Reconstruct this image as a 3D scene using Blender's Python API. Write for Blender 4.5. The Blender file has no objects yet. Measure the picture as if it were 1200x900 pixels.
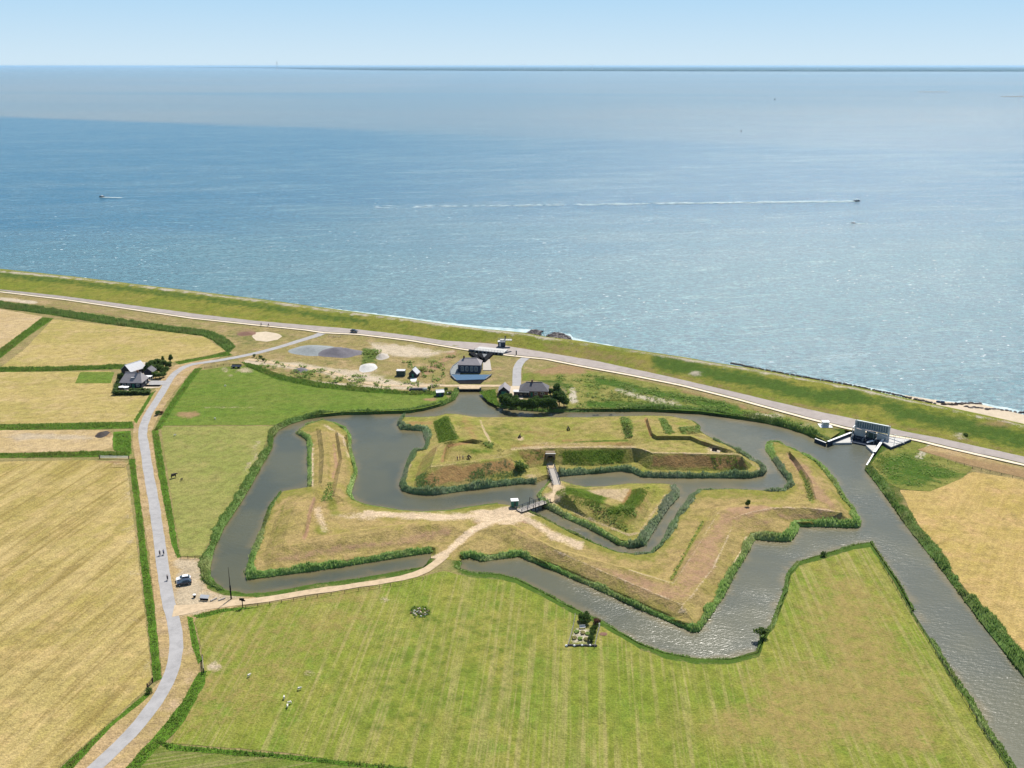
import bpy, math, random
import numpy as np
from mathutils import Vector, Matrix, noise as mnoise
from mathutils.geometry import delaunay_2d_cdt

scene = bpy.context.scene
COL = scene.collection
R = math.radians
random.seed(7)
rng = np.random.default_rng(11)

# ------------------------------------------------------------------ camera
CAM_H = 145.0
FPX = 1166.7                       # 35 mm lens, 1200 px wide photograph
PITCH = math.atan(373.0 / FPX)
cam_d = bpy.data.cameras.new('camera')
cam = bpy.data.objects.new('camera', cam_d)
COL.objects.link(cam)
cam_d.sensor_width = 36.0
cam_d.lens = 35.0
cam_d.clip_start = 1.0
cam_d.clip_end = 900000.0
cam.location = (0, 0, CAM_H)
cam.rotation_euler = (math.pi / 2 - PITCH, 0, 0)
scene.camera = cam

# ------------------------------------------------------------------ world, sun, exposure
SUN_EL, SUN_AZ = 52.0, 23.0        # azimuth clockwise from +Y
w = bpy.data.worlds.new('World')
scene.world = w
w.use_nodes = True
nt = w.node_tree
nt.nodes.clear()
sky = nt.nodes.new('ShaderNodeTexSky')
sky.sky_type = 'NISHITA'
sky.sun_disc = False
sky.sun_elevation = R(SUN_EL)
sky.sun_rotation = R(SUN_AZ)
sky.altitude = 100
sky.air_density = 1.0
sky.dust_density = 0.5
sky.ozone_density = 2.0
bg = nt.nodes.new('ShaderNodeBackground')
bg.inputs['Strength'].default_value = 0.085
wo = nt.nodes.new('ShaderNodeOutputWorld')
# pale haze towards the horizon, all the way round
wtc = nt.nodes.new('ShaderNodeTexCoord'); wsp = nt.nodes.new('ShaderNodeSeparateXYZ'); wmr = nt.nodes.new('ShaderNodeMapRange'); wmx = nt.nodes.new('ShaderNodeMix')
wmx.data_type = 'RGBA'
nt.links.new(wtc.outputs['Generated'], wsp.inputs[0]); nt.links.new(wsp.outputs[2], wmr.inputs[0])
wmr.inputs[1].default_value = 0.0; wmr.inputs[2].default_value = 0.42; wmr.inputs[3].default_value = 0.0; wmr.inputs[4].default_value = 1.0
wrp = nt.nodes.new('ShaderNodeValToRGB'); nt.links.new(wmr.outputs[0], wrp.inputs[0])
SKY_S = 0.085
e = wrp.color_ramp.elements
e[0].position = 0.0; e[0].color = (0.462 / SKY_S, 0.575 / SKY_S, 0.650 / SKY_S, 1)
e[1].position = 0.16; e[1].color = (0.310 / SKY_S, 0.490 / SKY_S, 0.650 / SKY_S, 1)
ea = wrp.color_ramp.elements.new(1.0); ea.color = (0.22 / SKY_S, 0.40 / SKY_S, 0.62 / SKY_S, 1)
wm2 = nt.nodes.new('ShaderNodeMapRange'); nt.links.new(wsp.outputs[2], wm2.inputs[0])
wm2.inputs[1].default_value = 0.10; wm2.inputs[2].default_value = 0.42
nt.links.new(wm2.outputs[0], wmx.inputs[0]); nt.links.new(wrp.outputs[0], wmx.inputs[6]); nt.links.new(sky.outputs[0], wmx.inputs[7])
nt.links.new(wmx.outputs[2], bg.inputs[0])
nt.links.new(bg.outputs[0], wo.inputs[0])

sd = bpy.data.lights.new('sun', 'SUN')
sd.energy = 5.0
sd.angle = R(0.5)
sd.color = (1.0, 0.95, 0.87)
so = bpy.data.objects.new('sun', sd)
COL.objects.link(so)
so.rotation_euler = (R(90 - SUN_EL), 0, -R(SUN_AZ) + math.pi)
_sv = Vector((math.sin(R(SUN_AZ)) * math.cos(R(SUN_EL)), math.cos(R(SUN_AZ)) * math.cos(R(SUN_EL)), math.sin(R(SUN_EL))))
so.rotation_euler = _sv.to_track_quat('Z', 'Y').to_euler()
so.location = (0, 0, 300)
scene.view_settings.view_transform = 'Standard'
scene.view_settings.look = 'None'
scene.view_settings.exposure = 0.5
scene.view_settings.gamma = 1.0
scene.cycles.max_bounces = 6
scene.cycles.volume_bounces = 0

# ------------------------------------------------------------------ pixels of the photograph <-> the ground
SP, CP = math.sin(PITCH), math.cos(PITCH)
WL = -1.2                          # water level


def P(u, v, z=0.0):
    x = (u - 600.0) / FPX
    y = -(v - 450.0) / FPX
    dz = -SP + y * CP
    dy = CP + y * SP
    t = (CAM_H - z) / (-dz)
    return (x * t, dy * t, z)


def proj(X, Y, Z):
    dz = Z - CAM_H
    f = Y * CP - dz * SP
    up = Y * SP + dz * CP
    return 600 + FPX * X / f, 450 - FPX * up / f


def PL(pts, z=0.0):
    return [P(p[0], p[1], p[2] if len(p) > 2 else z) for p in pts]


# ------------------------------------------------------------------ tags
def tag(o, label=None, cat=None, group=None, kind=None):
    if label: o['label'] = label
    if cat: o['category'] = cat
    if group: o['group'] = group
    if kind: o['kind'] = kind
    return o


# ------------------------------------------------------------------ node helpers
class NM:
    def __init__(self, name, rough=0.9, spec=0.2):
        m = bpy.data.materials.new(name)
        m.use_nodes = True
        self.m = m
        self.t = m.node_tree
        self.b = self.t.nodes['Principled BSDF']
        self.b.inputs['Roughness'].default_value = rough
        self.b.inputs['Specular IOR Level'].default_value = spec
        self.tc = self.t.nodes.new('ShaderNodeTexCoord')
        self.co = self.tc.outputs['Object']

    def n(self, typ, **kw):
        nd = self.t.nodes.new(typ)
        for k, v in kw.items():
            setattr(nd, k, v)
        return nd

    def l(self, a, b):
        self.t.links.new(a, b)

    def mapped(self, scale=(1, 1, 1), rot=0.0):
        mp = self.n('ShaderNodeMapping')
        mp.inputs['Rotation'].default_value = (0, 0, rot)
        mp2 = self.n('ShaderNodeMapping')
        mp2.inputs['Scale'].default_value = scale
        self.l(self.co, mp.inputs[0])
        self.l(mp.outputs[0], mp2.inputs[0])
        return mp2.outputs[0]

    def noise(self, scale, detail=3.0, rough=0.6, vec=None, dist=0.0):
        nd = self.n('ShaderNodeTexNoise')
        nd.inputs['Scale'].default_value = scale
        nd.inputs['Detail'].default_value = detail
        nd.inputs['Roughness'].default_value = rough
        nd.inputs['Distortion'].default_value = dist
        self.l(vec if vec is not None else self.co, nd.inputs['Vector'])
        return nd.outputs['Fac']

    def ramp(self, x, a, b, lo=0.0, hi=1.0):
        nd = self.n('ShaderNodeMapRange')
        nd.interpolation_type = 'SMOOTHSTEP'
        nd.inputs[1].default_value = a
        nd.inputs[2].default_value = b
        nd.inputs[3].default_value = lo
        nd.inputs[4].default_value = hi
        self.l(x, nd.inputs[0])
        return nd.outputs[0]

    def mth(self, op, a, b=None, c=None):
        nd = self.n('ShaderNodeMath', operation=op)
        for i, x in enumerate((a, b, c)):
            if x is None: continue
            if isinstance(x, (int, float)): nd.inputs[i].default_value = x
            else: self.l(x, nd.inputs[i])
        return nd.outputs[0]

    def mix(self, f, a, b, mode='MIX'):
        nd = self.n('ShaderNodeMix', data_type='RGBA', blend_type=mode)
        if isinstance(f, (int, float)): nd.inputs[0].default_value = f
        else: self.l(f, nd.inputs[0])
        for i, x in ((6, a), (7, b)):
            if isinstance(x, (tuple, list)): nd.inputs[i].default_value = (*x[:3], 1)
            else: self.l(x, nd.inputs[i])
        return nd.outputs[2]

    def scale(self, col, f):
        """colour times a scalar"""
        nd = self.n('ShaderNodeVectorMath', operation='SCALE')
        self.l(col, nd.inputs[0])
        if isinstance(f, (int, float)): nd.inputs[3].default_value = f
        else: self.l(f, nd.inputs[3])
        return nd.outputs[0]

    def bump(self, h, strength=0.5, dist=0.1):
        nd = self.n('ShaderNodeBump')
        nd.inputs['Strength'].default_value = strength
        nd.inputs['Distance'].default_value = dist
        self.l(h, nd.inputs['Height'])
        self.l(nd.outputs[0], self.b.inputs['Normal'])

    def base(self, c):
        if isinstance(c, (tuple, list)): self.b.inputs['Base Color'].default_value = (*c[:3], 1)
        else: self.l(c, self.b.inputs['Base Color'])


def lin(h):
    h = h.lstrip('#')
    out = []
    for i in (0, 2, 4):
        c = int(h[i:i + 2], 16) / 255
        out.append(c / 12.92 if c < 0.04045 else ((c + 0.055) / 1.055) ** 2.4)
    return tuple(out)


def turf(name, a, b, c, dry=(0.30, 0.20, 0.10), lush=(0.06, 0.11, 0.015), bare=(0.42, 0.34, 0.23),
         rows=None, big=0.03, seed=0.0, fine=1.0):
    """grass or stubble: three tints in patches, fine blades, rows, plus painted channels of wear, growth and crest highlights"""
    m = NM(name, 0.95, 0.05)
    off = m.n('ShaderNodeVectorMath', operation='ADD')
    m.l(m.co, off.inputs[0]); off.inputs[1].default_value = (seed * 37.1, seed * 13.7, 0)
    m.co = off.outputs[0]
    n1 = m.noise(big, 4, 0.6)
    n2 = m.noise(0.28, 4, 0.65)
    n3 = m.noise(1.7, 3, 0.7)
    n4 = m.noise(0.09, 5, 0.7)
    col = m.mix(m.ramp(n1, 0.38, 0.62), a, b)
    col = m.mix(m.ramp(n4, 0.45, 0.68), col, c)
    col = m.mix(m.ramp(n2, 0.42, 0.72, 0, 0.7), col, tuple(x * 0.60 for x in a))
    if rows:
        for (ang, sp, st, cc) in rows:
            rv = m.mapped((1 / sp, 0.012, 1), R(ang))
            rn = m.noise(1.0, 3, 0.75, rv)
            col = m.mix(m.ramp(rn, 0.44, 0.66, 0, st), col, cc)
    at = m.n('ShaderNodeAttribute', attribute_name='paint')
    sep = m.n('ShaderNodeSeparateColor')
    m.l(at.outputs['Color'], sep.inputs[0])
    jit = m.mth('ADD', m.mth('MULTIPLY', m.mth('SUBTRACT', n2, 0.5), 0.9), m.mth('MULTIPLY', m.mth('SUBTRACT', n3, 0.5), 0.8))
    dryc = m.mix(m.ramp(n3, 0.3, 0.7), dry, tuple(x * 0.72 for x in dry))
    lushc = m.mix(m.ramp(n3, 0.35, 0.7), lush, tuple(x * 0.6 for x in lush))
    bare_litc = m.mix(m.ramp(n2, 0.35, 0.7), bare, tuple(x * 0.8 for x in bare))  # bare ground, and the pale highlights painted on rampart crests
    for ch, cc in (('Red', dryc), ('Green', lushc), ('Blue', bare_litc)):
        wgt = m.ramp(m.mth('ADD', sep.outputs[ch], m.mth('MULTIPLY', jit, m.ramp(sep.outputs[ch], 0.0, 0.25))), 0.25, 0.75)
        col = m.mix(wgt, col, cc)
    n5 = m.noise(0.55, 5, 0.8, m.mapped((1.0, 0.35, 1), R(35)))
    n6 = m.noise(4.5, 2, 0.7)
    f = m.mth('ADD', m.ramp(n6, 0.3, 0.7, 0.52, 0.74), m.mth('ADD', m.mth('MULTIPLY', m.ramp(n3, 0.28, 0.72), 0.40 * fine), m.mth('MULTIPLY', m.ramp(n5, 0.32, 0.68), 0.26 * fine)))
    col = m.scale(col, f)
    m.base(col)
    h = m.mth('ADD', m.mth('MULTIPLY', n3, 0.6), m.mth('MULTIPLY', n2, 1.6))
    m.bump(h, 0.75, 0.6)
    return m.m


def plain(name, c, rough=0.7, spec=0.3, var=0.15, sc=1.5, metal=0.0, c2=None, bump=0.0):
    m = NM(name, rough, spec)
    n = m.noise(sc, 6, 0.75)
    c2 = c2 or tuple(x * (1 - 2.2 * var) for x in c)
    m.base(m.mix(m.ramp(n, 0.35, 0.7), c, c2))
    m.b.inputs['Metallic'].default_value = metal
    if bump: m.bump(m.noise(sc * 4, 3), 0.5, bump)
    return m.m


# ------------------------------------------------------------------ mesh helpers
def new_obj(name, me, mat=None, parent=None):
    o = bpy.data.objects.new(name, me)
    COL.objects.link(o)
    if mat is not None:
        for mm in (mat if isinstance(mat, (list, tuple)) else [mat]):
            me.materials.append(mm)
    if parent is not None: o.parent = parent
    return o


def mesh_np(name, V, F, smooth=False):
    me = bpy.data.meshes.new(name)
    V = np.asarray(V, dtype=np.float32)
    F = np.asarray(F, dtype=np.int32)
    k = F.shape[1]
    me.vertices.add(len(V)); me.vertices.foreach_set('co', V.ravel())
    me.loops.add(F.size); me.loops.foreach_set('vertex_index', F.ravel())
    me.polygons.add(len(F))
    me.polygons.foreach_set('loop_start', np.arange(0, F.size, k, dtype=np.int32))
    me.polygons.foreach_set('loop_total', np.full(len(F), k, dtype=np.int32))
    me.polygons.foreach_set('use_smooth', np.full(len(F), bool(smooth)))
    me.update(calc_edges=True)
    me.validate()
    return me


class MB:
    """collects boxes, prisms and tubes into one mesh"""
    def __init__(self): self.v = []; self.f = []

    def add(self, vs, fs):
        k = len(self.v)
        self.v += [tuple(p) for p in vs]
        self.f += [tuple(i + k for i in f) for f in fs]
        return self

    def box(self, x0, x1, y0, y1, z0, z1):
        return self.add([(x0, y0, z0), (x1, y0, z0), (x1, y1, z0), (x0, y1, z0), (x0, y0, z1), (x1, y0, z1), (x1, y1, z1), (x0, y1, z1)],
                        [(3, 2, 1, 0), (4, 5, 6, 7), (0, 1, 5, 4), (1, 2, 6, 5), (2, 3, 7, 6), (3, 0, 4, 7)])

    def extrude(self, poly, z0, z1):
        """vertical prism; z0 and z1 may be lists"""
        n = len(poly)
        a = 0
        for i in range(n):
            x1, y1 = poly[i][:2]; x2, y2 = poly[(i + 1) % n][:2]
            a += x1 * y2 - x2 * y1
        if a < 0:
            poly = poly[::-1]
            if isinstance(z0, list): z0 = z0[::-1]
            if isinstance(z1, list): z1 = z1[::-1]
        zz0 = z0 if isinstance(z0, list) else [z0] * n
        zz1 = z1 if isinstance(z1, list) else [z1] * n
        vs = [(p[0], p[1], zz0[i]) for i, p in enumerate(poly)] + [(p[0], p[1], zz1[i]) for i, p in enumerate(poly)]
        fs = [tuple(range(n - 1, -1, -1)), tuple(range(n, 2 * n))]
        fs += [(i, (i + 1) % n, n + (i + 1) % n, n + i) for i in range(n)]
        return self.add(vs, fs)

    def bar(self, a, b, w=0.1, h=None):
        """box beam between two points"""
        a = Vector(a); b = Vector(b); d = (b - a)
        if d.length < 1e-6: return self
        d.normalize(); h = h or w
        s = d.cross(Vector((0, 0, 1)))
        if s.length < 1e-4: s = Vector((1, 0, 0))
        s.normalize(); t = s.cross(d).normalized()
        vs = []
        for p in (a, b):
            for i, j in ((-1, -1), (1, -1), (1, 1), (-1, 1)):
                vs.append(p + s * (i * w / 2) + t * (j * h / 2))
        return self.add(vs, [(0, 1, 2, 3), (7, 6, 5, 4), (0, 4, 5, 1), (1, 5, 6, 2), (2, 6, 7, 3), (3, 7, 4, 0)])

    def tube(self, pts, rad, n=8, cap=True):
        pts = [Vector(p) for p in pts]
        rr = rad if isinstance(rad, (list, tuple)) else [rad] * len(pts)
        k = len(self.v)
        for i, p in enumerate(pts):
            d = (pts[min(i + 1, len(pts) - 1)] - pts[max(i - 1, 0)])
            if d.length < 1e-9: d = Vector((0, 0, 1))
            d.normalize()
            s = d.cross(Vector((0, 0, 1)))
            if s.length < 1e-3: s = Vector((1, 0, 0))
            s.normalize(); t = d.cross(s)
            for j in range(n):
                a = 2 * math.pi * j / n
                self.v.append(tuple(p + (s * math.cos(a) + t * math.sin(a)) * rr[i]))
        for i in range(len(pts) - 1):
            for j in range(n):
                self.f.append((k + i * n + j, k + i * n + (j + 1) % n, k + (i + 1) * n + (j + 1) % n, k + (i + 1) * n + j))
        if cap:
            self.f.append(tuple(k + j for j in range(n - 1, -1, -1)))
            e = k + (len(pts) - 1) * n
            self.f.append(tuple(e + j for j in range(n)))
        return self

    def lump(self, c, r, seed=0, n=10, m=6, jag=0.2):
        """rough boulder-like ellipsoid"""
        k = len(self.v)
        rx, ry, rz = r
        for i in range(m + 1):
            th = math.pi * i / m
            for j in range(n):
                ph = 2 * math.pi * j / n
                q = 1 + jag * mnoise.noise(Vector((math.cos(ph) * math.sin(th) * 2 + seed * 3.3, math.sin(ph) * math.sin(th) * 2, math.cos(th) * 2 + seed)))
                self.v.append((c[0] + rx * q * math.sin(th) * math.cos(ph), c[1] + ry * q * math.sin(th) * math.sin(ph), c[2] + rz * q * math.cos(th)))
        for i in range(m):
            for j in range(n):
                self.f.append((k + i * n + j, k + (i + 1) * n + j, k + (i + 1) * n + (j + 1) % n, k + i * n + (j + 1) % n))
        return self

    def build(self, name, mat, parent=None, smooth=False, kind=None):
        me = bpy.data.meshes.new(name)
        me.from_pydata(self.v, [], self.f)
        if smooth:
            me.polygons.foreach_set('use_smooth', [True] * len(me.polygons))
        me.update()
        o = new_obj(name, me, mat, parent)
        if kind: o['kind'] = kind
        return o


def thing(name, label, cat, loc=(0, 0, 0), rz=0.0, group=None):
    o = bpy.data.objects.new(name, None)
    COL.objects.link(o)
    o.empty_display_size = 0.5
    o.location = loc
    o.rotation_euler = (0, 0, rz)
    return tag(o, label, cat, group)


def copy_thing(o, loc, rz, label, sc=None):
    def cp(src, par):
        c = src.copy()
        COL.objects.link(c)
        if par is not None: c.parent = par
        for ch in [x for x in ALLCH.get(src.name, [])]:
            k = cp(ch, c)
        ALLCH[c.name] = []
        return c
    ALLCH.clear()
    for x in bpy.data.objects:
        if x.parent: ALLCH.setdefault(x.parent.name, []).append(x)
    c = cp(o, None)
    c.location = loc
    c.rotation_euler = (0, 0, rz)
    if sc: c.scale = sc if isinstance(sc, tuple) else (sc, sc, sc)
    c['label'] = label
    return c


ALLCH = {}


def inpoly(X, Y, poly):
    res = np.zeros(len(X), bool)
    n = len(poly)
    for i in range(n):
        x1, y1 = poly[i][:2]; x2, y2 = poly[(i + 1) % n][:2]
        if y1 == y2: continue
        c = ((y1 > Y) != (y2 > Y)) & (X < (x2 - x1) * (Y - y1) / (y2 - y1) + x1)
        res ^= c
    return res


def segdist(X, Y, line, closed=False):
    d = np.full(len(X), 1e9)
    n = len(line)
    for i in range(n if closed else n - 1):
        x1, y1 = line[i][:2]; x2, y2 = line[(i + 1) % n][:2]
        L = (x2 - x1) ** 2 + (y2 - y1) ** 2 + 1e-12
        t = np.clip(((X - x1) * (x2 - x1) + (Y - y1) * (y2 - y1)) / L, 0, 1)
        d = np.minimum(d, np.hypot(X - x1 - t * (x2 - x1), Y - y1 - t * (y2 - y1)))
    return d


def densify(line, step, closed=False):
    out = []
    n = len(line)
    for i in range(n if closed else n - 1):
        a = np.array(line[i]); b = np.array(line[(i + 1) % n])
        k = max(1, int(math.ceil(np.hypot(*(b - a)[:2]) / step)))
        for j in range(k):
            out.append(tuple(a + (b - a) * j / k))
    if not closed: out.append(tuple(line[-1]))
    return out


def smooth_line(line, closed=False, it=1):
    """Chaikin corner cutting"""
    for _ in range(it):
        n = len(line); out = []
        for i in range(n if closed else n - 1):
            a = np.array(line[i]); b = np.array(line[(i + 1) % n])
            out.append(tuple(a * 0.75 + b * 0.25)); out.append(tuple(a * 0.25 + b * 0.75))
        if not closed: out = [tuple(line[0])] + out[1:-1] + [tuple(line[-1])]
        line = out
    return line


def offset(line, d, closed=True):
    """offset to the left by d (world units), mitred"""
    n = len(line); out = []
    for i in range(n):
        p = np.array(line[i][:2])
        if closed or 0 < i < n - 1:
            a = np.array(line[(i - 1) % n][:2]); b = np.array(line[(i + 1) % n][:2])
        elif i == 0: a = p - (np.array(line[1][:2]) - p); b = np.array(line[1][:2])
        else: a = np.array(line[i - 1][:2]); b = p + (p - a)
        u = p - a; v = b - p
        u = u / (np.linalg.norm(u) + 1e-9); v = v / (np.linalg.norm(v) + 1e-9)
        nu = np.array((-u[1], u[0])); nv = np.array((-v[1], v[0]))
        m = nu + nv; L = np.linalg.norm(m)
        if L < 0.3: m = nu; s = 1
        else: m /= L; s = min(1.6, 1 / max(0.3, float(m @ nu)))
        q = p + m * d * s
        out.append((q[0], q[1]) + tuple(line[i][2:]))
    return out


def ccw(poly):
    a = sum(poly[i][0] * poly[(i + 1) % len(poly)][1] - poly[(i + 1) % len(poly)][0] * poly[i][1] for i in range(len(poly)))
    return poly if a > 0 else poly[::-1]


def cdt(verts, edges):
    r = delaunay_2d_cdt([Vector((p[0], p[1])) for p in verts], edges, [], 0, 1e-6)
    V = np.array([(p.x, p.y) for p in r[0]])
    F = np.array(r[2], dtype=np.int32)
    return V, F, r[3]


def fbm(X, Y, s, seed=0.0, octs=3):
    """cheap vectorised value noise"""
    out = np.zeros(len(X)); amp = 1.0; tot = 0.0
    for k in range(octs):
        x = X / s + seed * 7.13; y = Y / s + seed * 3.71
        xi = np.floor(x).astype(np.int64); yi = np.floor(y).astype(np.int64)
        fx = x - xi; fy = y - yi
        fx = fx * fx * (3 - 2 * fx); fy = fy * fy * (3 - 2 * fy)
        def h(a, b):
            q = (a * 374761393 + b * 668265263 + int(seed * 91) * 1274126177) & 0x7fffffff
            q = ((q ^ (q >> 13)) * 1274126177) & 0x7fffffff
            return ((q ^ (q >> 16)) & 0xffff) / 65535.0
        v = (h(xi, yi) * (1 - fx) + h(xi + 1, yi) * fx) * (1 - fy) + (h(xi, yi + 1) * (1 - fx) + h(xi + 1, yi + 1) * fx) * fy
        out += (v - 0.5) * 2 * amp; tot += amp
        amp *= 0.5; s *= 0.5
    return out / tot


def paint_eval(paints, X, Y, Z):
    C = np.zeros((len(X), 4)); C[:, 3] = 1
    if not paints: return C
    U, W = proj(X, Y, Z)
    ch = {'r': 0, 'g': 1, 'b': 2}
    for p in paints:
        k = ch[p[0]]; kind = p[1]; st = p[-1]
        if kind == 'blob':
            _, _, u, v, ru, rv, _ = p
            d = np.sqrt(((U - u) / ru) ** 2 + ((W - v) / rv) ** 2)
            d = d + 0.75 * fbm(X, Y, 9, 2.0) + 0.35 * fbm(X * .45, Y, 3.0, 8.0)
            val = np.clip(1.5 - d, 0, 1)
        elif kind == 'line':
            _, _, ln, hw, _ = p
            d = segdist(U, W, ln)
            val = np.clip(1.25 - d / hw * 0.75 + 0.35 * fbm(X, Y, 7, 4.0), 0, 1)
            val[d > hw * 1.7] = 0
        elif kind == 'poly':
            _, _, ln, fe, _ = p
            ins = inpoly(U, W, ln); d = segdist(U, W, ln, True)
            val = np.clip(0.5 + (np.where(ins, d, -d) + fe * 1.1 * fbm(X, Y, 8, 6.0)) / (2 * fe), 0, 1)
        C[:, k] = np.maximum(C[:, k], val * st)
    return C


PATCH = {}


def patch(name, outline, mat, breaks=(), step=1.0, z=None, paints=None, rough=0.0, holes=(), skirt=None, kind='structure',
          clipbox=None, smooth=True, label=None):
    """a piece of terrain: world outline (x,y,z) + break lines with heights -> one triangulated sheet"""
    outline = [tuple(p) if len(p) > 2 else (p[0], p[1], z or 0.0) for p in outline]
    cv = []; ce = []
    lines = [(outline, True)] + [(h, True) for h in holes] + [(b[0], b[1]) if isinstance(b, tuple) and isinstance(b[1], bool) else (b, False) for b in breaks]
    for ln, cl in lines:
        k = len(cv); n = len(ln)
        cv += [tuple(p) for p in ln]
        ce += [(k + i, k + (i + 1) % n) for i in range(n if cl else n - 1)]
    V, F, orig = cdt(cv, ce)
    Zc = np.array([np.mean([cv[i][2] for i in o]) if len(o) else np.nan for o in orig])
    for i in np.where(np.isnan(Zc))[0]:
        dd = [((V[i][0] - c[0]) ** 2 + (V[i][1] - c[1]) ** 2) for c in cv]
        # crossing of two lines: average of both lines' nearest points
        Zc[i] = cv[int(np.argmin(dd))][2]

    def interp(X, Y):
        Z = np.full(len(X), np.nan)
        for t in F:
            (x1, y1), (x2, y2), (x3, y3) = V[t[0]], V[t[1]], V[t[2]]
            den = (y2 - y3) * (x1 - x3) + (x3 - x2) * (y1 - y3)
            if abs(den) < 1e-9: continue
            m = (X >= min(x1, x2, x3) - 1e-4) & (X <= max(x1, x2, x3) + 1e-4) & (Y >= min(y1, y2, y3) - 1e-4) & (Y <= max(y1, y2, y3) + 1e-4) & np.isnan(Z)
            idx = np.where(m)[0]
            if not len(idx): continue
            a = ((y2 - y3) * (X[idx] - x3) + (x3 - x2) * (Y[idx] - y3)) / den
            b = ((y3 - y1) * (X[idx] - x3) + (x1 - x3) * (Y[idx] - y3)) / den
            c = 1 - a - b
            ok = (a > -1e-4) & (b > -1e-4) & (c > -1e-4)
            Z[idx[ok]] = a[ok] * Zc[t[0]] + b[ok] * Zc[t[1]] + c[ok] * Zc[t[2]]
        Z[np.isnan(Z)] = 0
        return Z
    fv = []; fe = []
    for ln, cl in lines:
        dl = densify(ln, step * 1.2, cl)
        k = len(fv); n = len(dl)
        fv += [(p[0], p[1]) for p in dl]
        fe += [(k + i, k + (i + 1) % n) for i in range(n if cl else n - 1)]
    nb = len(fv)
    xs = [p[0] for p in outline]; ys = [p[1] for p in outline]
    x0, x1, y0, y1 = min(xs), max(xs), min(ys), max(ys)
    if clipbox: x0, x1, y0, y1 = max(x0, clipbox[0]), min(x1, clipbox[1]), max(y0, clipbox[2]), min(y1, clipbox[3])
    gx, gy = np.meshgrid(np.arange(x0, x1, step), np.arange(y0, y1, step))
    gx = gx.ravel() + rng.uniform(-.3, .3, gx.size) * step; gy = gy.ravel() + rng.uniform(-.3, .3, gy.size) * step
    ins = inpoly(gx, gy, outline)
    for h in holes: ins &= ~inpoly(gx, gy, h)
    gx, gy = gx[ins], gy[ins]
    near = np.zeros(len(gx), bool)
    for ln, cl in lines:
        near |= segdist(gx, gy, ln, cl) < step * 0.35
    gx, gy = gx[~near], gy[~near]
    fv += list(zip(gx.tolist(), gy.tolist()))
    V2, F2, _ = cdt(fv, fe)
    Z2 = interp(V2[:, 0], V2[:, 1])
    if rough:
        de = segdist(V2[:, 0], V2[:, 1], outline, True)
        Z2 += np.clip(de / 2.0, 0, 1) * (rough * fbm(V2[:, 0], V2[:, 1], 7, 1.0) + rough * 0.6 * fbm(V2[:, 0], V2[:, 1], 2.2, 2.0))
    cx = V2[F2].mean(axis=1)
    ok = inpoly(cx[:, 0], cx[:, 1], outline)
    for h in holes: ok &= ~inpoly(cx[:, 0], cx[:, 1], h)
    F2 = F2[ok]
    a = V2[F2]
    cr = (a[:, 1, 0] - a[:, 0, 0]) * (a[:, 2, 1] - a[:, 0, 1]) - (a[:, 1, 1] - a[:, 0, 1]) * (a[:, 2, 0] - a[:, 0, 0])
    F2 = np.where((cr < 0)[:, None], F2[:, ::-1], F2)
    F2 = F2[np.abs(cr) > 1e-7]
    V3 = np.column_stack([V2, Z2])
    me = mesh_np(name, V3, F2, smooth)
    at = me.color_attributes.new('paint', 'FLOAT_COLOR', 'POINT')
    C = paint_eval(paints, V3[:, 0], V3[:, 1], V3[:, 2]).astype(np.float32)
    if len(me.vertices) == len(C): at.data.foreach_set('color', C.ravel())
    o = new_obj(name, me, mat)
    o['kind'] = kind
    if label: o['label'] = label
    PATCH[o.name] = (V3, F2)
    return o


def strip(name, A, B, mat, kind='structure', lift=0.0, rows=2, step=4.0, jag=0.0, label=None):
    """a ribbon between two world poly-lines given in the same order"""
    def resample(L, n):
        L = np.array([p[:3] for p in L], float)
        d = np.r_[0, np.cumsum(np.hypot(*(L[1:, :2] - L[:-1, :2]).T))]
        t = np.linspace(0, d[-1], n)
        return np.column_stack([np.interp(t, d, L[:, k]) for k in range(3)])
    LA = sum(math.dist(A[i][:2], A[i + 1][:2]) for i in range(len(A) - 1))
    n = max(2, int(LA / step))
    a = resample(A, n); b = resample(B, n)
    V = []
    for k in range(rows):
        q = a + (b - a) * k / (rows - 1)
        q[:, 2] += lift
        if jag and k in (0, rows - 1):
            dirv = (b - a); dirv /= np.linalg.norm(dirv[:, :2], axis=1)[:, None] + 1e-9
            q[:, :2] += dirv[:, :2] * (rng.uniform(-jag, jag, n))[:, None]
        V.append(q)
    V = np.concatenate(V)
    F = []
    for k in range(rows - 1):
        for i in range(n - 1):
            F.append((k * n + i, k * n + i + 1, (k + 1) * n + i + 1, (k + 1) * n + i))
    me = mesh_np(name, V, F)
    if me.polygons[0].normal.z < 0: me.flip_normals()
    o = new_obj(name, me, mat)
    if kind: o['kind'] = kind
    if label: o['label'] = label
    return o


def ribbon(name, centre, widths, mat, z=0.1, **kw):
    """road along a world centre line; widths metres (one or per point)"""
    c = [(p[0], p[1], z if len(p) < 3 else p[2]) for p in centre]
    ws = widths if isinstance(widths, (list, tuple)) else [widths] * len(c)
    L = []; Rr = []
    for i, p in enumerate(c):
        a = np.array(c[max(i - 1, 0)][:2]); b = np.array(c[min(i + 1, len(c) - 1)][:2])
        d = (b - a) / (np.linalg.norm(b - a) + 1e-9); nn = np.array((-d[1], d[0])) * ws[i] / 2
        L.append((p[0] + nn[0], p[1] + nn[1], z)); Rr.append((p[0] - nn[0], p[1] - nn[1], z))
    L = smooth_line(L, False, 2); Rr = smooth_line(Rr, False, 2)
    return strip(name, L, Rr, mat, **kw)


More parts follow.
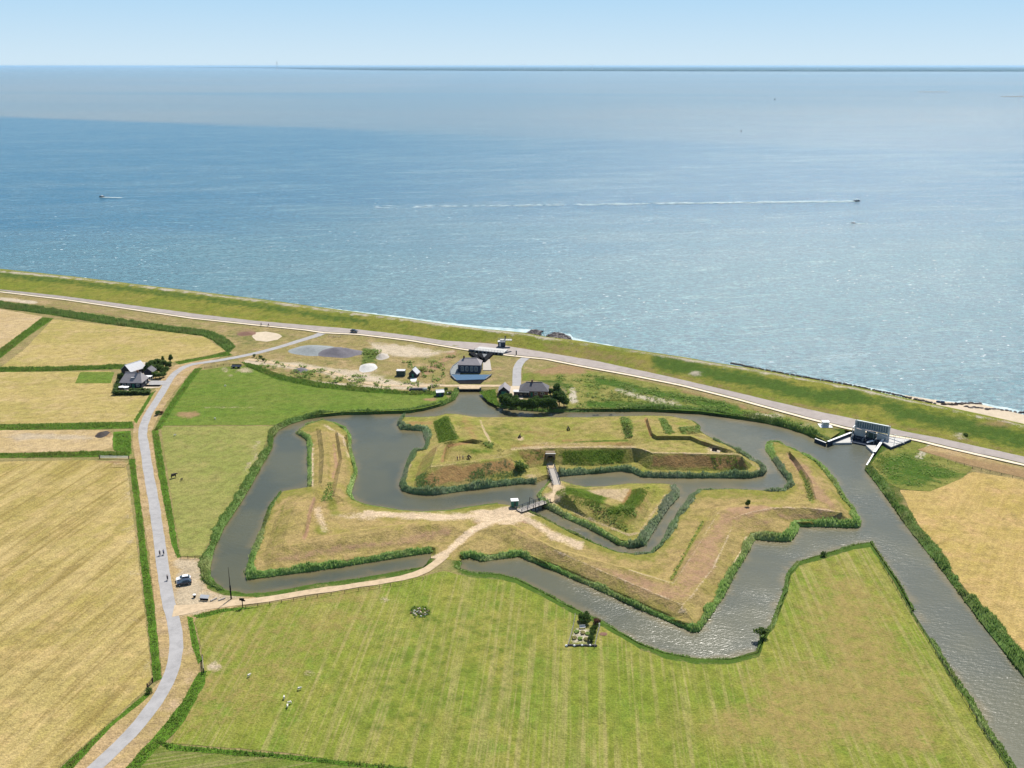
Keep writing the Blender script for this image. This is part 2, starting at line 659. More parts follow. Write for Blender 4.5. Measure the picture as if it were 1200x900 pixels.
# ------------------------------------------------------------------ vegetation
def blades(name, PX, PY, PZ, hgt, wid, mat, lean=0.35, per=3, mode='blade', parent=None, label=None, kind='stuff', extra=None):
    """many small leaf faces; arrays of positions"""
    n = len(PX)
    PX = np.repeat(PX, per); PY = np.repeat(PY, per); PZ = np.repeat(PZ, per)
    H = np.repeat(np.broadcast_to(hgt, n), per) * rng.uniform(0.55, 1.15, n * per)
    W = wid * rng.uniform(0.6, 1.3, n * per)
    a = rng.uniform(0, 2 * np.pi, n * per)
    la = rng.uniform(0, 2 * np.pi, n * per); ll = H * lean * rng.uniform(0.2, 1, n * per)
    jx = rng.normal(0, wid * 0.6, n * per); jy = rng.normal(0, wid * 0.6, n * per)
    bx, by = PX + jx, PY + jy
    dx, dy = np.cos(a) * W / 2, np.sin(a) * W / 2
    tx, ty = bx + np.cos(la) * ll, by + np.sin(la) * ll
    if mode == 'blade':
        V = np.stack([np.stack([bx - dx, by - dy, PZ - .1], 1), np.stack([bx + dx, by + dy, PZ - .1], 1),
                      np.stack([(bx + tx) / 2 + dx * .9, (by + ty) / 2 + dy * .9, PZ + H * .62], 1),
                      np.stack([tx, ty, PZ + H], 1)], 1).reshape(-1, 3)
    else:   # leaf: quad with random tilt around its point
        z0 = PZ + H * 0.35; tl = rng.uniform(-0.9, 0.9, n * per)
        ex, ey, ez = -np.sin(a) * np.cos(tl), np.cos(a) * np.cos(tl), np.sin(tl)
        V = np.stack([np.stack([bx - dx - ex * W / 2, by - dy - ey * W / 2, z0 - ez * W / 2], 1),
                      np.stack([bx + dx - ex * W / 2, by + dy - ey * W / 2, z0 - ez * W / 2], 1),
                      np.stack([bx + dx + ex * W / 2, by + dy + ey * W / 2, z0 + ez * W / 2], 1),
                      np.stack([bx - dx + ex * W / 2, by - dy + ey * W / 2, z0 + ez * W / 2], 1)], 1).reshape(-1, 3)
    F = np.arange(len(V)).reshape(-1, 4)
    if extra is not None:
        eV, eF = extra
        F = np.concatenate([F, np.asarray(eF) + len(V)]); V = np.concatenate([V, eV])
    me = mesh_np(name, V, F)
    o = new_obj(name, me, mat, parent)
    if kind: o['kind'] = kind
    if label: o['label'] = label
    return o


def leafmat(name, a, b, c, sc=0.25):
    m = NM(name, 0.7, 0.15)
    n1 = m.noise(sc, 4, 0.7); n2 = m.noise(2.5, 2)
    n0 = m.noise(0.045, 4, 0.7)
    geo = m.n('ShaderNodeNewGeometry')
    r = geo.outputs['Random Per Island']
    col = m.mix(m.ramp(n1, 0.35, 0.65), a, b)
    col = m.mix(m.ramp(r, 0.3, 0.9), col, c)
    col = m.mix(m.ramp(n0, 0.46, 0.66, 0, 0.6), col, (b[1] * 0.95, b[1] * 0.92, b[2] * 1.6))
    col = m.scale(col, m.mth('ADD', 1.0, m.mth('MULTIPLY', n2, 0.9)))
    m.base(col)
    tr = m.n('ShaderNodeBsdfTranslucent'); mx = m.n('ShaderNodeMixShader')
    m.l(col, tr.inputs[0]); mx.inputs[0].default_value = 0.4
    m.l(m.b.outputs[0], mx.inputs[1]); m.l(tr.outputs[0], mx.inputs[2])
    m.l(mx.outputs[0], m.t.nodes['Material Output'].inputs[0])
    return m.m


def bank(name, line, side, mat, width=2.2, height=1.6, closed=False, dens=9.0, z0=WL, label=None, blade=0.28, inset=0.3):
    """reed fringe along a water edge: hump of growth with blades. side=+1: land on the left of the line"""
    L = densify([(p[0], p[1]) for p in line], 0.9, closed)
    n = len(L); A = np.array(L)
    nx = np.roll(A, -1, 0) - np.roll(A, 1, 0)
    if not closed: nx[0] = A[1] - A[0]; nx[-1] = A[-1] - A[-2]
    nx = nx / (np.linalg.norm(nx, axis=1)[:, None] + 1e-9)
    N = np.stack([-nx[:, 1], nx[:, 0]], 1) * side
    s = np.arange(n) * 0.9
    wv = width * np.clip(0.85 + 0.75 * fbm(A[:, 0], A[:, 1], 11, 3.0) + 0.35 * fbm(A[:, 0], A[:, 1], 2.5, 7.0), 0.25, 1.5); hv = height * np.clip(0.85 + 0.75 * fbm(A[:, 0], A[:, 1], 8, 5.0) + 0.3 * fbm(A[:, 0], A[:, 1], 1.6, 6.0), 0.15, 1.5)
    def zs(d): return z0 + np.clip(d / 1.5, 0, 1) * 1.2
    prof = [(-0.10, -0.3), (-0.12, 0.30), (0.10, 0.55), (0.5, 0.58), (0.85, 0.40), (1.05, 0.0)]
    V = []
    for (pw, ph) in prof:
        q = A + N * (pw * wv)[:, None]
        V.append(np.column_stack([q, zs(pw * wv) + ph * hv]))
    V[-1][:, 2] = -0.1
    V = np.concatenate(V); V += rng.normal(0, 0.05, V.shape)
    F = []
    m = n if closed else n - 1
    for k in range(len(prof) - 1):
        for i in range(m):
            j = (i + 1) % n
            F.append((k * n + i, k * n + j, (k + 1) * n + j, (k + 1) * n + i))
    # blades
    cnt = int(n * 0.9 * width * dens)
    idx = rng.integers(0, n, cnt); t = rng.uniform(-0.12, 1.05, cnt); al = rng.uniform(-0.5, 0.5, cnt)
    p = A[idx] + N[idx] * (t * wv[idx])[:, None] + nx[idx] * al[:, None]
    z = zs(t * wv[idx]) + np.where((t < 0.05) | (t > .9), 0.05, 0.35) * hv[idx]
    hh = hv[idx] * np.where(t > 0.8, 0.45, 0.72)
    return blades(name, p[:, 0], p[:, 1], z, hh, blade, mat, per=2, extra=(V, F), label=label)


def sample_patch(pname, poly, dens):
    """random points on a terrain patch inside a polygon given in photo pixels"""
    V, F = PATCH[pname]
    T = V[F]; c = T.mean(axis=1)
    U, W = proj(c[:, 0], c[:, 1], c[:, 2])
    ok = inpoly(U, W, poly)
    T = T[ok]
    if not len(T): return np.zeros((0, 3))
    ar = np.linalg.norm(np.cross(T[:, 1] - T[:, 0], T[:, 2] - T[:, 0]), axis=1) / 2
    n = int(ar.sum() * dens)
    idx = rng.choice(len(T), n, p=ar / ar.sum())
    a = rng.random(n); b = rng.random(n); fl = a + b > 1; a[fl] = 1 - a[fl]; b[fl] = 1 - b[fl]
    T = T[idx]
    return T[:, 0] + (T[:, 1] - T[:, 0]) * a[:, None] + (T[:, 2] - T[:, 0]) * b[:, None]


def scrub(name, pname, polys, mat, dens=5, h=0.9, w=0.4, label=None, mode='leaf', thin=0.35):
    pts = [sample_patch(pname, pl, dens) for pl in polys]
    p = np.concatenate(pts)
    nz = fbm(p[:, 0], p[:, 1], 4.0, 9.0) + 0.6 * fbm(p[:, 0], p[:, 1], 1.3, 4.0)
    keep = nz > -thin
    p = p[keep]; nz = nz[keep]
    hh = h * np.clip(0.55 + nz, 0.3, 1.4)
    if mode == 'leaf':
        pz = p[:, 2] + rng.uniform(0, 1, len(p)) * hh
        return blades(name, p[:, 0], p[:, 1], pz, 0.3, w, mat, per=2, mode='leaf', label=label)
    return blades(name, p[:, 0], p[:, 1], p[:, 2], hh, w, mat, per=2, label=label)


def flat_points(poly, dens):
    """random points on flat ground inside a world polygon"""
    xs = [p[0] for p in poly]; ys = [p[1] for p in poly]
    n = int((max(xs) - min(xs)) * (max(ys) - min(ys)) * dens)
    X = rng.uniform(min(xs), max(xs), n); Y = rng.uniform(min(ys), max(ys), n)
    k = inpoly(X, Y, poly)
    return X[k], Y[k]
# ================================================================== WATER OUTLINES (photo pixels)
W_WEST = [(410, 486), (385, 487), (360, 491), (340, 497), (326, 504), (320, 512), (318, 526), (306, 546), (294, 568), (280, 592), (262, 618),
          (250, 645), (245, 665), (246, 677), (252, 685), (264, 693), (290, 698), (320, 695), (370, 686), (420, 680), (470, 671), (495, 667), (505, 658)]
W_OUTWORK = [(505, 648), (495, 649), (445, 657), (395, 665), (345, 672), (307, 677), (290, 679), (289, 670), (296, 646), (305, 624), (316, 594), (328, 578), (346, 575),
             (361, 573), (361, 550), (361, 530), (360, 516), (354, 511), (347, 508), (358, 500), (378, 494), (392, 497), (406, 504), (411, 511), (411, 526), (415, 540),
             (418, 554), (414, 568), (411, 579), (416, 588), (430, 594), (450, 597), (470, 600), (493, 602), (527, 600), (560, 595), (583, 592), (597, 594), (612, 598),
             (640, 610), (670, 626), (700, 640), (724, 649), (745, 652), (762, 650), (772, 642), (784, 620), (796, 600), (808, 584), (817, 576), (860, 575), (895, 577),
             (915, 577), (924, 571), (923, 562), (916, 554), (906, 540), (897, 526), (899, 520), (912, 520), (932, 529), (952, 538), (966, 550), (980, 566), (990, 586), (1002, 600),
             (1008, 613), (1006, 618), (992, 618), (960, 617), (936, 617), (932, 627), (926, 634), (908, 634), (884, 632), (878, 644), (870, 658), (860, 674), (847, 700),
             (832, 722), (819, 740), (813, 741), (787, 730), (753, 715), (720, 700), (687, 685), (653, 670), (620, 657), (609, 652), (587, 655), (565, 658), (551, 653), (543, 655)]
W_SOUTH = [(540, 660), (538, 668), (553, 673), (587, 675), (607, 680), (637, 695), (670, 713), (690, 722), (707, 729), (727, 742), (753, 757), (780, 767), (813, 773), (853, 774),
           (886, 766), (891, 748), (903, 733), (909, 716), (918, 694), (922, 673), (932, 660), (963, 651), (1000, 640), (1022, 637), (1034, 654), (1053, 682), (1071, 716),
           (1096, 754), (1115, 788), (1140, 822), (1159, 856), (1187, 897), (1240, 975)]
W_EAST = [(1345, 975), (1199, 791), (1155, 735), (1124, 695), (1096, 657), (1068, 623), (1030, 570), (1014, 550), (1016, 545), (1025, 531), (1034, 516), (1037, 509.5), (1001, 503), (984, 512.5), (971, 519)]
W_NORTH = [(968, 520), (945, 509), (917, 500), (888, 494), (860, 490), (840, 486), (800, 483), (760, 482), (726, 482), (680, 483), (640, 483), (610, 481), (584, 477), (570, 469),
           (562, 459), (538, 459), (532, 469), (520, 475), (500, 480), (480, 484), (440, 485)]
FORT = [(466, 497), (471, 491), (493, 491), (510, 490), (522, 487), (535, 487), (560, 491), (620, 491), (687, 491), (727, 490), (757, 489), (787, 490), (812, 495), (820, 500), (820, 507),
        (840, 518), (864, 529), (880, 539), (892, 545), (898, 552), (894, 557), (880, 560), (840, 560), (780, 560), (752, 559), (741, 554), (728, 552), (695, 555), (657, 558),
        (641, 562), (627, 567), (610, 567), (560, 573), (510, 580), (485, 579), (472, 575), (469, 568), (474, 553), (479, 540), (484, 531), (496, 529), (500, 520), (496, 505), (482, 504), (470, 503)]
RAVELIN = [(644, 565), (637, 573), (630, 581), (634, 592), (662, 607), (687, 618), (707, 628), (724, 638), (740, 642), (754, 640), (762, 628), (772, 612), (784, 594), (795, 582), (795, 574),
           (786, 570), (770, 569), (736, 569), (710, 572), (686, 573), (672, 570), (660, 566), (653, 563)]
WB = WL - 0.5
wp = {k: PL(v, WL) for k, v in dict(west=W_WEST, outwork=W_OUTWORK, south=W_SOUTH, east=W_EAST, north=W_NORTH, fort=FORT, ravelin=RAVELIN).items()}


def deep(L, z=WB): return [(p[0], p[1], z) for p in L]


# ------------------------------------------------------------------ coast line and dike profile lines (photo pixels, run left to right)
D_LINE = [(-60, 311), (0, 316), (85, 325), (175, 336), (250, 345), (300, 351), (380, 362), (440, 370), (480, 375), (520, 381), (560, 386), (612, 391), (640, 396), (680, 401),
          (740, 411), (800, 420), (840, 427), (880, 433), (945, 445), (1002, 455), (1058, 468), (1115, 480), (1143, 486), (1200, 499), (1300, 522)]
R_TOP = [(-60, 333), (0, 339), (75, 347), (150, 357), (240, 369), (300, 376), (360, 381), (420, 386), (480, 393), (520, 399), (580, 403), (640, 413), (700, 423), (760, 436), (800, 445),
         (860, 459), (945, 479), (1002, 491), (1058, 505), (1101, 513), (1200, 535), (1300, 558)]
PATHL = [(-60, 336), (0, 342), (75, 351), (150, 362), (225, 373), (300, 381), (360, 387), (378, 390), (420, 392), (480, 399), (546, 410), (600, 417), (640, 421), (680, 429), (740, 440),
         (800, 452), (860, 467), (945, 490), (996, 503), (1070, 515), (1115, 526), (1200, 545), (1300, 568)]


def ext(L, dl=(-1200, 150), dr=(900, -500)):
    a = L[0]; b = L[-1]
    return [(a[0] + dl[0], a[1] + dl[1], a[2])] + L + [(b[0] + dr[0], b[1] + dr[1], b[2])]


ZC = 4.6
d_w = ext(PL(D_LINE, ZC)); t_w = ext(PL(R_TOP, 0.9)); p_w = ext(PL(PATHL, 0.25))

# ================================================================== MATERIALS
M = {}
TAN = lin('#b39a5c')
M['ground'] = turf('verge_grass', (0.245, 0.20, 0.085), (0.20, 0.185, 0.06), (0.30, 0.22, 0.11), seed=1)
M['wheat'] = turf('straw_field', (0.362, 0.286, 0.108), (0.310, 0.250, 0.076), (0.410, 0.300, 0.125), rows=[(12, 2.8, 0.95, (0.215, 0.160, 0.050)), (12, 9.0, 0.6, (0.44, 0.335, 0.150))], seed=2)
M['wheat2'] = turf('straw_field_far', (0.385, 0.300, 0.115), (0.320, 0.272, 0.085), (0.410, 0.310, 0.145), rows=[(80, 4.0, 0.4, (0.25, 0.19, 0.06))], seed=3)
M['wheat3'] = turf('pale_field', (0.44, 0.33, 0.175), (0.39, 0.29, 0.14), (0.44, 0.33, 0.20), rows=[(60, 5.0, 0.3, (0.34, 0.25, 0.12))], seed=4)
M['wheat4'] = turf('east_field', (0.395, 0.292, 0.108), (0.345, 0.262, 0.078), (0.435, 0.292, 0.130), rows=[(33, 4.5, 0.5, (0.42, 0.295, 0.12)), (33, 2.2, 0.3, (0.28, 0.195, 0.06))], seed=5)
M['meadow'] = turf('south_meadow', (0.172, 0.215, 0.028), (0.235, 0.222, 0.048), (0.138, 0.198, 0.026), rows=[(4, 1.6, 0.85, (0.290, 0.250, 0.095)), (-28, 3.0, 0.4, (0.125, 0.150, 0.022)), (4, 6.0, 0.35, (0.135, 0.160, 0.024))], seed=6, lush=(0.09, 0.15, 0.018), dry=(0.30, 0.230, 0.080))
M['green_meadow'] = turf('green_meadow', (0.112, 0.175, 0.024), (0.140, 0.182, 0.034), (0.096, 0.158, 0.020), rows=[(88, 2.5, 0.4, (0.15, 0.155, 0.036))], seed=7)
M['pale_meadow'] = turf('pale_meadow', (0.235, 0.232, 0.068), (0.200, 0.218, 0.055), (0.262, 0.235, 0.080), seed=8, lush=(0.10, 0.14, 0.022))
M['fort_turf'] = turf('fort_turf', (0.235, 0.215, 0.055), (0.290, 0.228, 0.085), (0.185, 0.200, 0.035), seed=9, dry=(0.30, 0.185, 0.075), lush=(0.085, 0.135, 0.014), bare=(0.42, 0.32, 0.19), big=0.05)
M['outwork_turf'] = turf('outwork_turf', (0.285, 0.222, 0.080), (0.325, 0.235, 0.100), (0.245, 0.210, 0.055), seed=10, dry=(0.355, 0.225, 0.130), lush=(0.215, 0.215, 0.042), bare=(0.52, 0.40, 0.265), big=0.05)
M['dike'] = turf('dike_grass', (0.165, 0.184, 0.026), (0.220, 0.201, 0.040), (0.132, 0.167, 0.022), seed=11, lush=(0.070, 0.122, 0.018), dry=(0.26, 0.19, 0.08), bare=(0.42, 0.37, 0.28), rows=[(75, 3, .3, (0.2, 0.18, 0.05))])
M['rough_grass'] = turf('rough_grass', (0.171, 0.179, 0.040), (0.220, 0.202, 0.060), (0.121, 0.157, 0.025), seed=12, lush=(0.06, 0.12, 0.015), bare=(0.45, 0.40, 0.30))
M['works'] = turf('worked_ground', (0.26, 0.205, 0.085), (0.20, 0.185, 0.06), (0.34, 0.25, 0.13), seed=13, bare=(0.47, 0.39, 0.28), dry=(0.32, 0.21, 0.12), lush=(0.10, 0.14, 0.03))
M['ditch'] = turf('ditch_grass', (0.078, 0.162, 0.017), (0.098, 0.182, 0.019), (0.062, 0.128, 0.014), seed=14)
M['verge'] = turf('dry_verge', (0.38, 0.27, 0.135), (0.31, 0.235, 0.095), (0.40, 0.29, 0.17), seed=15, lush=(0.12, 0.15, 0.03))
M['veg_plot'] = turf('vegetable_rows', (0.10, 0.15, 0.02), (0.13, 0.16, 0.03), (0.16, 0.17, 0.04), seed=16, rows=[(75, 0.9, .7, (0.24, 0.21, 0.09))])
M['asphalt'] = plain('asphalt', (0.335, 0.325, 0.32), 0.9, 0.15, 0.10, 0.30, bump=0.01)
M['brickroad'] = plain('brick_road', (0.35, 0.305, 0.275), 0.9, 0.15, 0.09, 0.25, bump=0.01)
M['cycle'] = plain('concrete_path', (0.66, 0.56, 0.42), 0.85, 0.2, 0.05, 0.3)
M['dirt'] = plain('sand_path', (0.50, 0.385, 0.25), 0.95, 0.05, 0.12, 0.5, bump=0.03)
M['sand'] = plain('sand', (0.50, 0.42, 0.31), 0.95, 0.05, 0.08, 0.2, bump=0.05)
M['gravel_blue'] = plain('blue_grey_gravel', (0.245, 0.265, 0.265), 0.95, 0.1, 0.1, 0.6, bump=0.1)
M['gravel_dark'] = plain('dark_gravel', (0.155, 0.145, 0.160), 0.95, 0.1, 0.1, 0.8, bump=0.1)
M['stone'] = plain('basalt_stone', (0.13, 0.115, 0.11), 0.9, 0.2, 0.15, 0.5, bump=0.15)
M['reed'] = leafmat('reed_leaf', (0.133, 0.241, 0.051), (0.188, 0.295, 0.080), (0.276, 0.348, 0.117))
M['reed_blue'] = leafmat('tall_reed_leaf', (0.105, 0.170, 0.070), (0.145, 0.215, 0.098), (0.215, 0.265, 0.140))
M['reed_green'] = leafmat('lush_reed_leaf', (0.090, 0.161, 0.034), (0.115, 0.190, 0.041), (0.172, 0.230, 0.069))
M['scrub'] = leafmat('scrub_leaf', (0.077, 0.154, 0.028), (0.111, 0.188, 0.031), (0.169, 0.216, 0.046))
M['scrub_blue'] = leafmat('nettle_leaf', (0.084, 0.154, 0.049), (0.119, 0.182, 0.063), (0.161, 0.210, 0.070))
M['scrub_dry'] = leafmat('dry_weeds', (0.169, 0.142, 0.051), (0.250, 0.176, 0.068), (0.142, 0.162, 0.043))
M['grass_tuft'] = leafmat('tall_grass', (0.095, 0.168, 0.027), (0.118, 0.190, 0.031), (0.179, 0.230, 0.050))


def water_mat(name, body, sc, bstr, rough, streak=None, x=0.0):
    m = NM(name, rough, 0.5)
    m.b.inputs['IOR'].default_value = 1.333
    return m


# moat water: brown-green body, wind ripples
m = NM('moat_water_surface', 0.27, 0.5)
m.b.inputs['IOR'].default_value = 1.333
n1 = m.noise(0.02, 3, 0.6)
body = m.mix(m.ramp(n1, 0.4, 0.6), (0.080, 0.080, 0.044), (0.058, 0.064, 0.042))
at_ = m.n('ShaderNodeAttribute', attribute_name='paint'); sp_ = m.n('ShaderNodeSeparateColor'); m.l(at_.outputs['Color'], sp_.inputs[0])
shore_refl = m.ramp(m.mth('ADD', sp_.outputs[0], m.mth('MULTIPLY', m.mth('SUBTRACT', m.noise(0.15, 4, 0.6), 0.5), 0.7)), 0.15, 1.0)
body = m.mix(m.mth('MULTIPLY', shore_refl, 0.75), body, (0.135, 0.108, 0.048))  # brown near shores: reeds' reflection painted into the body colour, plus shallow water
m.base(body)
rip = m.noise(1.0, 3, 0.6, m.mapped((0.75, 2.0, 1), R(-20)))
rip2 = m.noise(1.0, 2, 0.5, m.mapped((0.3, 0.8, 1), R(15)))
gust = m.ramp(m.noise(0.022, 4, 0.65), 0.38, 0.62, 0.3, 1.0)
nd = m.n('ShaderNodeBump'); nd.inputs['Distance'].default_value = 0.12
m.l(m.mth('MULTIPLY', gust, 0.85), nd.inputs['Strength'])
m.l(m.mth('ADD', rip, m.mth('MULTIPLY', rip2, 0.8)), nd.inputs['Height'])
m.l(nd.outputs[0], m.b.inputs['Normal'])
M['moat'] = m.m

# sea: shoals and channels by distance, wind streaks, foam flecks
m = NM('sea_surface', 0.22, 0.5)
m.b.inputs['IOR'].default_value = 1.333
sepx = m.n('ShaderNodeSeparateXYZ'); m.l(m.co, sepx.inputs[0])
X, Y = sepx.outputs[0], sepx.outputs[1]
wrp = m.noise(0.0006, 4, 0.6)
wrp2 = m.noise(1.0, 4, 0.6, m.mapped((0.0016, 0.006, 1), R(8)))
wob = m.mth('ADD', m.mth('MULTIPLY', m.mth('SUBTRACT', wrp, 0.5), 0.5), m.mth('MULTIPLY', m.mth('SUBTRACT', wrp2, 0.5), 0.5))
Yw = m.mth('MULTIPLY', Y, m.mth('ADD', 1.0, wob))
tealnear = (0.088, 0.180, 0.200); blue = (0.006, 0.100, 0.180); lav = (0.175, 0.190, 0.180); far = (0.20, 0.26, 0.30)
col = m.mix(m.ramp(m.mth('SUBTRACT', Yw, m.mth('MULTIPLY', X, 0.20)), 620, 1150), tealnear, blue)
# the sharp edge of a shoal on the left, soft on the right
edge = m.ramp(m.mth('ADD', m.mth('ADD', Y, m.mth('MULTIPLY', wob, 350)), m.mth('MULTIPLY', X, 0.55)), 2150, 2350)
edger = m.ramp(Yw, 1500, 3600)
ef = m.mth('MINIMUM', 1.0, m.mth('ADD', m.mth('MULTIPLY', edge, m.ramp(X, -1400, 300, 1.0, 0.25)), m.mth('MULTIPLY', edger, m.ramp(X, -800, 600, 0.1, 0.75))))
col = m.mix(ef, col, lav)
band = m.ramp(m.noise(1.0, 4, 0.6, m.mapped((0.00012, 0.0009, 1), R(4))), 0.42, 0.62)
col = m.mix(m.mth('MULTIPLY', band, m.ramp(Y, 2400, 6000)), col, (0.07, 0.15, 0.195))
# broad turbid streaks
st = m.ramp(m.noise(1.0, 5, 0.65, m.mapped((0.0035, 0.014, 1), R(-12))), 0.42, 0.68)
col = m.mix(m.mth('MULTIPLY', st, m.ramp(X, -900, 700, 0.25, 0.6)), col, (0.135, 0.205, 0.225))
st2 = m.ramp(m.noise(1.0, 4, 0.7, m.mapped((0.02, 0.09, 1), R(-14))), 0.5, 0.72)
col = m.mix(m.mth('MULTIPLY', st2, 0.5), col, (0.21, 0.30, 0.30))
st3 = m.ramp(m.noise(1.0, 5, 0.75, m.mapped((0.05, 0.16, 1), R(-10))), 0.42, 0.62)
col = m.mix(m.mth('MULTIPLY', st3, 0.38), col, (0.035, 0.115, 0.145))
# small waves light and dark
wv = m.ramp(m.noise(1.0, 6, 0.85, m.mapped((0.26, 0.36, 1), R(-8))), 0.36, 0.64, 0.58, 1.42)
col = m.scale(col, wv)
# foam flecks, more of them in patches
fl = m.noise(1.0, 3, 0.6, m.mapped((0.20, 0.36, 1), R(-8)))
pt = m.noise(0.0045, 3, 0.6)
fm = m.mth('MULTIPLY', m.ramp(fl, 0.675, 0.725), m.ramp(pt, 0.40, 0.62, 0.25, 1.0))
fm = m.mth('MULTIPLY', fm, m.ramp(Y, 500, 4000, 0.95, 0.3))
col = m.mix(fm, col, (0.78, 0.80, 0.78))
m.base(col)
w1 = m.noise(1.0, 4, 0.7, m.mapped((0.14, 0.42, 1), R(-8)))
w2 = m.noise(1.0, 3, 0.6, m.mapped((0.6, 1.6, 1), R(20)))
m.bump(m.mth('ADD', w1, m.mth('MULTIPLY', w2, 0.3)), 0.8, 1.6)
M['sea'] = m.m

# ================================================================== SEA AND MOAT SHEETS
def sheet(name, pts, z, mat, kind='structure', label=None):
    me = bpy.data.meshes.new(name)
    me.from_pydata([(p[0], p[1], z) for p in pts], [], [tuple(range(len(pts)))])
    me.update()
    if me.polygons[0].normal.z < 0: me.flip_normals()
    o = new_obj(name, me, mat); o['kind'] = kind
    if label: o['label'] = label
    return o


BIG = 620000.0
# the sea starts a few metres inside the dike's outer foot
coast_in = [(p[0], p[1] + 6.0) for p in d_w]
sea_pts = coast_in + [(20000, -3000), (BIG, 20000), (BIG, BIG), (-BIG, BIG), (-BIG, 20000), (-20000, 4000)]
V, F, _ = cdt([(p[0], p[1]) for p in sea_pts], [(i, (i + 1) % len(sea_pts)) for i in range(len(sea_pts))])
cc = V[F].mean(axis=1); F = F[inpoly(cc[:, 0], cc[:, 1], sea_pts)]
a = V[F]; cr = (a[:, 1, 0] - a[:, 0, 0]) * (a[:, 2, 1] - a[:, 0, 1]) - (a[:, 1, 1] - a[:, 0, 1]) * (a[:, 2, 0] - a[:, 0, 0])
F = np.where((cr < 0)[:, None], F[:, ::-1], F)
o = new_obj('sea', mesh_np('sea', np.column_stack([V, np.full(len(V), WL)]), F), M['sea']); o['kind'] = 'structure'

moat_cover = PL([(225, 470), (530, 470), (532, 454), (570, 454), (580, 470), (990, 470), (1075, 540), (1400, 800), (1420, 1010), (1200, 1010), (880, 800), (225, 720)], WL)
patch('moat_water', moat_cover, M['moat'], step=3.0, smooth=True, paints=[('r', 'line', ln + (ln[:1] if k > 3 else []), 5, 1.0) for k, ln in enumerate((W_WEST, W_SOUTH, W_EAST, W_NORTH, FORT, RAVELIN, W_OUTWORK[:-1]))])  # shore lines mark where the reed reflection is painted

# ================================================================== GROUND
neck_a = P(505, 654, 0.0); neck_b = P(537, 657, 0.0)
hole = deep(wp['west']) + [(neck_a[0], neck_a[1], -0.05), (neck_b[0], neck_b[1], -0.05)] + deep(wp['south']) + deep(wp['east']) + deep(wp['north'])
hole = ccw(hole)
ring = offset(hole, -1.5)
ring = [(p[0], p[1], -0.02) for p in ring]
g_north = [(p[0], p[1] + 3.0, 0.0) for p in d_w]
g_out = [(-1700, -300, 0.0), (1300, -300, 0.0)] + g_north[::-1]
ground_paint = [
    ('g', 'line', W_SOUTH, 7, 0.9), ('g', 'line', W_EAST, 8, 0.9), ('g', 'line', W_WEST, 7, 0.8), ('g', 'line', W_NORTH, 5, 0.8),
    ('g', 'poly', [(640, 440), (700, 440), (900, 492), (950, 508), (860, 489), (760, 479), (664, 479)], 6, 0.7),
    ('b', 'blob', 735, 461, 22, 5, 0.9), ('b', 'blob', 780, 472, 30, 5, 0.95), ('b', 'blob', 673, 465, 5, 9, 0.8), ('b', 'blob', 895, 487, 16, 3, 0.9), ('b', 'blob', 908, 485, 14, 4, 0.7),
    ('r', 'blob', 672, 433, 34, 5, 0.8), ('g', 'blob', 652, 447, 26, 6, 0.8),
    ('g', 'poly', [(1020, 536), (1060, 520), (1150, 552), (1130, 575), (1070, 578), (1040, 575)], 8, 0.62),
    ('b', 'line', [(1092, 521), (1072, 536)], 4, 0.6),
]
o = patch('ground', g_out, M['ground'], breaks=[(ring, True)], holes=[hole], step=7.0, paints=ground_paint, clipbox=(-420, 460, 130, 720))

# ------------------------------------------------------------------ sea dike
lo = [(p[0], p[1] + 0.5, -0.02) for p in offset([(q[0], q[1], q[2]) for q in p_w], -1.6, False)]
crest2 = [(p[0], p[1], p[2]) for p in offset(d_w, 2.5, False)]
mid = [(a[0] * .45 + b[0] * .55, a[1] * .45 + b[1] * .55, 2.9) for a, b in zip(offset(t_w, 0, False), t_w)]
outer = [(p[0], p[1], -2.6) for p in offset(d_w, 24, False)]
toe_in = [(p[0], p[1], 1.0) for p in t_w]
roadline = [(p[0], p[1], 0.2) for p in p_w]
dk_paint = [('g', 'line', [(-60, 317), (0, 322), (90, 331), (200, 345), (300, 358), (385, 372), (430, 377)], 5, 0.6),
            ('g', 'line', [(770, 424), (840, 438), (900, 450), (960, 464), (1010, 466)], 9, 0.8), ('g', 'line', [(1040, 478), (1100, 492), (1200, 515), (1290, 536)], 11, 0.75),
            ('g', 'blob', 1000, 470, 50, 9, 0.6), ('b', 'line', [(-60, 312), (85, 326), (175, 337), (300, 352), (440, 371), (612, 392), (740, 412), (800, 421), (880, 434), (1002, 456), (1200, 500)], 1.3, 0.75),
            ('r', 'line', [(640, 404), (760, 426)], 6, 0.5), ('b', 'blob', 815, 438, 9, 4, 0.6), ('r', 'blob', 1160, 498, 20, 5, 0.8), ('b', 'blob', 1123, 511, 9, 4, 0.7), ('r', 'line', [(560, 401), (720, 424), (900, 466), (1100, 510), (1200, 531)], 3, 0.5)]
out_poly = lo + outer[::-1]
o = patch('sea_dike', out_poly, M['dike'], breaks=[d_w, crest2, toe_in, roadline], step=3.5, paints=dk_paint, rough=0.10, clipbox=(-420, 420, 250, 800))

# road on the inner berm, pale cycle path beside it
A = [(p[0], p[1], p[2] + 0.10) for p in offset(p_w, 1.4, False)]
B = [(p[0], p[1], 1.06) for p in offset(t_w, -0.6, False)]
A2 = []
for p in A: A2.append((p[0], p[1], 0.42))
strip('dike_road', A2, B, M['brickroad'], rows=4, jag=0.25, lift=0.03)
strip('cycle_path', [(p[0], p[1], 0.30) for p in offset(p_w, -0.9, False)], [(p[0], p[1], 0.36) for p in offset(p_w, 0.9, False)], M['cycle'], lift=0.03, jag=0.1)

# beach and rubble on the right, seen over the crest
V_b = PL([(1105, 478), (1125, 480), (1160, 484), (1200, 490), (1300, 512), (1300, 545), (1200, 520), (1120, 500)], -0.6)

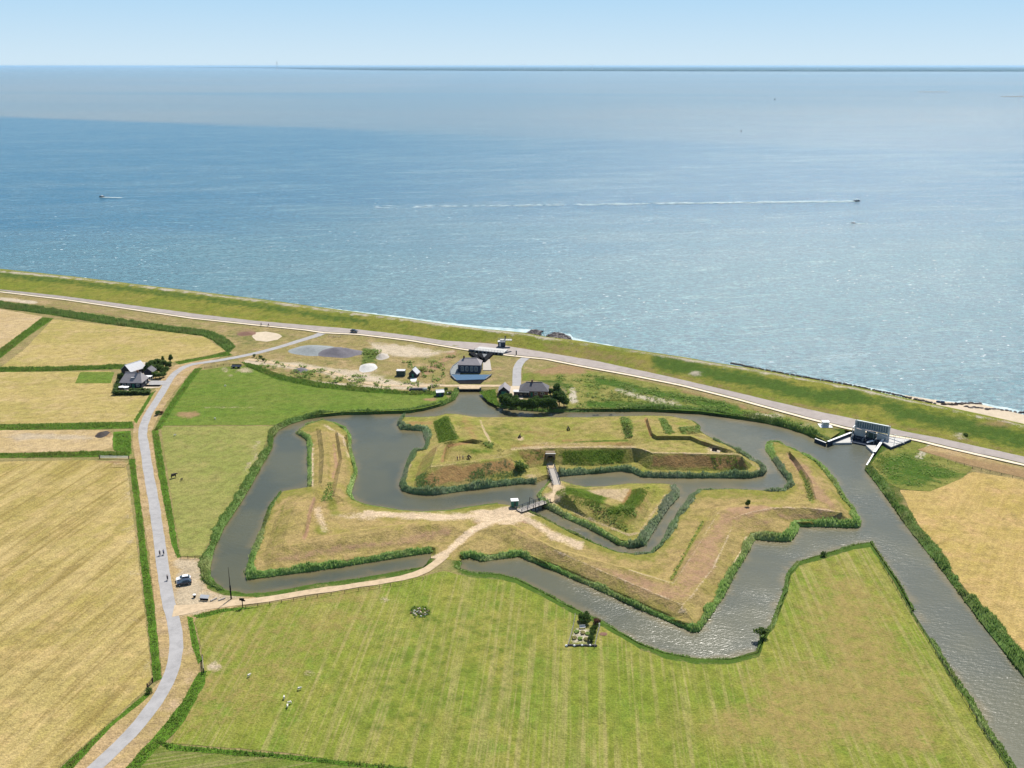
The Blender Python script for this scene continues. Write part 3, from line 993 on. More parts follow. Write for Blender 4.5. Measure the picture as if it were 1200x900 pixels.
# ------------------------------------------------------------------ fields
def field(name, px, mat, z=0.04, step=5.0, paints=None, jag=0.35):
    L = densify(PL(px, z), 2.5, True)
    L = [(p[0] + jag * mnoise.noise(Vector((p[0] * .4, p[1] * .4, 0))), p[1] + jag * mnoise.noise(Vector((p[0] * .4, p[1] * .4, 9))), z) for p in L]
    return patch(name, L, mat, step=step, paints=paints, rough=0.0, smooth=False)


field('straw_field', [(-220, 546), (0, 541), (100, 539), (147, 541), (150, 560), (160, 640), (172, 740), (178, 797), (170, 808), (130, 845), (70, 898), (-10, 985), (-450, 985)], M['wheat'], step=4,
      paints=[('b', 'line', [(148, 560), (154, 640), (166, 740), (174, 790)], 6, 0.45), ('g', 'blob', 60, 740, 60, 18, 0.22), ('g', 'blob', 40, 640, 60, 10, 0.2), ('b', 'blob', 165, 805, 7, 5, 0.9), ('r', 'blob', 135, 541, 25, 4, 0.8)])
field('straw_field', [(-120, 432), (0, 431), (30, 408), (62, 374), (120, 380), (238, 393), (254, 405), (266, 411), (240, 417), (205, 424), (150, 427), (60, 430)], M['wheat2'], step=5, paints=[('g', 'blob', 120, 388, 60, 6, 0.25)])
field('pale_field', [(-120, 418), (-120, 366), (0, 362), (50, 371), (30, 387), (0, 409)], M['wheat3'])
field('straw_field', [(-120, 437), (0, 436), (130, 435), (134, 463), (175, 463), (157, 494), (0, 497), (-120, 497)], M['wheat2'], step=5)
field('bare_field', [(-120, 505), (0, 504), (128, 504), (133, 512), (131, 524), (118, 528), (0, 531), (-120, 532)], M['wheat3'], step=3,
      paints=[('b', 'blob', 60, 512, 50, 4, 0.8), ('r', 'blob', 122, 508, 12, 4, 1.0)])
field('straw_field', [(1055, 574), (1090, 576), (1140, 553), (1200, 562), (1320, 590), (1420, 700), (1400, 960), (1290, 880), (1215, 798), (1150, 715), (1100, 648), (1070, 605)], M['wheat4'], step=4,
      paints=[('g', 'blob', 1180, 610, 20, 12, 0.28)])
field('brown_field', [(1072, 526), (1092, 520), (1200, 549), (1320, 576), (1320, 590), (1200, 560), (1140, 546)], M['verge'], step=3, paints=[('r', 'poly', [(1072, 524), (1320, 572), (1320, 595), (1072, 535)], 2, 0.75)])
field('meadow', [(228, 726), (250, 715), (300, 710), (350, 701), (420, 689), (470, 681), (500, 674), (520, 669), (532, 672), (553, 677), (587, 679), (605, 684), (635, 699), (668, 717), (690, 727),
                 (705, 734), (727, 747), (753, 762), (780, 772), (813, 778), (853, 779), (890, 770), (896, 750), (908, 735), (914, 718), (923, 695), (927, 675), (936, 663), (965, 655), (1000, 644), (1020, 641),
                 (1030, 656), (1049, 684), (1067, 718), (1092, 756), (1110, 790), (1135, 824), (1153, 858), (1180, 899), (1215, 960), (1000, 985), (560, 960), (470, 903), (330, 881), (200, 871), (205, 860), (236, 808), (240, 790),
                 (236, 760)], M['meadow'], step=4,
      paints=[('r', 'blob', 700, 740, 6, 40, 0.0), ('b', 'blob', 249, 782, 8, 6, 1.0), ('r', 'line', [(240, 800), (215, 860)], 14, 0.55), ('r', 'line', [(340, 700), (440, 695)], 12, 0.5), ('b', 'blob', 455, 702, 10, 4, 0.5),
              ('g', 'poly', [(500, 690), (620, 700), (680, 760), (640, 850), (520, 880), (400, 860), (420, 760)], 30, 0.32), ('r', 'line', [(560, 640), (620, 720), (600, 800)], 3, 0.35), ('b', 'line', [(617, 715), (612, 765), (608, 800)], 2.0, 0.35),
              ('b', 'line', [(367, 782), (325, 845)], 1.6, 0.4), ('b', 'line', [(428, 785), (405, 830)], 2, 0.35), ('r', 'poly', [(960, 650), (1030, 665), (1120, 820), (1100, 890), (900, 900), (800, 850), (880, 790), (950, 760)], 30, 0.58), ('r', 'poly', [(235, 720), (420, 695), (480, 700), (420, 760), (300, 860), (210, 860)], 25, 0.42),
              ('r', 'line', [(945, 680), (935, 740)], 12, 0.4), ('b', 'line', [(690, 765), (685, 752), (662, 760)], 2, 0.3), ('r', 'blob', 707, 742, 4, 2, 1.0), ('g', 'blob', 492, 717, 16, 8, 0.6), ('g', 'blob', 260, 740, 20, 14, 0.4)])
field('vegetable_plot', [(205, 873), (330, 887), (480, 902), (560, 940), (560, 985), (120, 985), (158, 896), (185, 875)], M['veg_plot'], step=5)
field('green_meadow', [(236, 434), (262, 430), (290, 428), (330, 444), (380, 452), (420, 456), (480, 461), (522, 463), (526, 467), (516, 473), (497, 478), (478, 481), (440, 482), (400, 483), (350, 488), (322, 498), (189, 499), (192, 486), (203, 470), (222, 444)],
      M['green_meadow'], step=3, paints=[('r', 'blob', 222, 485, 18, 4, 1.0), ('b', 'line', [(235, 478), (300, 477)], 1.5, 0.4), ('b', 'line', [(270, 440), (262, 432)], 3, 0.6), ('b', 'blob', 285, 434, 9, 3, 0.7), ('r', 'blob', 505, 469, 8, 3, 0.8)])
field('pale_meadow', [(188, 500), (321, 499), (314, 510), (308, 527), (300, 545), (286, 568), (272, 592), (254, 618), (242, 640), (237, 652), (212, 652), (206, 620), (202, 590), (196, 548)],
      M['pale_meadow'], step=3, paints=[('b', 'line', [(303, 520), (290, 555)], 5, 0.5), ('r', 'line', [(189, 500), (200, 560), (212, 640)], 3, 0.3), ('g', 'line', [(255, 600), (240, 640)], 6, 0.4)])
field('green_corner', [(133, 506), (153, 505), (154, 532), (133, 527), (132, 515)], M['ditch'], step=2, z=0.06)

# dry verges beside the local road
field('road_verge', [(205, 428), (240, 420), (262, 417), (236, 428), (222, 438), (205, 458), (188, 483), (177, 507), (183, 545), (194, 600), (206, 652), (238, 655), (236, 672), (243, 690), (262, 698), (300, 700), (300, 706), (230, 722), (226, 740),
                     (236, 775), (232, 790), (205, 838), (150, 897), (90, 975), (10, 975), (80, 897), (180, 806), (190, 795), (182, 720), (175, 650), (166, 598), (159, 545), (155, 515), (157, 497), (178, 462), (192, 440)],
      M['verge'], z=0.055, step=3, paints=[('b', 'poly', [(206, 655), (238, 655), (240, 690), (290, 700), (230, 722), (205, 722)], 4, 0.8), ('g', 'blob', 238, 698, 16, 5, 0.6), ('g', 'blob', 262, 700, 14, 4, 0.7)])
field('works_yard', [(268, 414), (290, 402), (330, 398), (380, 391), (440, 397), (500, 405), (545, 412), (520, 425), (522, 452), (470, 459), (430, 455), (380, 449), (330, 440), (300, 428), (283, 424)], M['works'], z=0.05, step=1.8,
      paints=[('b', 'poly', [(430, 400), (530, 412), (500, 420), (470, 418), (440, 412)], 4, 0.85), ('r', 'line', [(490, 440), (520, 425), (530, 415)], 5, 0.8), ('b', 'line', [(290, 424), (340, 428), (380, 434), (420, 440), (470, 452), (520, 455)], 4, 0.85),
              ('g', 'poly', [(425, 408), (445, 410), (440, 425), (424, 428)], 3, 0.9), ('g', 'blob', 390, 425, 16, 4, 0.5), ('b', 'blob', 412, 440, 30, 7, 0.7), ('b', 'blob', 456, 408, 20, 5, 0.7), ('r', 'blob', 348, 434, 12, 5, 0.6), ('b', 'line', [(340, 446), (430, 453), (520, 457)], 2, 0.7)])
field('rough_ground', [(612, 424), (640, 425), (700, 436), (780, 452), (860, 472), (945, 494), (985, 506), (968, 517), (945, 505), (917, 496), (888, 491), (860, 487), (820, 482), (760, 479), (700, 479), (664, 479), (664, 450), (645, 446), (612, 446)], M['rough_grass'], z=0.05, step=2.0,
      paints=[('b', 'poly', [(721, 456), (745, 459), (765, 463), (790, 469), (808, 476), (790, 477), (768, 473), (745, 468), (728, 462)], 3.5, 0.75), ('b', 'blob', 672, 465, 4, 9, 0.9), ('b', 'blob', 895, 487, 16, 2.5, 0.9), ('b', 'blob', 912, 486, 12, 4, 0.6), ('r', 'blob', 660, 433, 40, 6, 0.9),
              ('g', 'blob', 650, 449, 26, 5, 0.8), ('g', 'line', [(700, 445), (780, 463), (860, 478)], 6, 0.75), ('g', 'line', [(690, 474), (800, 478), (880, 488), (950, 508)], 5, 0.8), ('r', 'line', [(800, 458), (900, 484)], 3, 0.6), ('b', 'blob', 954, 500, 22, 6, 0.35)])
field('sandy_bank', [(615, 424), (640, 424), (655, 429), (612, 438)], M['works'], z=0.09, step=2)
field('grass_bank', [(1020, 545), (1030, 532), (1046, 524), (1066, 516), (1090, 522), (1074, 527), (1140, 548), (1128, 560), (1090, 576), (1056, 573), (1034, 563)], M['rough_grass'], z=0.07, step=2,
      paints=[('g', 'poly', [(1022, 540), (1060, 528), (1135, 556), (1080, 572), (1040, 566)], 8, 0.7), ('b', 'line', [(1090, 522), (1076, 536)], 3, 0.8), ('b', 'blob', 1030, 572, 14, 3, 0.5)])
field('dike_foot_field', [(-120, 352), (0, 346), (75, 354), (150, 365), (225, 376), (270, 382), (262, 384), (240, 388), (180, 377), (90, 363), (0, 352), (-120, 356)], M['works'], z=0.05, step=3,
      paints=[('b', 'line', [(0, 350), (42, 355)], 2, 0.9), ('r', 'line', [(60, 357), (150, 370)], 5, 0.4)])
field('dike_foot_field', [(268, 383), (300, 383), (360, 389), (374, 392), (345, 399), (326, 404), (290, 410), (276, 406), (262, 394), (240, 388)], M['works'], z=0.052, step=2,
      paints=[('g', 'poly', [(268, 385), (360, 391), (290, 408), (262, 394)], 5, 0.45), ('r', 'blob', 289, 390, 12, 4, 1.0)])
field('gravel_circle', [(295, 394), (300, 389.5), (312, 388.5), (326, 391), (331, 394), (325, 398), (312, 400.5), (300, 399)], M['sand'], z=0.12, step=1.5)

# ------------------------------------------------------------------ roads and paths
loc = PL([(380, 389), (372, 393), (352, 399), (330, 406), (300, 414), (270, 420), (245, 424), (222, 427), (210, 433), (200, 442), (187, 465), (172, 487), (166, 507), (170, 525), (173, 548), (177, 570), (182, 600),
          (189, 650), (193, 680), (197, 705), (203, 725), (207, 748), (206, 770), (199, 795), (185, 820), (166, 845), (143, 870), (115, 897), (60, 945), (0, 990)], 0.09)
ribbon('local_road', loc, [5.5, 5, 4.5, 4.2, 4.2, 4.2, 4, 3.8] + [3.5] * 22, M['asphalt'], z=0.09, jag=0.12, rows=3, lift=0.0)
fp = PL([(203, 716), (222, 714), (245, 709.5), (295, 704.5), (345, 696.5), (420, 685.5), (470, 678), (495, 671), (510, 661), (522, 650), (540, 634), (552, 624), (564, 617), (577, 611)], 0.11)
ribbon('gravel_path', fp, [6.5, 4.5, 3.4, 3.2, 3.0, 3.0, 3.0, 3.0, 3.1, 3.0, 3.0, 3.2, 3.6, 4.5], M['dirt'], z=0.11, jag=0.25, rows=3)
ribbon('house_drive', PL([(622, 417), (612, 421), (606, 430), (605.5, 440), (605.5, 452)], 0.2), [4.5, 4.6, 4.2, 4.2, 4.2], M['asphalt'], z=0.13, jag=0.05)
ribbon('farm_drive', PL([(188, 452), (178, 452), (168, 452)], 0.1), 3.0, M['sand'], z=0.1)
ribbon('service_track', PL([(290, 421), (320, 425), (350, 430), (385, 435), (410, 444), (440, 451), (470, 452.5), (510, 452), (590, 452)], .1), [3, 3, 3.2, 3.4, 3, 3, 2.6, 3, 3], M['dirt'], z=0.13, jag=0.3, rows=3)
# ================================================================== THE OUTWORK (crown shaped outer rampart)
OW = deep(wp['outwork'])
ow_poly = OW + [(neck_b[0], neck_b[1], 0.0), (neck_a[0], neck_a[1], 0.0)]
ow_in = offset(ccw(ow_poly), 1.5)
ow_in = [(p[0], p[1], 0.1) for p in ow_in]
brk = [(ow_in, True)]
# lower V
brk += [PL([(598, 613), (650, 641), (740, 667), (786, 681), (812, 634), (837, 594), (880, 590), (932, 590), (949, 586), (944, 566), (932, 546), (922, 530)], 0.5)]        # inner foot
brk += [PL([(601, 617), (650, 643), (738, 668), (789, 684), (818, 640), (842, 600), (880, 592), (936, 591), (957, 586), (951, 563), (938, 544), (926, 530)], 2.3)]        # inner crest
brk += [PL([(600, 624), (606, 627), (650, 645), (700, 667), (745, 686), (800, 709)], 2.0), PL([(800, 709), (808, 701), (836, 665), (858, 618), (861, 608)], 2.1)]           # outer crest
brk += [PL([(861, 606), (882, 600), (906, 595), (945, 595), (986, 600)], 2.8), PL([(986, 600), (982, 590), (968, 566), (948, 546), (926, 530)], 2.4)]
brk += [PL([(590, 634), (604, 641), (645, 662), (693, 685), (740, 705), (797, 727), (812, 728)], 0.4), PL([(812, 728), (822, 712), (850, 672), (874, 631), (876, 625)], 0.4)]
brk += [PL([(876, 625), (913, 624), (923, 620), (922, 610), (950, 612), (998, 612)], 0.4), PL([(998, 612), (988, 590), (973, 565), (951, 543), (926, 527)], 0.4)]
# left wing
brk += [PL([(505, 656), (522, 648), (538, 634), (553, 622), (577, 611), (600, 602)], 0.3)]
brk += [PL([(526, 629), (470, 640), (390, 651), (312, 664), (308, 655), (322, 608), (334, 586)], 0.4)]
brk += [PL([(516, 613.5), (470, 620), (390, 632), (332, 641), (338, 612), (348, 590), (366, 580)], 2.6)]
brk += [PL([(512, 611), (470, 615), (400, 626), (360, 631), (352, 631), (361, 604), (369, 582)], 2.5)]
brk += [PL([(538, 606), (470, 613), (400, 624), (362, 631), (357, 630), (366, 605), (373, 584)], 0.8)]
# long arm to the north
brk += [PL([(370, 500), (374, 530), (373, 566)], 0.4), PL([(376, 503), (380, 532), (377, 568)], 1.8), PL([(383, 503), (386, 534), (383, 568)], 1.7), PL([(386, 505), (390, 534), (386, 560)], 0.7),
        PL([(392, 505), (397, 538), (391, 562), (388, 580)], 0.5), PL([(396, 507), (401, 538), (396, 562), (392, 580)], 1.8), PL([(402, 510), (406, 540), (402, 565), (398, 582)], 1.6), PL([(406, 512), (410, 540), (407, 566), (404, 586)], 0.4)]
ow_paint = [
    ('g', 'line', W_OUTWORK, 10, 0.62), ('b', 'line', [(508, 655), (522, 649), (540, 633), (553, 622), (570, 613), (600, 602), (612, 597)], 3.6, 1.0), ('b', 'line', [(430, 601), (470, 604), (530, 606), (590, 603)], 3.5, 0.85), ('b', 'line', [(650, 645), (700, 667), (745, 686), (800, 709), (808, 701), (836, 665), (858, 618)], 1.3, 0.5), ('b', 'line', [(861, 606), (882, 600), (906, 595), (945, 595), (986, 600)], 1.3, 0.5), ('b', 'line', [(738, 668), (789, 684), (818, 640), (842, 600)], 1.2, 0.45),  # path and berm colours; thin crest lines are highlights painted pale
    ('r', 'poly', [(608, 622), (650, 645), (738, 670), (788, 685), (812, 642), (842, 600), (905, 598), (860, 612), (838, 665), (800, 712), (745, 692), (650, 650)], 6, 0.60), ('r', 'poly', [(845, 594), (950, 592), (985, 600), (900, 600), (860, 604)], 3, 0.7), ('r', 'poly', [(926, 530), (945, 545), (968, 575), (982, 600), (955, 585), (944, 556)], 3, 0.6),
    ('r', 'line', [(606, 633), (650, 652), (700, 675), (750, 696), (795, 716)], 3, 0.42), ('r', 'line', [(866, 617), (905, 610)], 5, 0.42), ('r', 'line', [(915, 605), (985, 607)], 4, 0.55),
    ('b', 'line', [(470, 604), (530, 606), (590, 603), (612, 606), (650, 628), (680, 640)], 5, 0.75), ('b', 'blob', 590, 605, 32, 9, 1.0), ('b', 'line', [(577, 612), (560, 618), (540, 634)], 5, 0.5),
    ('g', 'line', [(786, 679), (800, 656), (812, 633), (824, 612)], 1.6, 0.95), ('g', 'line', [(770, 670), (800, 625), (822, 590)], 6, 0.30), ('g', 'line', [(952, 588), (946, 570), (938, 553)], 3, 0.8),
    ('r', 'line', [(943, 560), (932, 545), (923, 531)], 2, 1.0), ('g', 'line', [(860, 660), (880, 628)], 5, 0.35), ('b', 'line', [(855, 672), (868, 648), (876, 630)], 2, 0.9), ('g', 'line', [(985, 592), (960, 552)], 4, 0.4),
    ('r', 'line', [(368, 584), (362, 608), (357, 631)], 2, 1.0), ('r', 'line', [(330, 655), (390, 645), (470, 634), (525, 622)], 6, 0.55), ('b', 'line', [(372, 598), (380, 620)], 5, 0.6), ('b', 'blob', 420, 606, 25, 5, 0.6),
    ('g', 'line', [(385, 578), (392, 600)], 6, 0.6), ('g', 'blob', 378, 622, 8, 6, 0.7), ('g', 'line', [(316, 650), (333, 590)], 1.2, 0.6), ('g', 'line', [(300, 668), (400, 655), (500, 640)], 3, 0.3),
    ('b', 'line', [(366, 520), (366, 570)], 2, 0.7), ('r', 'line', [(391, 520), (394, 545), (390, 560)], 1.6, 0.9), ('b', 'line', [(380, 498), (402, 512), (408, 535)], 2, 0.6), ('g', 'line', [(383, 508), (386, 560)], 3, 0.4),
    ('r', 'line', [(608, 610), (618, 612)], 2, 1.0), ('b', 'blob', 800, 716, 8, 4, 0.5), ('r', 'blob', 565, 612, 12, 4, 0.5),
]
OWN = 'outwork_rampart'
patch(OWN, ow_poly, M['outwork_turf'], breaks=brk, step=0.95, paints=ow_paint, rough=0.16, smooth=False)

# ================================================================== THE FORT ISLAND
fo = deep(wp['fort'])
f_in = [(p[0], p[1], 0.1) for p in offset(ccw(fo), 1.5)]
fb = [(f_in, True)]
FT = 0.5
# outer foot: west flank, south face of the left bastion, curtain, right bastion
fb += [PL([(508, 494), (510, 505), (514, 519), (505, 527), (495, 537), (489, 553), (485, 567), (493, 572), (511, 572), (540, 568), (580, 563.5), (615, 557), (619, 549), (640, 545), (645, 544), (650, 545),
           (700, 546), (727, 543.5), (746, 541.5), (759, 550), (800, 551.5), (855, 551.5), (877, 550.5), (882, 545), (872, 537), (852, 527), (835, 519), (815, 511)], FT)]
# outer crest
fb += [PL([(524, 489), (530, 502), (536, 515), (519, 519), (512, 525), (505, 547.5), (533, 544), (567, 540), (593, 536.5), (601, 532.5), (606, 527.5), (622, 526.5), (640, 525), (650, 525), (700, 524.5), (740, 524.5), (752, 526),
           (764, 531), (800, 531.5), (862, 532.5), (870, 534.5), (862, 530), (845, 522), (818, 513)], 5.0)]
# terreplein of the left bastion
fb += [(PL([(521, 541.5), (525, 525.5), (554, 519.5), (566, 523), (581, 526), (584, 530, 3.0), (578, 537)], 3.1), True)]
fb += [(PL([(519, 542), (523, 520.6), (553.6, 514.2), (567, 516.8, 4.0), (584, 520.5, 3.4), (589, 529, 3.8), (581, 537.2)], 5.0), True)]
# curtain walk, inner edge, and the low yard behind it
yardf = [(x, y + 5.0, 1.0) for (x, y, _) in PL([(600, 525), (640, 523), (700, 522.5), (735, 522)], 4.6)]
fb += [PL([(590, 527), (600, 525.5), (640, 523.6), (700, 523), (735, 522.5), (748, 523)], 5.0)]
fb += [yardf]
fb += [PL([(568, 494), (572, 510), (575, 515)], 1.6), PL([(562, 494), (566, 510), (569, 514)], 3.6), PL([(540, 492), (548, 505), (552, 511)], 4.4), PL([(530, 492), (536, 502), (541, 512)], 4.5)]
fb += [PL([(536, 489), (560, 492.5)], 3.2)]
fb += [PL([(600, 495), (700, 495), (722, 494)], 0.9), PL([(728, 494), (733, 508), (735, 514)], 0.8), PL([(734, 494), (740, 506), (741, 514)], 3.0), PL([(744, 493), (750, 506), (754, 514)], 3.2)]
# right bastion: retaining wall between the upper north rampart and the lower gun floor
fb += [PL([(756, 491), (758, 499), (762, 510), (769, 515), (809, 515), (818, 520.6), (834, 525.8), (849, 529.9)], 3.6)]
fb += [PL([(759, 490), (761, 498), (765, 508.0), (770, 510.8), (809, 510.8), (820, 516.0), (836, 521.4), (852, 526.0)], 5.0)]
fb += [PL([(772, 492), (778, 500), (782, 508)], 4.2), PL([(778, 492), (786, 500), (789, 507)], 1.4), PL([(800, 506), (815, 507)], 1.2)]
fb += [PL([(764, 517), (790, 520), (820, 524), (850, 531)], 3.6)]
# north-west spur
fort_paint = [
    ('b', 'line', [(524, 489), (530, 502), (536, 515)], 1.2, .45), ('b', 'line', [(512, 525), (505, 547), (533, 543.6), (567, 539.6), (601, 532)], 1.1, .38), ('b', 'line', [(752, 526), (764, 530.5), (800, 531), (862, 532), (870, 534)], 1.3, .55),  # lit crest edges painted as thin pale lines
    ('g', 'poly', [(508, 494), (522, 487), (526, 489), (537, 514), (515, 520)], 2, 0.95), ('g', 'line', [(545, 530), (575, 527)], 6, 0.55), ('g', 'blob', 585, 502, 20, 10, 0.45), ('g', 'blob', 600, 515, 30, 6, 0.35),
    ('r', 'poly', [(506, 549), (600, 537), (608, 552), (500, 571), (488, 567)], 3, 0.7), ('r', 'poly', [(765, 532), (868, 533), (880, 549), (760, 550)], 3, 0.75), ('r', 'poly', [(605, 528), (645, 526), (650, 544), (618, 548)], 3, 0.55),
    ('r', 'line', [(510, 526), (495, 545), (490, 560)], 5, 0.45), ('b', 'line', [(600, 526), (640, 524), (700, 523.5), (745, 524)], 2.2, 0.6), ('r', 'line', [(600, 524), (740, 522)], 4, 0.5), ('r', 'blob', 640, 510, 60, 10, 0.35),
    ('b', 'blob', 650, 520, 60, 3, 0.4), ('b', 'line', [(563, 493), (569, 508), (576, 520)], 1.5, 0.8), ('r', 'line', [(545, 492), (556, 512)], 6, 0.5), ('r', 'line', [(524, 523), (554, 517.5)], 1.6, 1.0), ('r', 'line', [(518, 540), (522, 526)], 2.2, 0.8),
    ('b', 'line', [(519, 542), (560, 538), (585, 533)], 1.8, 0.3), ('b', 'line', [(472, 574), (476, 555), (484, 536)], 2.5, 0.5), ('b', 'line', [(478, 571), (487, 576), (520, 575), (600, 564)], 2, 0.4), ('b', 'blob', 622, 558, 14, 5, 0.6),
    ('r', 'line', [(480, 496), (505, 495)], 3, 0.6), ('r', 'line', [(757, 491), (763, 510), (770, 513), (809, 513), (820, 518), (850, 528)], 1.8, 1.0), ('g', 'line', [(776, 493), (785, 507)], 3, 0.9), ('g', 'line', [(738, 493), (741, 505)], 3, 0.6),
    ('b', 'blob', 836, 527, 12, 3, 0.6), ('b', 'blob', 610, 514, 5, 2.5, 0.9), ('g', 'poly', [(655, 528), (735, 527), (728, 541), (660, 545)], 3, 0.75), ('b', 'line', [(820, 512), (860, 531), (890, 549)], 2, 0.4), ('b', 'line', [(780, 556), (880, 555), (893, 550)], 1.8, 0.5),
    ('g', 'blob', 605, 532, 8, 4, 0.3), ('g', 'line', [(770, 516), (850, 523)], 6, 0.3), ('b', 'line', [(645, 545), (645, 556)], 4, 0.9), ('r', 'line', [(660, 516), (735, 520)], 2.5, 0.6), ('g', 'line', [(672, 518), (735, 516)], 1.5, 0.7),
]
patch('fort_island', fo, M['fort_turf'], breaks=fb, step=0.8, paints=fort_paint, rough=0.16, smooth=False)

# ================================================================== THE RAVELIN
rv = deep(wp['ravelin'])
r_in = [(p[0], p[1], 0.1) for p in offset(ccw(rv), 1.3)]
rb = [(r_in, True)]
rb += [PL([(656, 570), (649, 580), (648, 588), (690, 609), (737, 625), (748, 621), (766, 586), (772, 576), (764, 572)], 0.45)]
rb += [PL([(672, 572), (662, 577), (664, 580), (690, 584), (712, 591), (727, 597), (738, 596), (746, 586), (752, 575), (750, 571)], 4.0)]
rb += [(PL([(684, 574.5), (702, 581), (716, 588), (726, 592), (734, 584), (740, 574), (736, 572), (712, 573.5)], 0.9), True)]
rav_paint = [('g', 'line', [(652, 577), (670, 574), (690, 579), (706, 586)], 6, 0.85), ('g', 'line', [(715, 600), (738, 594), (748, 580)], 7, 0.75), ('g', 'blob', 730, 603, 18, 10, 0.55), ('r', 'poly', [(655, 585), (735, 618), (745, 612), (768, 578), (755, 575), (745, 592), (725, 600), (690, 592)], 3, 0.45),
             ('b', 'poly', [(684, 574), (738, 572), (730, 590), (705, 582)], 2, 0.7), ('b', 'line', [(650, 587), (690, 608), (737, 627), (750, 624), (780, 580)], 2.2, 0.55), ('r', 'line', [(738, 576), (732, 589)], 4, 0.8), ('b', 'line', [(650, 566), (656, 575), (650, 583), (638, 588)], 7, 1.0)]
patch('ravelin_island', rv, M['fort_turf'], breaks=rb, step=0.7, paints=rav_paint, rough=0.14, smooth=False)

# ================================================================== REED FRINGES AND SCRUB
def pxbank(name, px, side, mat, **kw):
    return bank(name, PL(px, WL), side, mat, **kw)


pxbank('reed_bed', W_WEST[1:16], 1 if False else -1, M['reed_green'], width=2.55, height=1.27, label='green reed fringe along the west bank of the moat')
pxbank('reed_bed', W_WEST[15:], -1, M['reed_green'], width=0.94, height=0.68, dens=8, label='low green fringe between the gravel path and the moat')
i1 = [i for i, p in enumerate(W_OUTWORK) if p == (305, 624)][0]
i2 = [i for i, p in enumerate(W_OUTWORK) if p == (361, 573)][0]
i3 = [i for i, p in enumerate(W_OUTWORK) if p == (430, 594)][0]
i4 = [i for i, p in enumerate(W_OUTWORK) if p == (597, 594)][0]
i5 = [i for i, p in enumerate(W_OUTWORK) if p == (612, 598)][0]
i6 = [i for i, p in enumerate(W_OUTWORK) if p == (762, 650)][0]
i7 = [i for i, p in enumerate(W_OUTWORK) if p == (897, 526)][0]
i8 = [i for i, p in enumerate(W_OUTWORK) if p == (819, 740)][0]
pxbank('reed_bed', W_OUTWORK[:i1 + 1], -1, M['reed'], width=2.04, height=1.44, label='dark reed fringe below the long south slope of the outwork')
pxbank('reed_bed', W_OUTWORK[i1:i2 - 1], -1, M['reed_green'], width=1.36, height=1.02, label='green reed fringe on the west side of the outwork')
pxbank('reed_bed', W_OUTWORK[i2:i3], -1, M['reed'], width=1.44, height=1.27, label='reed fringe around the narrow northern arm of the outwork')
pxbank('reed_bed', W_OUTWORK[i3 - 1:i4], -1, M['reed_green'], width=0.59, height=0.51, label='thin green fringe along the sandy bank facing the fort')
pxbank('reed_bed', W_OUTWORK[i5:i6], -1, M['reed_green'], width=1.27, height=1.19, label='green reed fringe on the outer side of the ravelin ditch')
pxbank('reed_bed', W_OUTWORK[i6 - 1:i7], -1, M['reed_blue'], width=2.21, height=1.61, label='tall bluish reed fringe of the outwork facing the fort')
pxbank('reed_bed', W_OUTWORK[i7 - 1:i8], -1, M['reed'], width=2.21, height=1.53, label='reed fringe along the east side of the outwork')
pxbank('reed_bed', W_OUTWORK[i8 - 1:], -1, M['reed'], width=1.61, height=1.27, label='dark reed fringe below the tip of the outwork')
pxbank('reed_bed', W_SOUTH[:14], -1, M['reed_green'], width=1.19, height=0.77, label='green fringe between the south meadow and the moat')
pxbank('reed_bed', W_SOUTH[13:27], -1, M['reed_green'], width=1.02, height=0.77, label='low fringe around the south-east corner of the moat')
pxbank('reed_bed', W_SOUTH[27:], -1, M['reed_green'], width=2.21, height=1.10, label='green fringe on the meadow side of the canal')
pxbank('reed_bed', W_EAST[:8], -1, M['reed_green'], width=2.72, height=1.53, label='broad green reed fringe on the field side of the canal')
pxbank('reed_bed', W_NORTH[:9], -1, M['reed_green'], width=2.55, height=1.61, label='green reed fringe on the north bank of the moat below the dike')
pxbank('reed_bed', W_NORTH[8:14], -1, M['reed_green'], width=0.85, height=0.59, label='thin grass edge of the moat below the house')
pxbank('reed_bed', W_NORTH[15:] + W_WEST[:3], -1, M['reed_green'], width=1.70, height=1.19, label='green reed fringe between the green meadow and the moat')
nf = len(FORT)
k0 = FORT.index((840, 518)); k1 = FORT.index((657, 558)); k2 = FORT.index((627, 567)); k3 = FORT.index((466, 497))
fs = -1
pxbank('reed_bed', FORT[k0:k1 + 1], fs, M['reed_blue'], width=2.21, height=1.70, label='tall bluish reeds below the eastern half of the fort')
pxbank('reed_bed', FORT[k2:] + FORT[:2], fs, M['reed_blue'], width=2.21, height=1.70, label='tall bluish reeds below the western half of the fort')
pxbank('reed_bed', FORT[1:k0 + 1], fs, M['reed_green'], width=0.77, height=0.68, label='thin green fringe along the back of the fort')
pxbank('reed_bed', RAVELIN[:9], 1, M['reed'], width=1.27, height=1.36, label='reed fringe along the south side of the ravelin')
pxbank('reed_bed', RAVELIN[8:15], 1, M['reed_blue'], width=2.38, height=1.70, label='tall bluish reeds on the east side of the ravelin')
pxbank('reed_bed', RAVELIN[14:], 1, M['reed_green'], width=0.85, height=0.77, label='thin fringe along the north side of the ravelin')

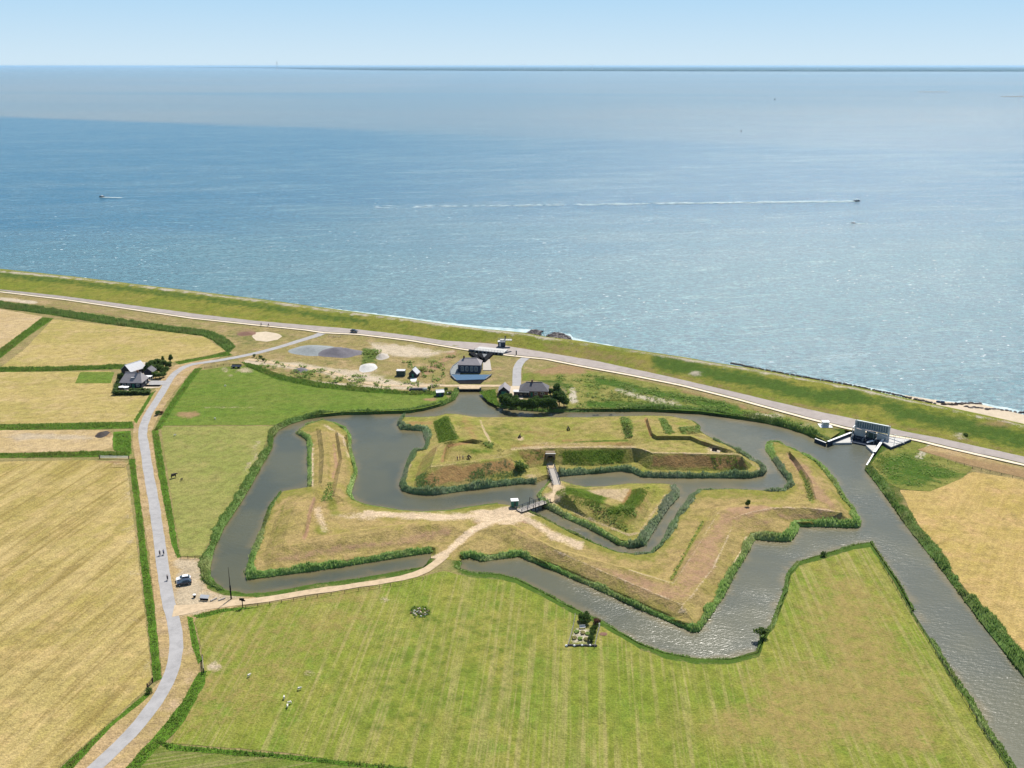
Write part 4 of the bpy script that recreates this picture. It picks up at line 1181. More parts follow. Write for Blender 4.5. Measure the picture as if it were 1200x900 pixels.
scrub('scrub', 'fort_island', [[(507, 496), (522, 488), (526, 489), (537, 514), (515, 519)]], M['grass_tuft'], dens=6, h=0.5, w=0.35, mode='blade', thin=1, label='lush green growth on the west flank of the fort')
scrub('scrub', 'fort_island', [[(486, 560), (498, 553), (515, 560), (510, 571), (490, 571)], [(560, 545), (600, 538), (616, 546), (615, 556), (560, 565), (545, 563)]], M['scrub_blue'], dens=9, h=0.5, w=0.28, mode='blade', thin=0.1, label='green scrub on the south face of the left bastion')
scrub('scrub', 'fort_island', [[(654, 528), (736, 527), (728, 541), (700, 545), (657, 545)]], M['grass_tuft'], dens=10, h=0.5, w=0.28, mode='blade', thin=0.25, label='long green scrub on the curtain wall right of the gate')
scrub('scrub', 'fort_island', [[(608, 530), (636, 528), (640, 543), (618, 547)], [(833, 534), (862, 534), (868, 549), (836, 549)]], M['grass_tuft'], dens=7, h=0.45, w=0.28, mode='blade', thin=0.0, label='patchy scrub beside the gate and on the right bastion')
scrub('scrub', 'fort_island', [[(727, 490), (736, 490), (742, 512), (732, 514)], [(772, 491), (780, 491), (790, 508), (780, 508)], [(795, 501), (822, 499), (822, 507), (800, 509)], [(568, 517), (578, 519), (578, 526), (567, 523)]], M['scrub'], dens=5, h=0.8, w=0.4, thin=0.8,
      label='green growth in the gullies behind the right bastion')
scrub('scrub', 'ravelin_island', [[(649, 577), (664, 572), (706, 582), (700, 594), (668, 590)], [(712, 601), (732, 592), (742, 574), (762, 571), (752, 590), (734, 606)]], M['grass_tuft'], dens=9, h=0.55, w=0.3, mode='blade', thin=0.5, label='dense green scrub on the ravelin slopes')
scrub('scrub', 'ravelin_island', [[(690, 590), (720, 598), (745, 590), (746, 612), (736, 622), (700, 608)]], M['scrub'], dens=4, h=0.35, w=0.3, thin=0.1, label='weeds on the salient of the ravelin')
scrub('scrub', OWN, [[(386, 565), (390, 564), (390, 586), (376, 588), (378, 582)], [(941, 560), (947, 560), (954, 586), (948, 588)], [(786, 678), (807, 640), (823, 610), (824.5, 610), (788, 680)]], M['grass_tuft'], dens=5, h=0.35, w=0.3, thin=0.8, label='green weeds in the gullies of the outwork')


scrub('rough_weeds', 'works_yard', [[(300, 420), (400, 436), (470, 448), (530, 450), (528, 456), (430, 455), (340, 442), (300, 430)], [(425, 410), (448, 410), (440, 426), (424, 428)], [(470, 425), (540, 415), (535, 448), (500, 448)]], M['grass_tuft'], dens=3, h=0.9, w=0.5, thin=-0.15, label='scattered green weeds across the works yard')
scrub('rough_weeds', 'rough_ground', [[(640, 440), (700, 440), (860, 474), (960, 500), (960, 508), (860, 488), (760, 480), (664, 480), (664, 452)]], M['grass_tuft'], dens=2.5, h=0.6, w=0.4, thin=-0.12, label='patchy green weeds between the cycle path and the moat')
scrub('rough_weeds', 'grass_bank', [[(1022, 538), (1060, 522), (1135, 552), (1090, 574), (1040, 568)]], M['grass_tuft'], dens=1.5, h=0.3, w=0.35, thin=-0.2, label='tufty grass on the bank right of the steel sluice')
# ------------------------------------------------------------------ field ditches filled with tall grass
def ditch(name, px, label, mat='grass_tuft', dens=7, h=0.55, w=0.3, ground=True):
    pw = PL(px, 0.0)
    if ground:
        field('grass_strip', px, M['ditch'], z=0.075, step=2.0, jag=0.4)
    X, Y = flat_points(pw, dens)
    nz = fbm(X, Y, 3, 2.0)
    d = segdist(X, Y, pw, True)
    hh = h * np.clip(0.75 + nz * 0.7, 0.3, 1.4) * np.clip(0.35 + d / 1.2, 0, 1)
    return blades(name, X, Y, np.full(len(X), 0.05), hh, w, M[mat], per=2, label=label)


ditch('tall_grass', [(151, 538), (158, 538), (166, 600), (175, 670), (182, 720), (189, 795), (180, 799), (172, 720), (165, 660), (159, 600)], 'bright green grass in the straight ditch left of the road')
ditch('tall_grass', [(171, 812), (177, 814), (130, 852), (87, 899), (60, 925), (50, 920), (72, 899), (120, 855)], 'bright green grass in the slanting ditch left of the road')
ditch('tall_grass', [(178, 505), (185, 500), (188, 520), (194, 555), (202, 600), (208, 640), (212, 653), (208, 654), (202, 640), (194, 600), (184, 545)], 'green grass strip between the road and the pale meadow', dens=5, h=0.6)
ditch('tall_grass', [(228, 432), (237, 431), (224, 448), (212, 466), (200, 484), (189, 502), (180, 505), (190, 487), (202, 468), (216, 447)], 'green grass strip between the road bend and the green meadow', dens=5, h=0.6)
ditch('tall_grass', [(219, 722), (226, 724), (232, 752), (237, 774), (232, 778), (224, 752)], 'green grass strip between the road and the south meadow', dens=6)
ditch('tall_grass', [(233, 788), (242, 786), (240, 800), (222, 835), (206, 858), (186, 876), (165, 898), (140, 925), (128, 925), (160, 885), (192, 850), (212, 824)], 'broad green grass bank along the lower road bend', dens=6)
ditch('tall_grass', [(180, 868), (215, 874), (330, 884), (480, 900), (560, 935), (560, 945), (480, 905), (330, 889), (200, 879)], 'dark grassy ditch below the south meadow', mat='scrub', dens=7, h=1.0)
ditch('tall_grass', [(-120, 497), (0, 497.5), (155, 494.5), (157, 502), (0, 504), (-120, 504)], 'green ditch between the straw field and the bare field', dens=4, h=1.0)
ditch('tall_grass', [(-120, 532), (0, 531.5), (118, 529), (152, 530), (152, 534), (100, 535.5), (0, 536.5), (-120, 537)], 'dark green ditch above the big straw field', mat='scrub', dens=6, h=1.0)
ditch('tall_grass', [(135, 508), (153, 507), (154, 531), (134, 528)], 'green grass corner beside the road', dens=4, h=0.7)
ditch('tall_grass', [(0, 409), (50, 372), (63, 373), (30, 396), (0, 420), (-120, 500), (-120, 486)], 'green strip between the pale field and the straw field', dens=3.5, h=0.9, w=0.4)
ditch('tall_grass', [(-120, 352), (0, 354), (60, 362), (140, 374), (200, 383), (238, 387), (262, 394), (276, 406), (268, 414), (248, 398), (236, 393.5), (190, 388), (120, 379), (60, 369), (0, 361), (-120, 362)], 'long dark reed ditch along the foot of the dike', mat='reed_green', dens=4.5, h=1.8, w=0.45)
ditch('tall_grass', [(-120, 431), (0, 431), (100, 429), (148, 427), (148, 432), (60, 435), (0, 436), (-120, 436)], 'green ditch left of the farmhouse', mat='scrub', dens=4.5, h=1.2, w=0.4)
ditch('tall_grass', [(283, 424), (300, 428), (330, 440), (380, 449), (430, 455), (480, 459), (530, 459), (530, 463), (480, 463), (420, 459), (370, 454), (325, 445), (290, 430)], 'green ditch between the works yard and the green meadow', mat='scrub', dens=5, h=1.2, w=0.4)
ditch('tall_grass', [(205, 424), (240, 418), (266, 412), (272, 416), (240, 421), (210, 427)], 'grass strip along the top of the farm road', dens=4, h=0.6, w=0.35)
ditch('tall_grass', [(157, 492), (176, 462), (183, 457), (172, 475), (160, 496)], 'green verge between the farm and the road', dens=4, h=0.6, w=0.35)
ditch('tall_grass', [(562, 460), (580, 456), (584, 476), (572, 470)], 'bright green bank left of the dark tree row', dens=5, h=0.9, w=0.4)
ditch('tall_grass', [(225, 722), (234, 719), (262, 713), (300, 712), (262, 717), (236, 724)], 'clump of dark grass at the mouth of the gravel path', mat='scrub', dens=7, h=0.8)
ditch('tall_grass', [(1015, 545), (1030, 532), (1046, 527), (1042, 540), (1030, 556)], 'grass on the bank right of the sluice', dens=2.5, h=0.5, w=0.35, ground=False)
# ================================================================== OBJECT MATERIALS
M['roof_grey'] = plain('grey_roof', (0.30, 0.275, 0.28), 0.85, 0.2, 0.08, 0.9)
M['roof_dark'] = plain('slate_roof', (0.13, 0.125, 0.135), 0.8, 0.3, 0.08, 0.9)
M['roof_pale'] = plain('pale_roof', (0.52, 0.52, 0.53), 0.7, 0.3, 0.05, 0.9)
M['wall_dark'] = plain('tarred_boards', (0.035, 0.035, 0.045), 0.8, 0.2, 0.1, 1.5)
M['wall_brick'] = plain('brown_brick', (0.20, 0.115, 0.08), 0.9, 0.1, 0.12, 2.0)
M['wall_blue'] = plain('blue_grey_wall', (0.045, 0.06, 0.09), 0.8, 0.2, 0.08, 1.0)
M['white'] = plain('white_paint', (0.76, 0.76, 0.74), 0.6, 0.3, 0.03, 2.0)
M['stone_tan'] = plain('weathered_brick', (0.20, 0.155, 0.10), 0.9, 0.1, 0.12, 2.0)
M['concrete'] = plain('concrete', (0.50, 0.49, 0.46), 0.9, 0.1, 0.07, 0.8)
M['concrete_dark'] = plain('stained_concrete', (0.19, 0.20, 0.21), 0.9, 0.1, 0.1, 0.6)
M['screen'] = plain('blue_grey_screen', (0.15, 0.21, 0.25), 0.5, 0.4, 0.06, 1.0)
M['steel'] = plain('galvanised_steel', (0.42, 0.46, 0.48), 0.45, 0.5, 0.06, 1.0, metal=0.3)
M['steel_blue'] = plain('blue_painted_steel', (0.05, 0.115, 0.20), 0.8, 0.2, 0.06, 1.0)
M['steel_dark'] = plain('dark_steel', (0.035, 0.047, 0.07), 0.85, 0.12, 0.08, 1.0)
M['glass'] = plain('window_glass', (0.02, 0.03, 0.04), 0.08, 0.6, 0.0, 1.0)
M['wood'] = plain('weathered_wood', (0.42, 0.38, 0.33), 0.9, 0.1, 0.1, 3.0)
M['wood_dark'] = plain('dark_timber', (0.07, 0.055, 0.045), 0.9, 0.1, 0.1, 3.0)
M['green_paint'] = plain('green_paint', (0.03, 0.17, 0.11), 0.6, 0.3, 0.05, 1.0)
M['container'] = plain('dark_green_steel', (0.055, 0.085, 0.065), 0.7, 0.3, 0.08, 1.0)
M['black'] = plain('black_iron', (0.014, 0.014, 0.016), 0.95, 0.03, 0.05, 1.0)
M['tyre'] = plain('tyre_rubber', (0.02, 0.02, 0.02), 0.9, 0.1, 0.05, 1.0)
M['carwhite'] = plain('white_car_paint', (0.80, 0.81, 0.82), 0.25, 0.5, 0.01, 0.3)
M['carblue'] = plain('dark_car_paint', (0.03, 0.045, 0.07), 0.25, 0.5, 0.02, 0.3)
M['wool'] = plain('wool', (0.70, 0.66, 0.57), 0.95, 0.05, 0.05, 3)
M['hide'] = plain('dark_hide', (0.045, 0.035, 0.03), 0.8, 0.2, 0.08, 1)
M['skin'] = plain('skin', (0.50, 0.33, 0.25), 0.6, 0.3, 0.02, 1)
M['cloth_dark'] = plain('dark_clothes', (0.035, 0.04, 0.06), 0.9, 0.1, 0.05, 2)
M['cloth_blue'] = plain('blue_clothes', (0.10, 0.16, 0.30), 0.9, 0.1, 0.05, 2)
M['cloth_red'] = plain('red_clothes', (0.38, 0.06, 0.05), 0.9, 0.1, 0.05, 2)
M['bark'] = plain('bark', (0.12, 0.09, 0.065), 0.95, 0.05, 0.1, 3)
M['leaf_dark'] = leafmat('dark_tree_leaf', (0.035, 0.070, 0.016), (0.050, 0.092, 0.020), (0.080, 0.120, 0.030), sc=0.5)
M['leaf_mid'] = leafmat('mid_tree_leaf', (0.055, 0.100, 0.022), (0.078, 0.125, 0.028), (0.115, 0.155, 0.040), sc=0.5)
M['leaf_purple'] = leafmat('copper_leaf', (0.085, 0.035, 0.030), (0.11, 0.05, 0.035), (0.13, 0.07, 0.04), sc=0.5)
M['water_dark'] = M['moat']
M['foam'] = plain('foam', (0.46, 0.54, 0.54), 0.8, 0.2, 0.05, 0.25, c2=(0.22, 0.34, 0.36))
M['wakefoam'] = plain('wake_foam', (0.50, 0.58, 0.60), 0.8, 0.2, 0.05, 0.4, c2=(0.26, 0.37, 0.42))
M['farland'] = plain('distant_land', (0.055, 0.105, 0.100), 0.95, 0.0, 0.1, 0.0003, c2=(0.11, 0.14, 0.12))


def base(u, v, z=0.0): return P(u, v, z)


def ang(a, b):
    pa, pb = P(*a), P(*b)
    return math.atan2(pb[1] - pa[1], pb[0] - pa[0])


def gable(name, label, cat, u, v, rz, L, Wd, eave, ridge, wall, roof, hip=0.0, over=0.35, windows=(), doors=(), chimney=None, z=0.05, group=None, roofl=None):
    """house: walls, roof, windows, doors, chimney; length along local x, front is local -y"""
    t = thing(name, label, cat, base(u, v, z), rz, group)
    h, w2 = L / 2, Wd / 2
    mb = MB()
    if hip <= 0:
        mb.add([(-h, -w2, 0), (h, -w2, 0), (h, w2, 0), (-h, w2, 0), (-h, -w2, eave), (h, -w2, eave), (h, w2, eave), (-h, w2, eave), (-h, 0, ridge - .12), (h, 0, ridge - .12)],
               [(0, 1, 5, 4), (2, 3, 7, 6), (1, 2, 6, 9, 5), (3, 0, 4, 8, 7), (3, 2, 1, 0)])
    else: mb.box(-h, h, -w2, w2, 0, eave)
    mb.build('wall', wall, t)
    o = over; sl = (ridge - eave) / w2; ez = eave - o * sl
    rb = MB(); th = 0.16
    for s in (-1, 1):
        e0 = (-h - o, s * (w2 + o), ez); e1 = (h + o, s * (w2 + o), ez)
        r0 = (-h - o + (hip + o if hip else 0), 0, ridge); r1 = (h + o - (hip + o if hip else 0), 0, ridge)
        q = [e0, e1, r1, r0]
        rb.add(q + [(x, y, zz + th) for x, y, zz in q], [(3, 2, 1, 0), (4, 5, 6, 7), (0, 1, 5, 4), (1, 2, 6, 5), (2, 3, 7, 6), (3, 0, 4, 7)])
    if hip:
        for s in (-1, 1):
            x = s * (h + o)
            q = [(x, -w2 - o, ez), (x, w2 + o, ez), (x - s * (hip + o), 0, ridge)]
            rb.add(q + [(a, b, c + th) for a, b, c in q], [(2, 1, 0), (3, 4, 5), (0, 1, 4, 3)])
    r = rb.build('roof', roof, t)
    if roofl: r['label'] = roofl
    MB().bar((-h - o + hip, 0, ridge + th), (h + o - hip, 0, ridge + th), 0.3, 0.16).build('ridge_cap', roof, r)
    for (side, x, zc, ww, wh) in windows:
        s = {'f': -1, 'b': 1}.get(side)
        wm = MB()
        if s: wm.box(x - ww / 2, x + ww / 2, *(sorted((s * (w2 + .05), s * (w2 - .02)))), zc - wh / 2, zc + wh / 2)
        else:
            s = -1 if side == 'l' else 1
            wm.box(*(sorted((s * (h + .05), s * (h - .02)))), x - ww / 2, x + ww / 2, zc - wh / 2, zc + wh / 2)
        wf = wm.build('window', M['glass'], t)
        fm = MB()
        if side in 'fb':
            yy = s * (w2 + .07)
            for (a, b) in (((x - ww / 2, zc - wh / 2), (x + ww / 2, zc - wh / 2)), ((x - ww / 2, zc + wh / 2), (x + ww / 2, zc + wh / 2)), ((x - ww / 2, zc - wh / 2), (x - ww / 2, zc + wh / 2)), ((x + ww / 2, zc - wh / 2), (x + ww / 2, zc + wh / 2)), ((x, zc - wh / 2), (x, zc + wh / 2))):
                fm.bar((a[0], yy, a[1]), (b[0], yy, b[1]), 0.09)
        else:
            xx = s * (h + .07)
            for (a, b) in (((x - ww / 2, zc - wh / 2), (x + ww / 2, zc - wh / 2)), ((x - ww / 2, zc + wh / 2), (x + ww / 2, zc + wh / 2)), ((x - ww / 2, zc - wh / 2), (x - ww / 2, zc + wh / 2)), ((x + ww / 2, zc - wh / 2), (x + ww / 2, zc + wh / 2))):
                fm.bar((xx, a[0], a[1]), (xx, b[0], b[1]), 0.09)
        fm.build('window_frame', M['white'], wf)
    for (side, x, ww, wh) in doors:
        s = {'f': -1, 'b': 1}.get(side)
        if s: d = MB().box(x - ww / 2, x + ww / 2, *(sorted((s * (w2 + .06), s * (w2 - .02)))), 0.05, wh)
        else:
            s = -1 if side == 'l' else 1
            d = MB().box(*(sorted((s * (h + .06), s * (h - .02)))), x - ww / 2, x + ww / 2, 0.05, wh)
        d.build('door', M['green_paint'] if wh < 2.4 else M['wood_dark'], t)
    if chimney:
        cm = MB().box(chimney - .4, chimney + .4, -.35, .35, ridge - .5, ridge + 1.0).box(chimney - .5, chimney + .5, -.45, .45, ridge + 1.0, ridge + 1.15)
        cm.build('chimney', M['wall_brick'], r)
    return t


# ------------------------------------------------------------------ trees and shrubs
def crown_mesh(name, r, h, n, seed, zc=0.55, leaf=0.42):
    g = np.random.default_rng(seed)
    nb = 9
    cx = g.uniform(-.55, .55, nb) * r; cy = g.uniform(-.55, .55, nb) * r; cz = h * g.uniform(0.38, 0.85, nb); br = r * g.uniform(0.35, 0.6, nb)
    cx[0] = cy[0] = 0; cz[0] = h * 0.62; br[0] = r * .7
    b = g.integers(0, nb, n)
    d = g.normal(size=(n, 3)); d /= np.linalg.norm(d, axis=1)[:, None]
    rr = br[b] * (g.random(n) ** 0.35)
    p = np.stack([cx[b] + d[:, 0] * rr, cy[b] + d[:, 1] * rr, cz[b] + d[:, 2] * rr * (h * 0.32 / r + .25)], 1)
    p[:, 2] = np.clip(p[:, 2], h * .12, h * 1.02)
    a = g.normal(size=(n, 3)); a /= np.linalg.norm(a, axis=1)[:, None]
    c = np.cross(a, g.normal(size=(n, 3))); c /= np.linalg.norm(c, axis=1)[:, None]
    s = (leaf * g.uniform(.5, 1.2, n) / 2)[:, None]
    V = np.stack([p - a * s - c * s, p + a * s - c * s, p + a * s + c * s, p - a * s + c * s], 1).reshape(-1, 3)
    return mesh_np(name, V, np.arange(len(V)).reshape(-1, 4))


def trunk_mb(h, r, seed):
    random.seed(seed)
    mb = MB().tube([(0, 0, -.1), (0.05, 0, h * .25), (0, .08, h * .55), (0, 0, h * .8)], [r, r * .8, r * .5, r * .15], 7)
    for k in range(5):
        a = k * 1.3 + seed; z0 = h * (.22 + .09 * k)
        mb.tube([(0, 0, z0), (math.cos(a) * h * .12, math.sin(a) * h * .12, z0 + h * .14), (math.cos(a) * h * .22, math.sin(a) * h * .22, z0 + h * .3)], [r * .45, r * .3, r * .08], 5)
    return mb


CR = [crown_mesh('crown', 1.12, 2.0, 2600, 30 + i, leaf=0.16) for i in range(4)]
TK = []
for i in range(2):
    me = bpy.data.meshes.new('trunk'); mb = trunk_mb(2.0, 0.09, i); me.from_pydata(mb.v, [], mb.f); me.update(); me.materials.append(M['bark']); TK.append(me)
SH = [crown_mesh('shrub_crown', 1.0, 1.1, 700, 60 + i, leaf=0.16) for i in range(3)]
_ct = [0]


def tree(name, label, u, v, rad, h, mat='leaf_dark', group=None, cat='tree', z=0.0):
    _ct[0] += 1; i = _ct[0]
    x, y, _ = P(u, v, z)
    t = thing(name, label, cat, (x, y, z), i * 1.7, group)
    shrub = cat in ('shrub', 'bush')
    me = (SH[i % 3] if shrub else CR[i % 4]).copy() if False else (SH[i % 3] if shrub else CR[i % 4])
    key = (me.name, mat)
    if key not in LEAFV:
        m2 = me.copy(); m2.materials.clear(); m2.materials.append(M[mat]); LEAFV[key] = m2
    c = bpy.data.objects.new('crown', LEAFV[key]); COL.objects.link(c); c.parent = t
    c.scale = (rad, rad, h / (1.1 if shrub else 2.0))
    k = bpy.data.objects.new('trunk', TK[i % 2]); COL.objects.link(k); k.parent = t
    k.scale = (h / 2, h / 2, h / 2) if not shrub else (h / 2, h / 2, h / 2.6)
    return t


LEAFV = {}

# ------------------------------------------------------------------ farmhouse on the left
fr = ang((147, 455), (170, 455)) - R(2)
gable('farmhouse', 'grey-roofed farmhouse with a pale hipped west end, beside the bend of the local road', 'house', 158, 452, fr, 10.2, 8.4, 3.0, 6.6, M['wall_dark'], M['roof_grey'], hip=1.6,
      windows=[('f', -3.2, 1.7, 1.3, 1.2), ('f', -1.0, 1.7, 1.3, 1.2), ('f', 3.3, 1.7, 1.3, 1.2), ('r', 1.0, 1.7, 1.1, 1.2)], doors=[('f', 1.1, 1.1, 2.15)], chimney=2.2)
MB().box(-.9, .9, -.5, .5, 0, .1).build('roof_window', M['roof_pale'], bpy.data.objects['farmhouse']).location = (0.6, -2.3, 4.85)
gable('barn', 'black timber barn with a pale roof behind the farmhouse', 'barn', 157, 437.5, fr + R(62), 9, 7.0, 2.6, 5.4, M['wall_dark'], M['roof_pale'], doors=[('l', 0, 2.6, 2.6)], windows=[('f', -2, 1.5, 1, .8)])
gable('shed', 'dark tall shed between the barn and the green bushes', 'shed', 176.5, 441, fr + R(90), 4.6, 4.2, 3.0, 4.6, M['wall_dark'], M['roof_dark'], doors=[('f', 0, 1.2, 2.1)])
t = thing('carport', 'small white lean-to at the east side of the farmhouse', 'carport', P(174, 446, 0), fr)
MB().box(-1.8, 1.8, -1.2, 1.2, 2.2, 2.32).build('roof', M['white'], t)
for sx in (-1.7, 1.6):
    for sy in (-1.1, 1.0): MB().box(sx, sx + .12, sy, sy + .12, 0, 2.2).build('post', M['white'], t)
field('farm_yard', [(148, 431), (160, 424), (192, 424.5), (190, 427.5), (178, 429), (176, 448), (190, 449), (188, 454), (146, 458), (140, 445), (146, 436)], M['sand'], z=0.10, step=2)
field('driveway', [(173, 446), (198, 446), (196, 451), (175, 451)], M['asphalt'], z=0.16, step=2)
field('kitchen_garden', [(94, 436), (134, 436), (130, 449), (88, 449)], M['green_meadow'], z=0.10, step=2)
for k, (u, v, r_, h_) in enumerate([(181, 431, 1.9, 4.0), (186, 430, 2.0, 4.2), (192, 430.5, 2.0, 3.8), (198, 431.5, 1.8, 3.4), (183, 437, 2.2, 4.4), (189, 437, 2.2, 4.0), (194, 438, 2.0, 3.6), (182, 443.5, 1.9, 3.4), (187, 443.5, 1.9, 3.0), (178, 436, 2.0, 5.6), (174, 438, 1.9, 5.8), (192, 442, 1.5, 2.6)]):
    tree('garden_tree', ['leftmost tree in the back row of the farmhouse thicket', 'second tree in the back row of the farmhouse thicket', 'third tree in the back row of the farmhouse thicket', 'tree at the far right corner of the farmhouse thicket', 'left tree in the middle of the farmhouse thicket', 'centre tree in the middle of the farmhouse thicket', 'right tree in the middle of the farmhouse thicket', 'left tree at the front of the farmhouse thicket above the driveway', 'right tree at the front of the farmhouse thicket above the driveway', 'tall dark tree right beside the dark tall shed', 'tallest dark tree in front of the dark tall shed', 'small low tree at the road side of the farmhouse thicket'][k], u, v, r_, h_, 'leaf_mid' if k not in (9, 10) else 'leaf_dark', 'garden trees beside the farmhouse')
tree('conifer', 'narrow dark tree at the west gable of the farmhouse', 142, 449, 1.5, 5.0, 'leaf_dark')
tree('young_tree', 'small lone tree on the tan verge, left one of two above the farm yard', 191, 423, 0.9, 2.6, 'leaf_mid')
tree('young_tree', 'taller lone tree on the tan verge, right one of two above the farm yard', 200, 423.5, 1.2, 3.6, 'leaf_dark')
tree('verge_bush', 'dark bush on the roadside below the farm, at the green strip', 185, 486.5, 1.6, 1.7, 'leaf_dark', cat='bush')
tree('verge_bush', 'brownish bush beside the reddish patch of the green meadow', 190, 485, 1.2, 1.2, 'leaf_purple', cat='bush')


def hedge(name, label, pa, pb, w_, h_, mat, dens=16):
    a = np.array(P(*pa)[:2]); b = np.array(P(*pb)[:2]); L = np.linalg.norm(b - a)
    t = thing(name, label, 'hedge', ((a[0] + b[0]) / 2, (a[1] + b[1]) / 2, 0), math.atan2(b[1] - a[1], b[0] - a[0]))
    n = int(L * w_ * h_ * dens) + 30
    X = rng.uniform(-L / 2, L / 2, n); Yy = rng.uniform(-w_ / 2, w_ / 2, n); Z = rng.uniform(0.05, 1, n) * h_ * (0.85 + 0.3 * fbm(X, Yy, 2.5, 3.0))
    blades('foliage', X, Yy, Z, .3, .42, mat, per=2, mode='leaf', parent=t, kind=None)
    mb = MB()
    for k in range(max(2, int(L / 2.5))):
        x = -L / 2 + .6 + k * 2.5
        MB().tube([(x, 0, 0), (x + .05, 0, h_ * .7)], [.07, .03], 5).build('stem', M['bark'], t)
    return t


hedge('hedge', 'dark clipped hedge along the field side of the farmhouse garden', (133, 462.5), (176, 462), 2.0, 2.2, M['leaf_dark'])
hedge('hedge', 'dark hedge at the west end of the farmhouse garden', (135, 460), (140, 447), 1.6, 2.0, M['leaf_dark'])
hedge('hedge', 'greener short hedge between the farmhouse front and the long dark hedge', (152, 457.5), (176, 457), 1.2, 1.1, M['leaf_mid'])
for k, (u, v) in enumerate([(143, 458.2), (148, 458.5)]):
    t = thing('garden_parasol', ['white garden parasol at the left of the farmhouse front', 'white garden parasol nearer the middle of the farmhouse front'][k], 'parasol', P(u, v, 0.1), 0)
    MB().tube([(0, 0, 0), (0, 0, 2.2)], .04, 6).build('pole', M['wood'], t)
    c = MB(); c.v = [(0, 0, 2.6)] + [(1.5 * math.cos(i * math.pi / 4), 1.5 * math.sin(i * math.pi / 4), 2.1) for i in range(8)]; c.f = [(0, 1 + i, 1 + (i + 1) % 8) for i in range(8)] + [(0, 1 + (i + 1) % 8, 1 + i) for i in []]
    c.build('canopy', M['white'], t)

# ------------------------------------------------------------------ house, barn and dark trees at the north bank
hr = ang((600, 462), (645, 463))
gable('bungalow', 'long low house with a hipped slate-grey roof behind the dark tree row', 'house', 626, 461.5, hr, 13.0, 8.4, 2.8, 5.6, M['wall_brick'], M['roof_dark'], hip=3.0, chimney=-1.0,
      windows=[('f', -3, 1.6, 1.4, 1.2), ('f', 1, 1.6, 1.4, 1.2), ('f', 4, 1.6, 1.6, 1.2)], doors=[('f', -1, 1.0, 2.1)])
t = thing('annex', 'low annex with a flat pale roof in front of the long slate-roofed house', 'annex', P(611, 464, 0), hr)
MB().box(-3.4, 3.4, -1.3, 1.3, 0, 2.3).build('wall', M['wall_dark'], t); MB().box(-3.7, 3.7, -1.6, 1.6, 2.3, 2.5).build('roof', M['roof_pale'], t)
for k in range(3): MB().box(-2.6 + k * 2, -1.5 + k * 2, -1.36, -1.28, .8, 1.9).build('window', M['glass'], t)
gable('small_barn', 'small gabled barn with a black front beside the asphalt drive', 'barn', 591, 461.5, hr + R(90), 6.6, 4.8, 2.4, 4.4, M['wall_dark'], M['roof_grey'], doors=[('l', 0, 2.2, 2.2)])
field('house_yard', [(584, 459), (600, 452), (613, 452), (613, 468), (598, 468), (590, 466)], M['sand'], z=0.11, step=2)
row = [(588, 474, 2.1, 4.6), (593, 477, 2.2, 5.0), (599, 479, 2.3, 4.8), (605, 480, 2.3, 5.0), (611, 480.5, 2.2, 4.8), (617, 481, 2.2, 4.6), (624, 481, 2.4, 5.4), (630, 481, 2.3, 5.2), (636, 481, 2.4, 5.4), (642, 480.5, 2.4, 5.4), (648, 480, 2.2, 5.0), (595, 472, 2.0, 4.2), (603, 474, 2.0, 4.0), (629, 475, 2.0, 4.2), (640, 474, 2.1, 4.4)]
ORD = ['leftmost', 'second', 'third', 'fourth', 'fifth', 'sixth', 'seventh', 'eighth', 'ninth', 'tenth', 'eleventh', 'twelfth']
for k, (u, v, r_, h_) in enumerate(row):
    tree('bank_tree', (ORD[k] + ' dark tree from the left in the front row on the moat bank') if k < 11 else (ORD[k - 11] + ' tree from the left in the short row between the front row and the houses'), u, v, r_, h_, 'leaf_dark', 'dark tree row on the moat bank')
for (u, v, r_, h_, l) in [(655, 476, 2.8, 6.6, 'tall dark tree at the right end of the moat bank row'), (652, 465, 2.4, 6.0, 'dark tree behind the right end of the bank row, beside the house'), (661, 477, 2.4, 5.2, 'rightmost dark tree beside the pale sandy track'),
                          (645, 463, 1.5, 3.2, 'small tree against the right gable of the long house')]:
    tree('bank_tree', l, u, v, r_, h_, 'leaf_dark')
for k, (u, v) in enumerate([(697, 482.3), (701, 482.3), (717, 482.2)]):
    tree('bank_bush', ['left', 'middle', 'right'][k] + ' one of three small dark bushes on the far moat bank', u, v, .9, 1.3, 'leaf_dark', 'small bushes on the far moat bank', cat='bush')

# ------------------------------------------------------------------ pumping station and old sluice
ps = ang((540, 437), (563, 437.5))
gable('pumping_station', 'small blue-grey pumping station with a hipped slate roof over the inlet', 'pumping station', 551, 434.5, ps, 11.2, 8.0, 4.2, 6.6, M['wall_blue'], M['roof_grey'], hip=2.4, over=0.25,
      windows=[('f', -3.4, 2.2, 1.2, 2.2), ('f', -1.2, 2.2, 1.2, 2.2), ('f', 1.2, 2.2, 1.2, 2.2), ('f', 3.4, 2.2, 1.2, 2.2)], chimney=-3.0)
t = thing('forebay', 'blue steel screen deck over the dark inlet below the pumping station', 'screen deck', (0, 0, 0))
q = [P(528, 439, .7), P(576, 439, .7), P(569, 444.5, .35), P(534, 445.5, .35)]
mb = MB(); mb.extrude([(p[0], p[1]) for p in q], [.2, .2, -.2, -.2], [.72, .72, .38, .38]); mb.build('deck', M['steel_blue'], t)
q2 = [P(533, 445.5, 0.2), P(569, 444.5, 0.2), P(563, 450, 0), P(539, 450, 0)]
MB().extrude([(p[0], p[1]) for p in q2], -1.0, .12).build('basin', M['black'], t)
for (a, b) in ((q[0], q[3]), (q[1], q[2])):
    MB().bar((a[0], a[1], .8), (b[0], b[1], .5), .5, .5).build('side_wall', M['concrete_dark'], t)
t = thing('inlet_quay', 'curved pale concrete apron on the left of the pumping station', 'quay', (0, 0, 0))
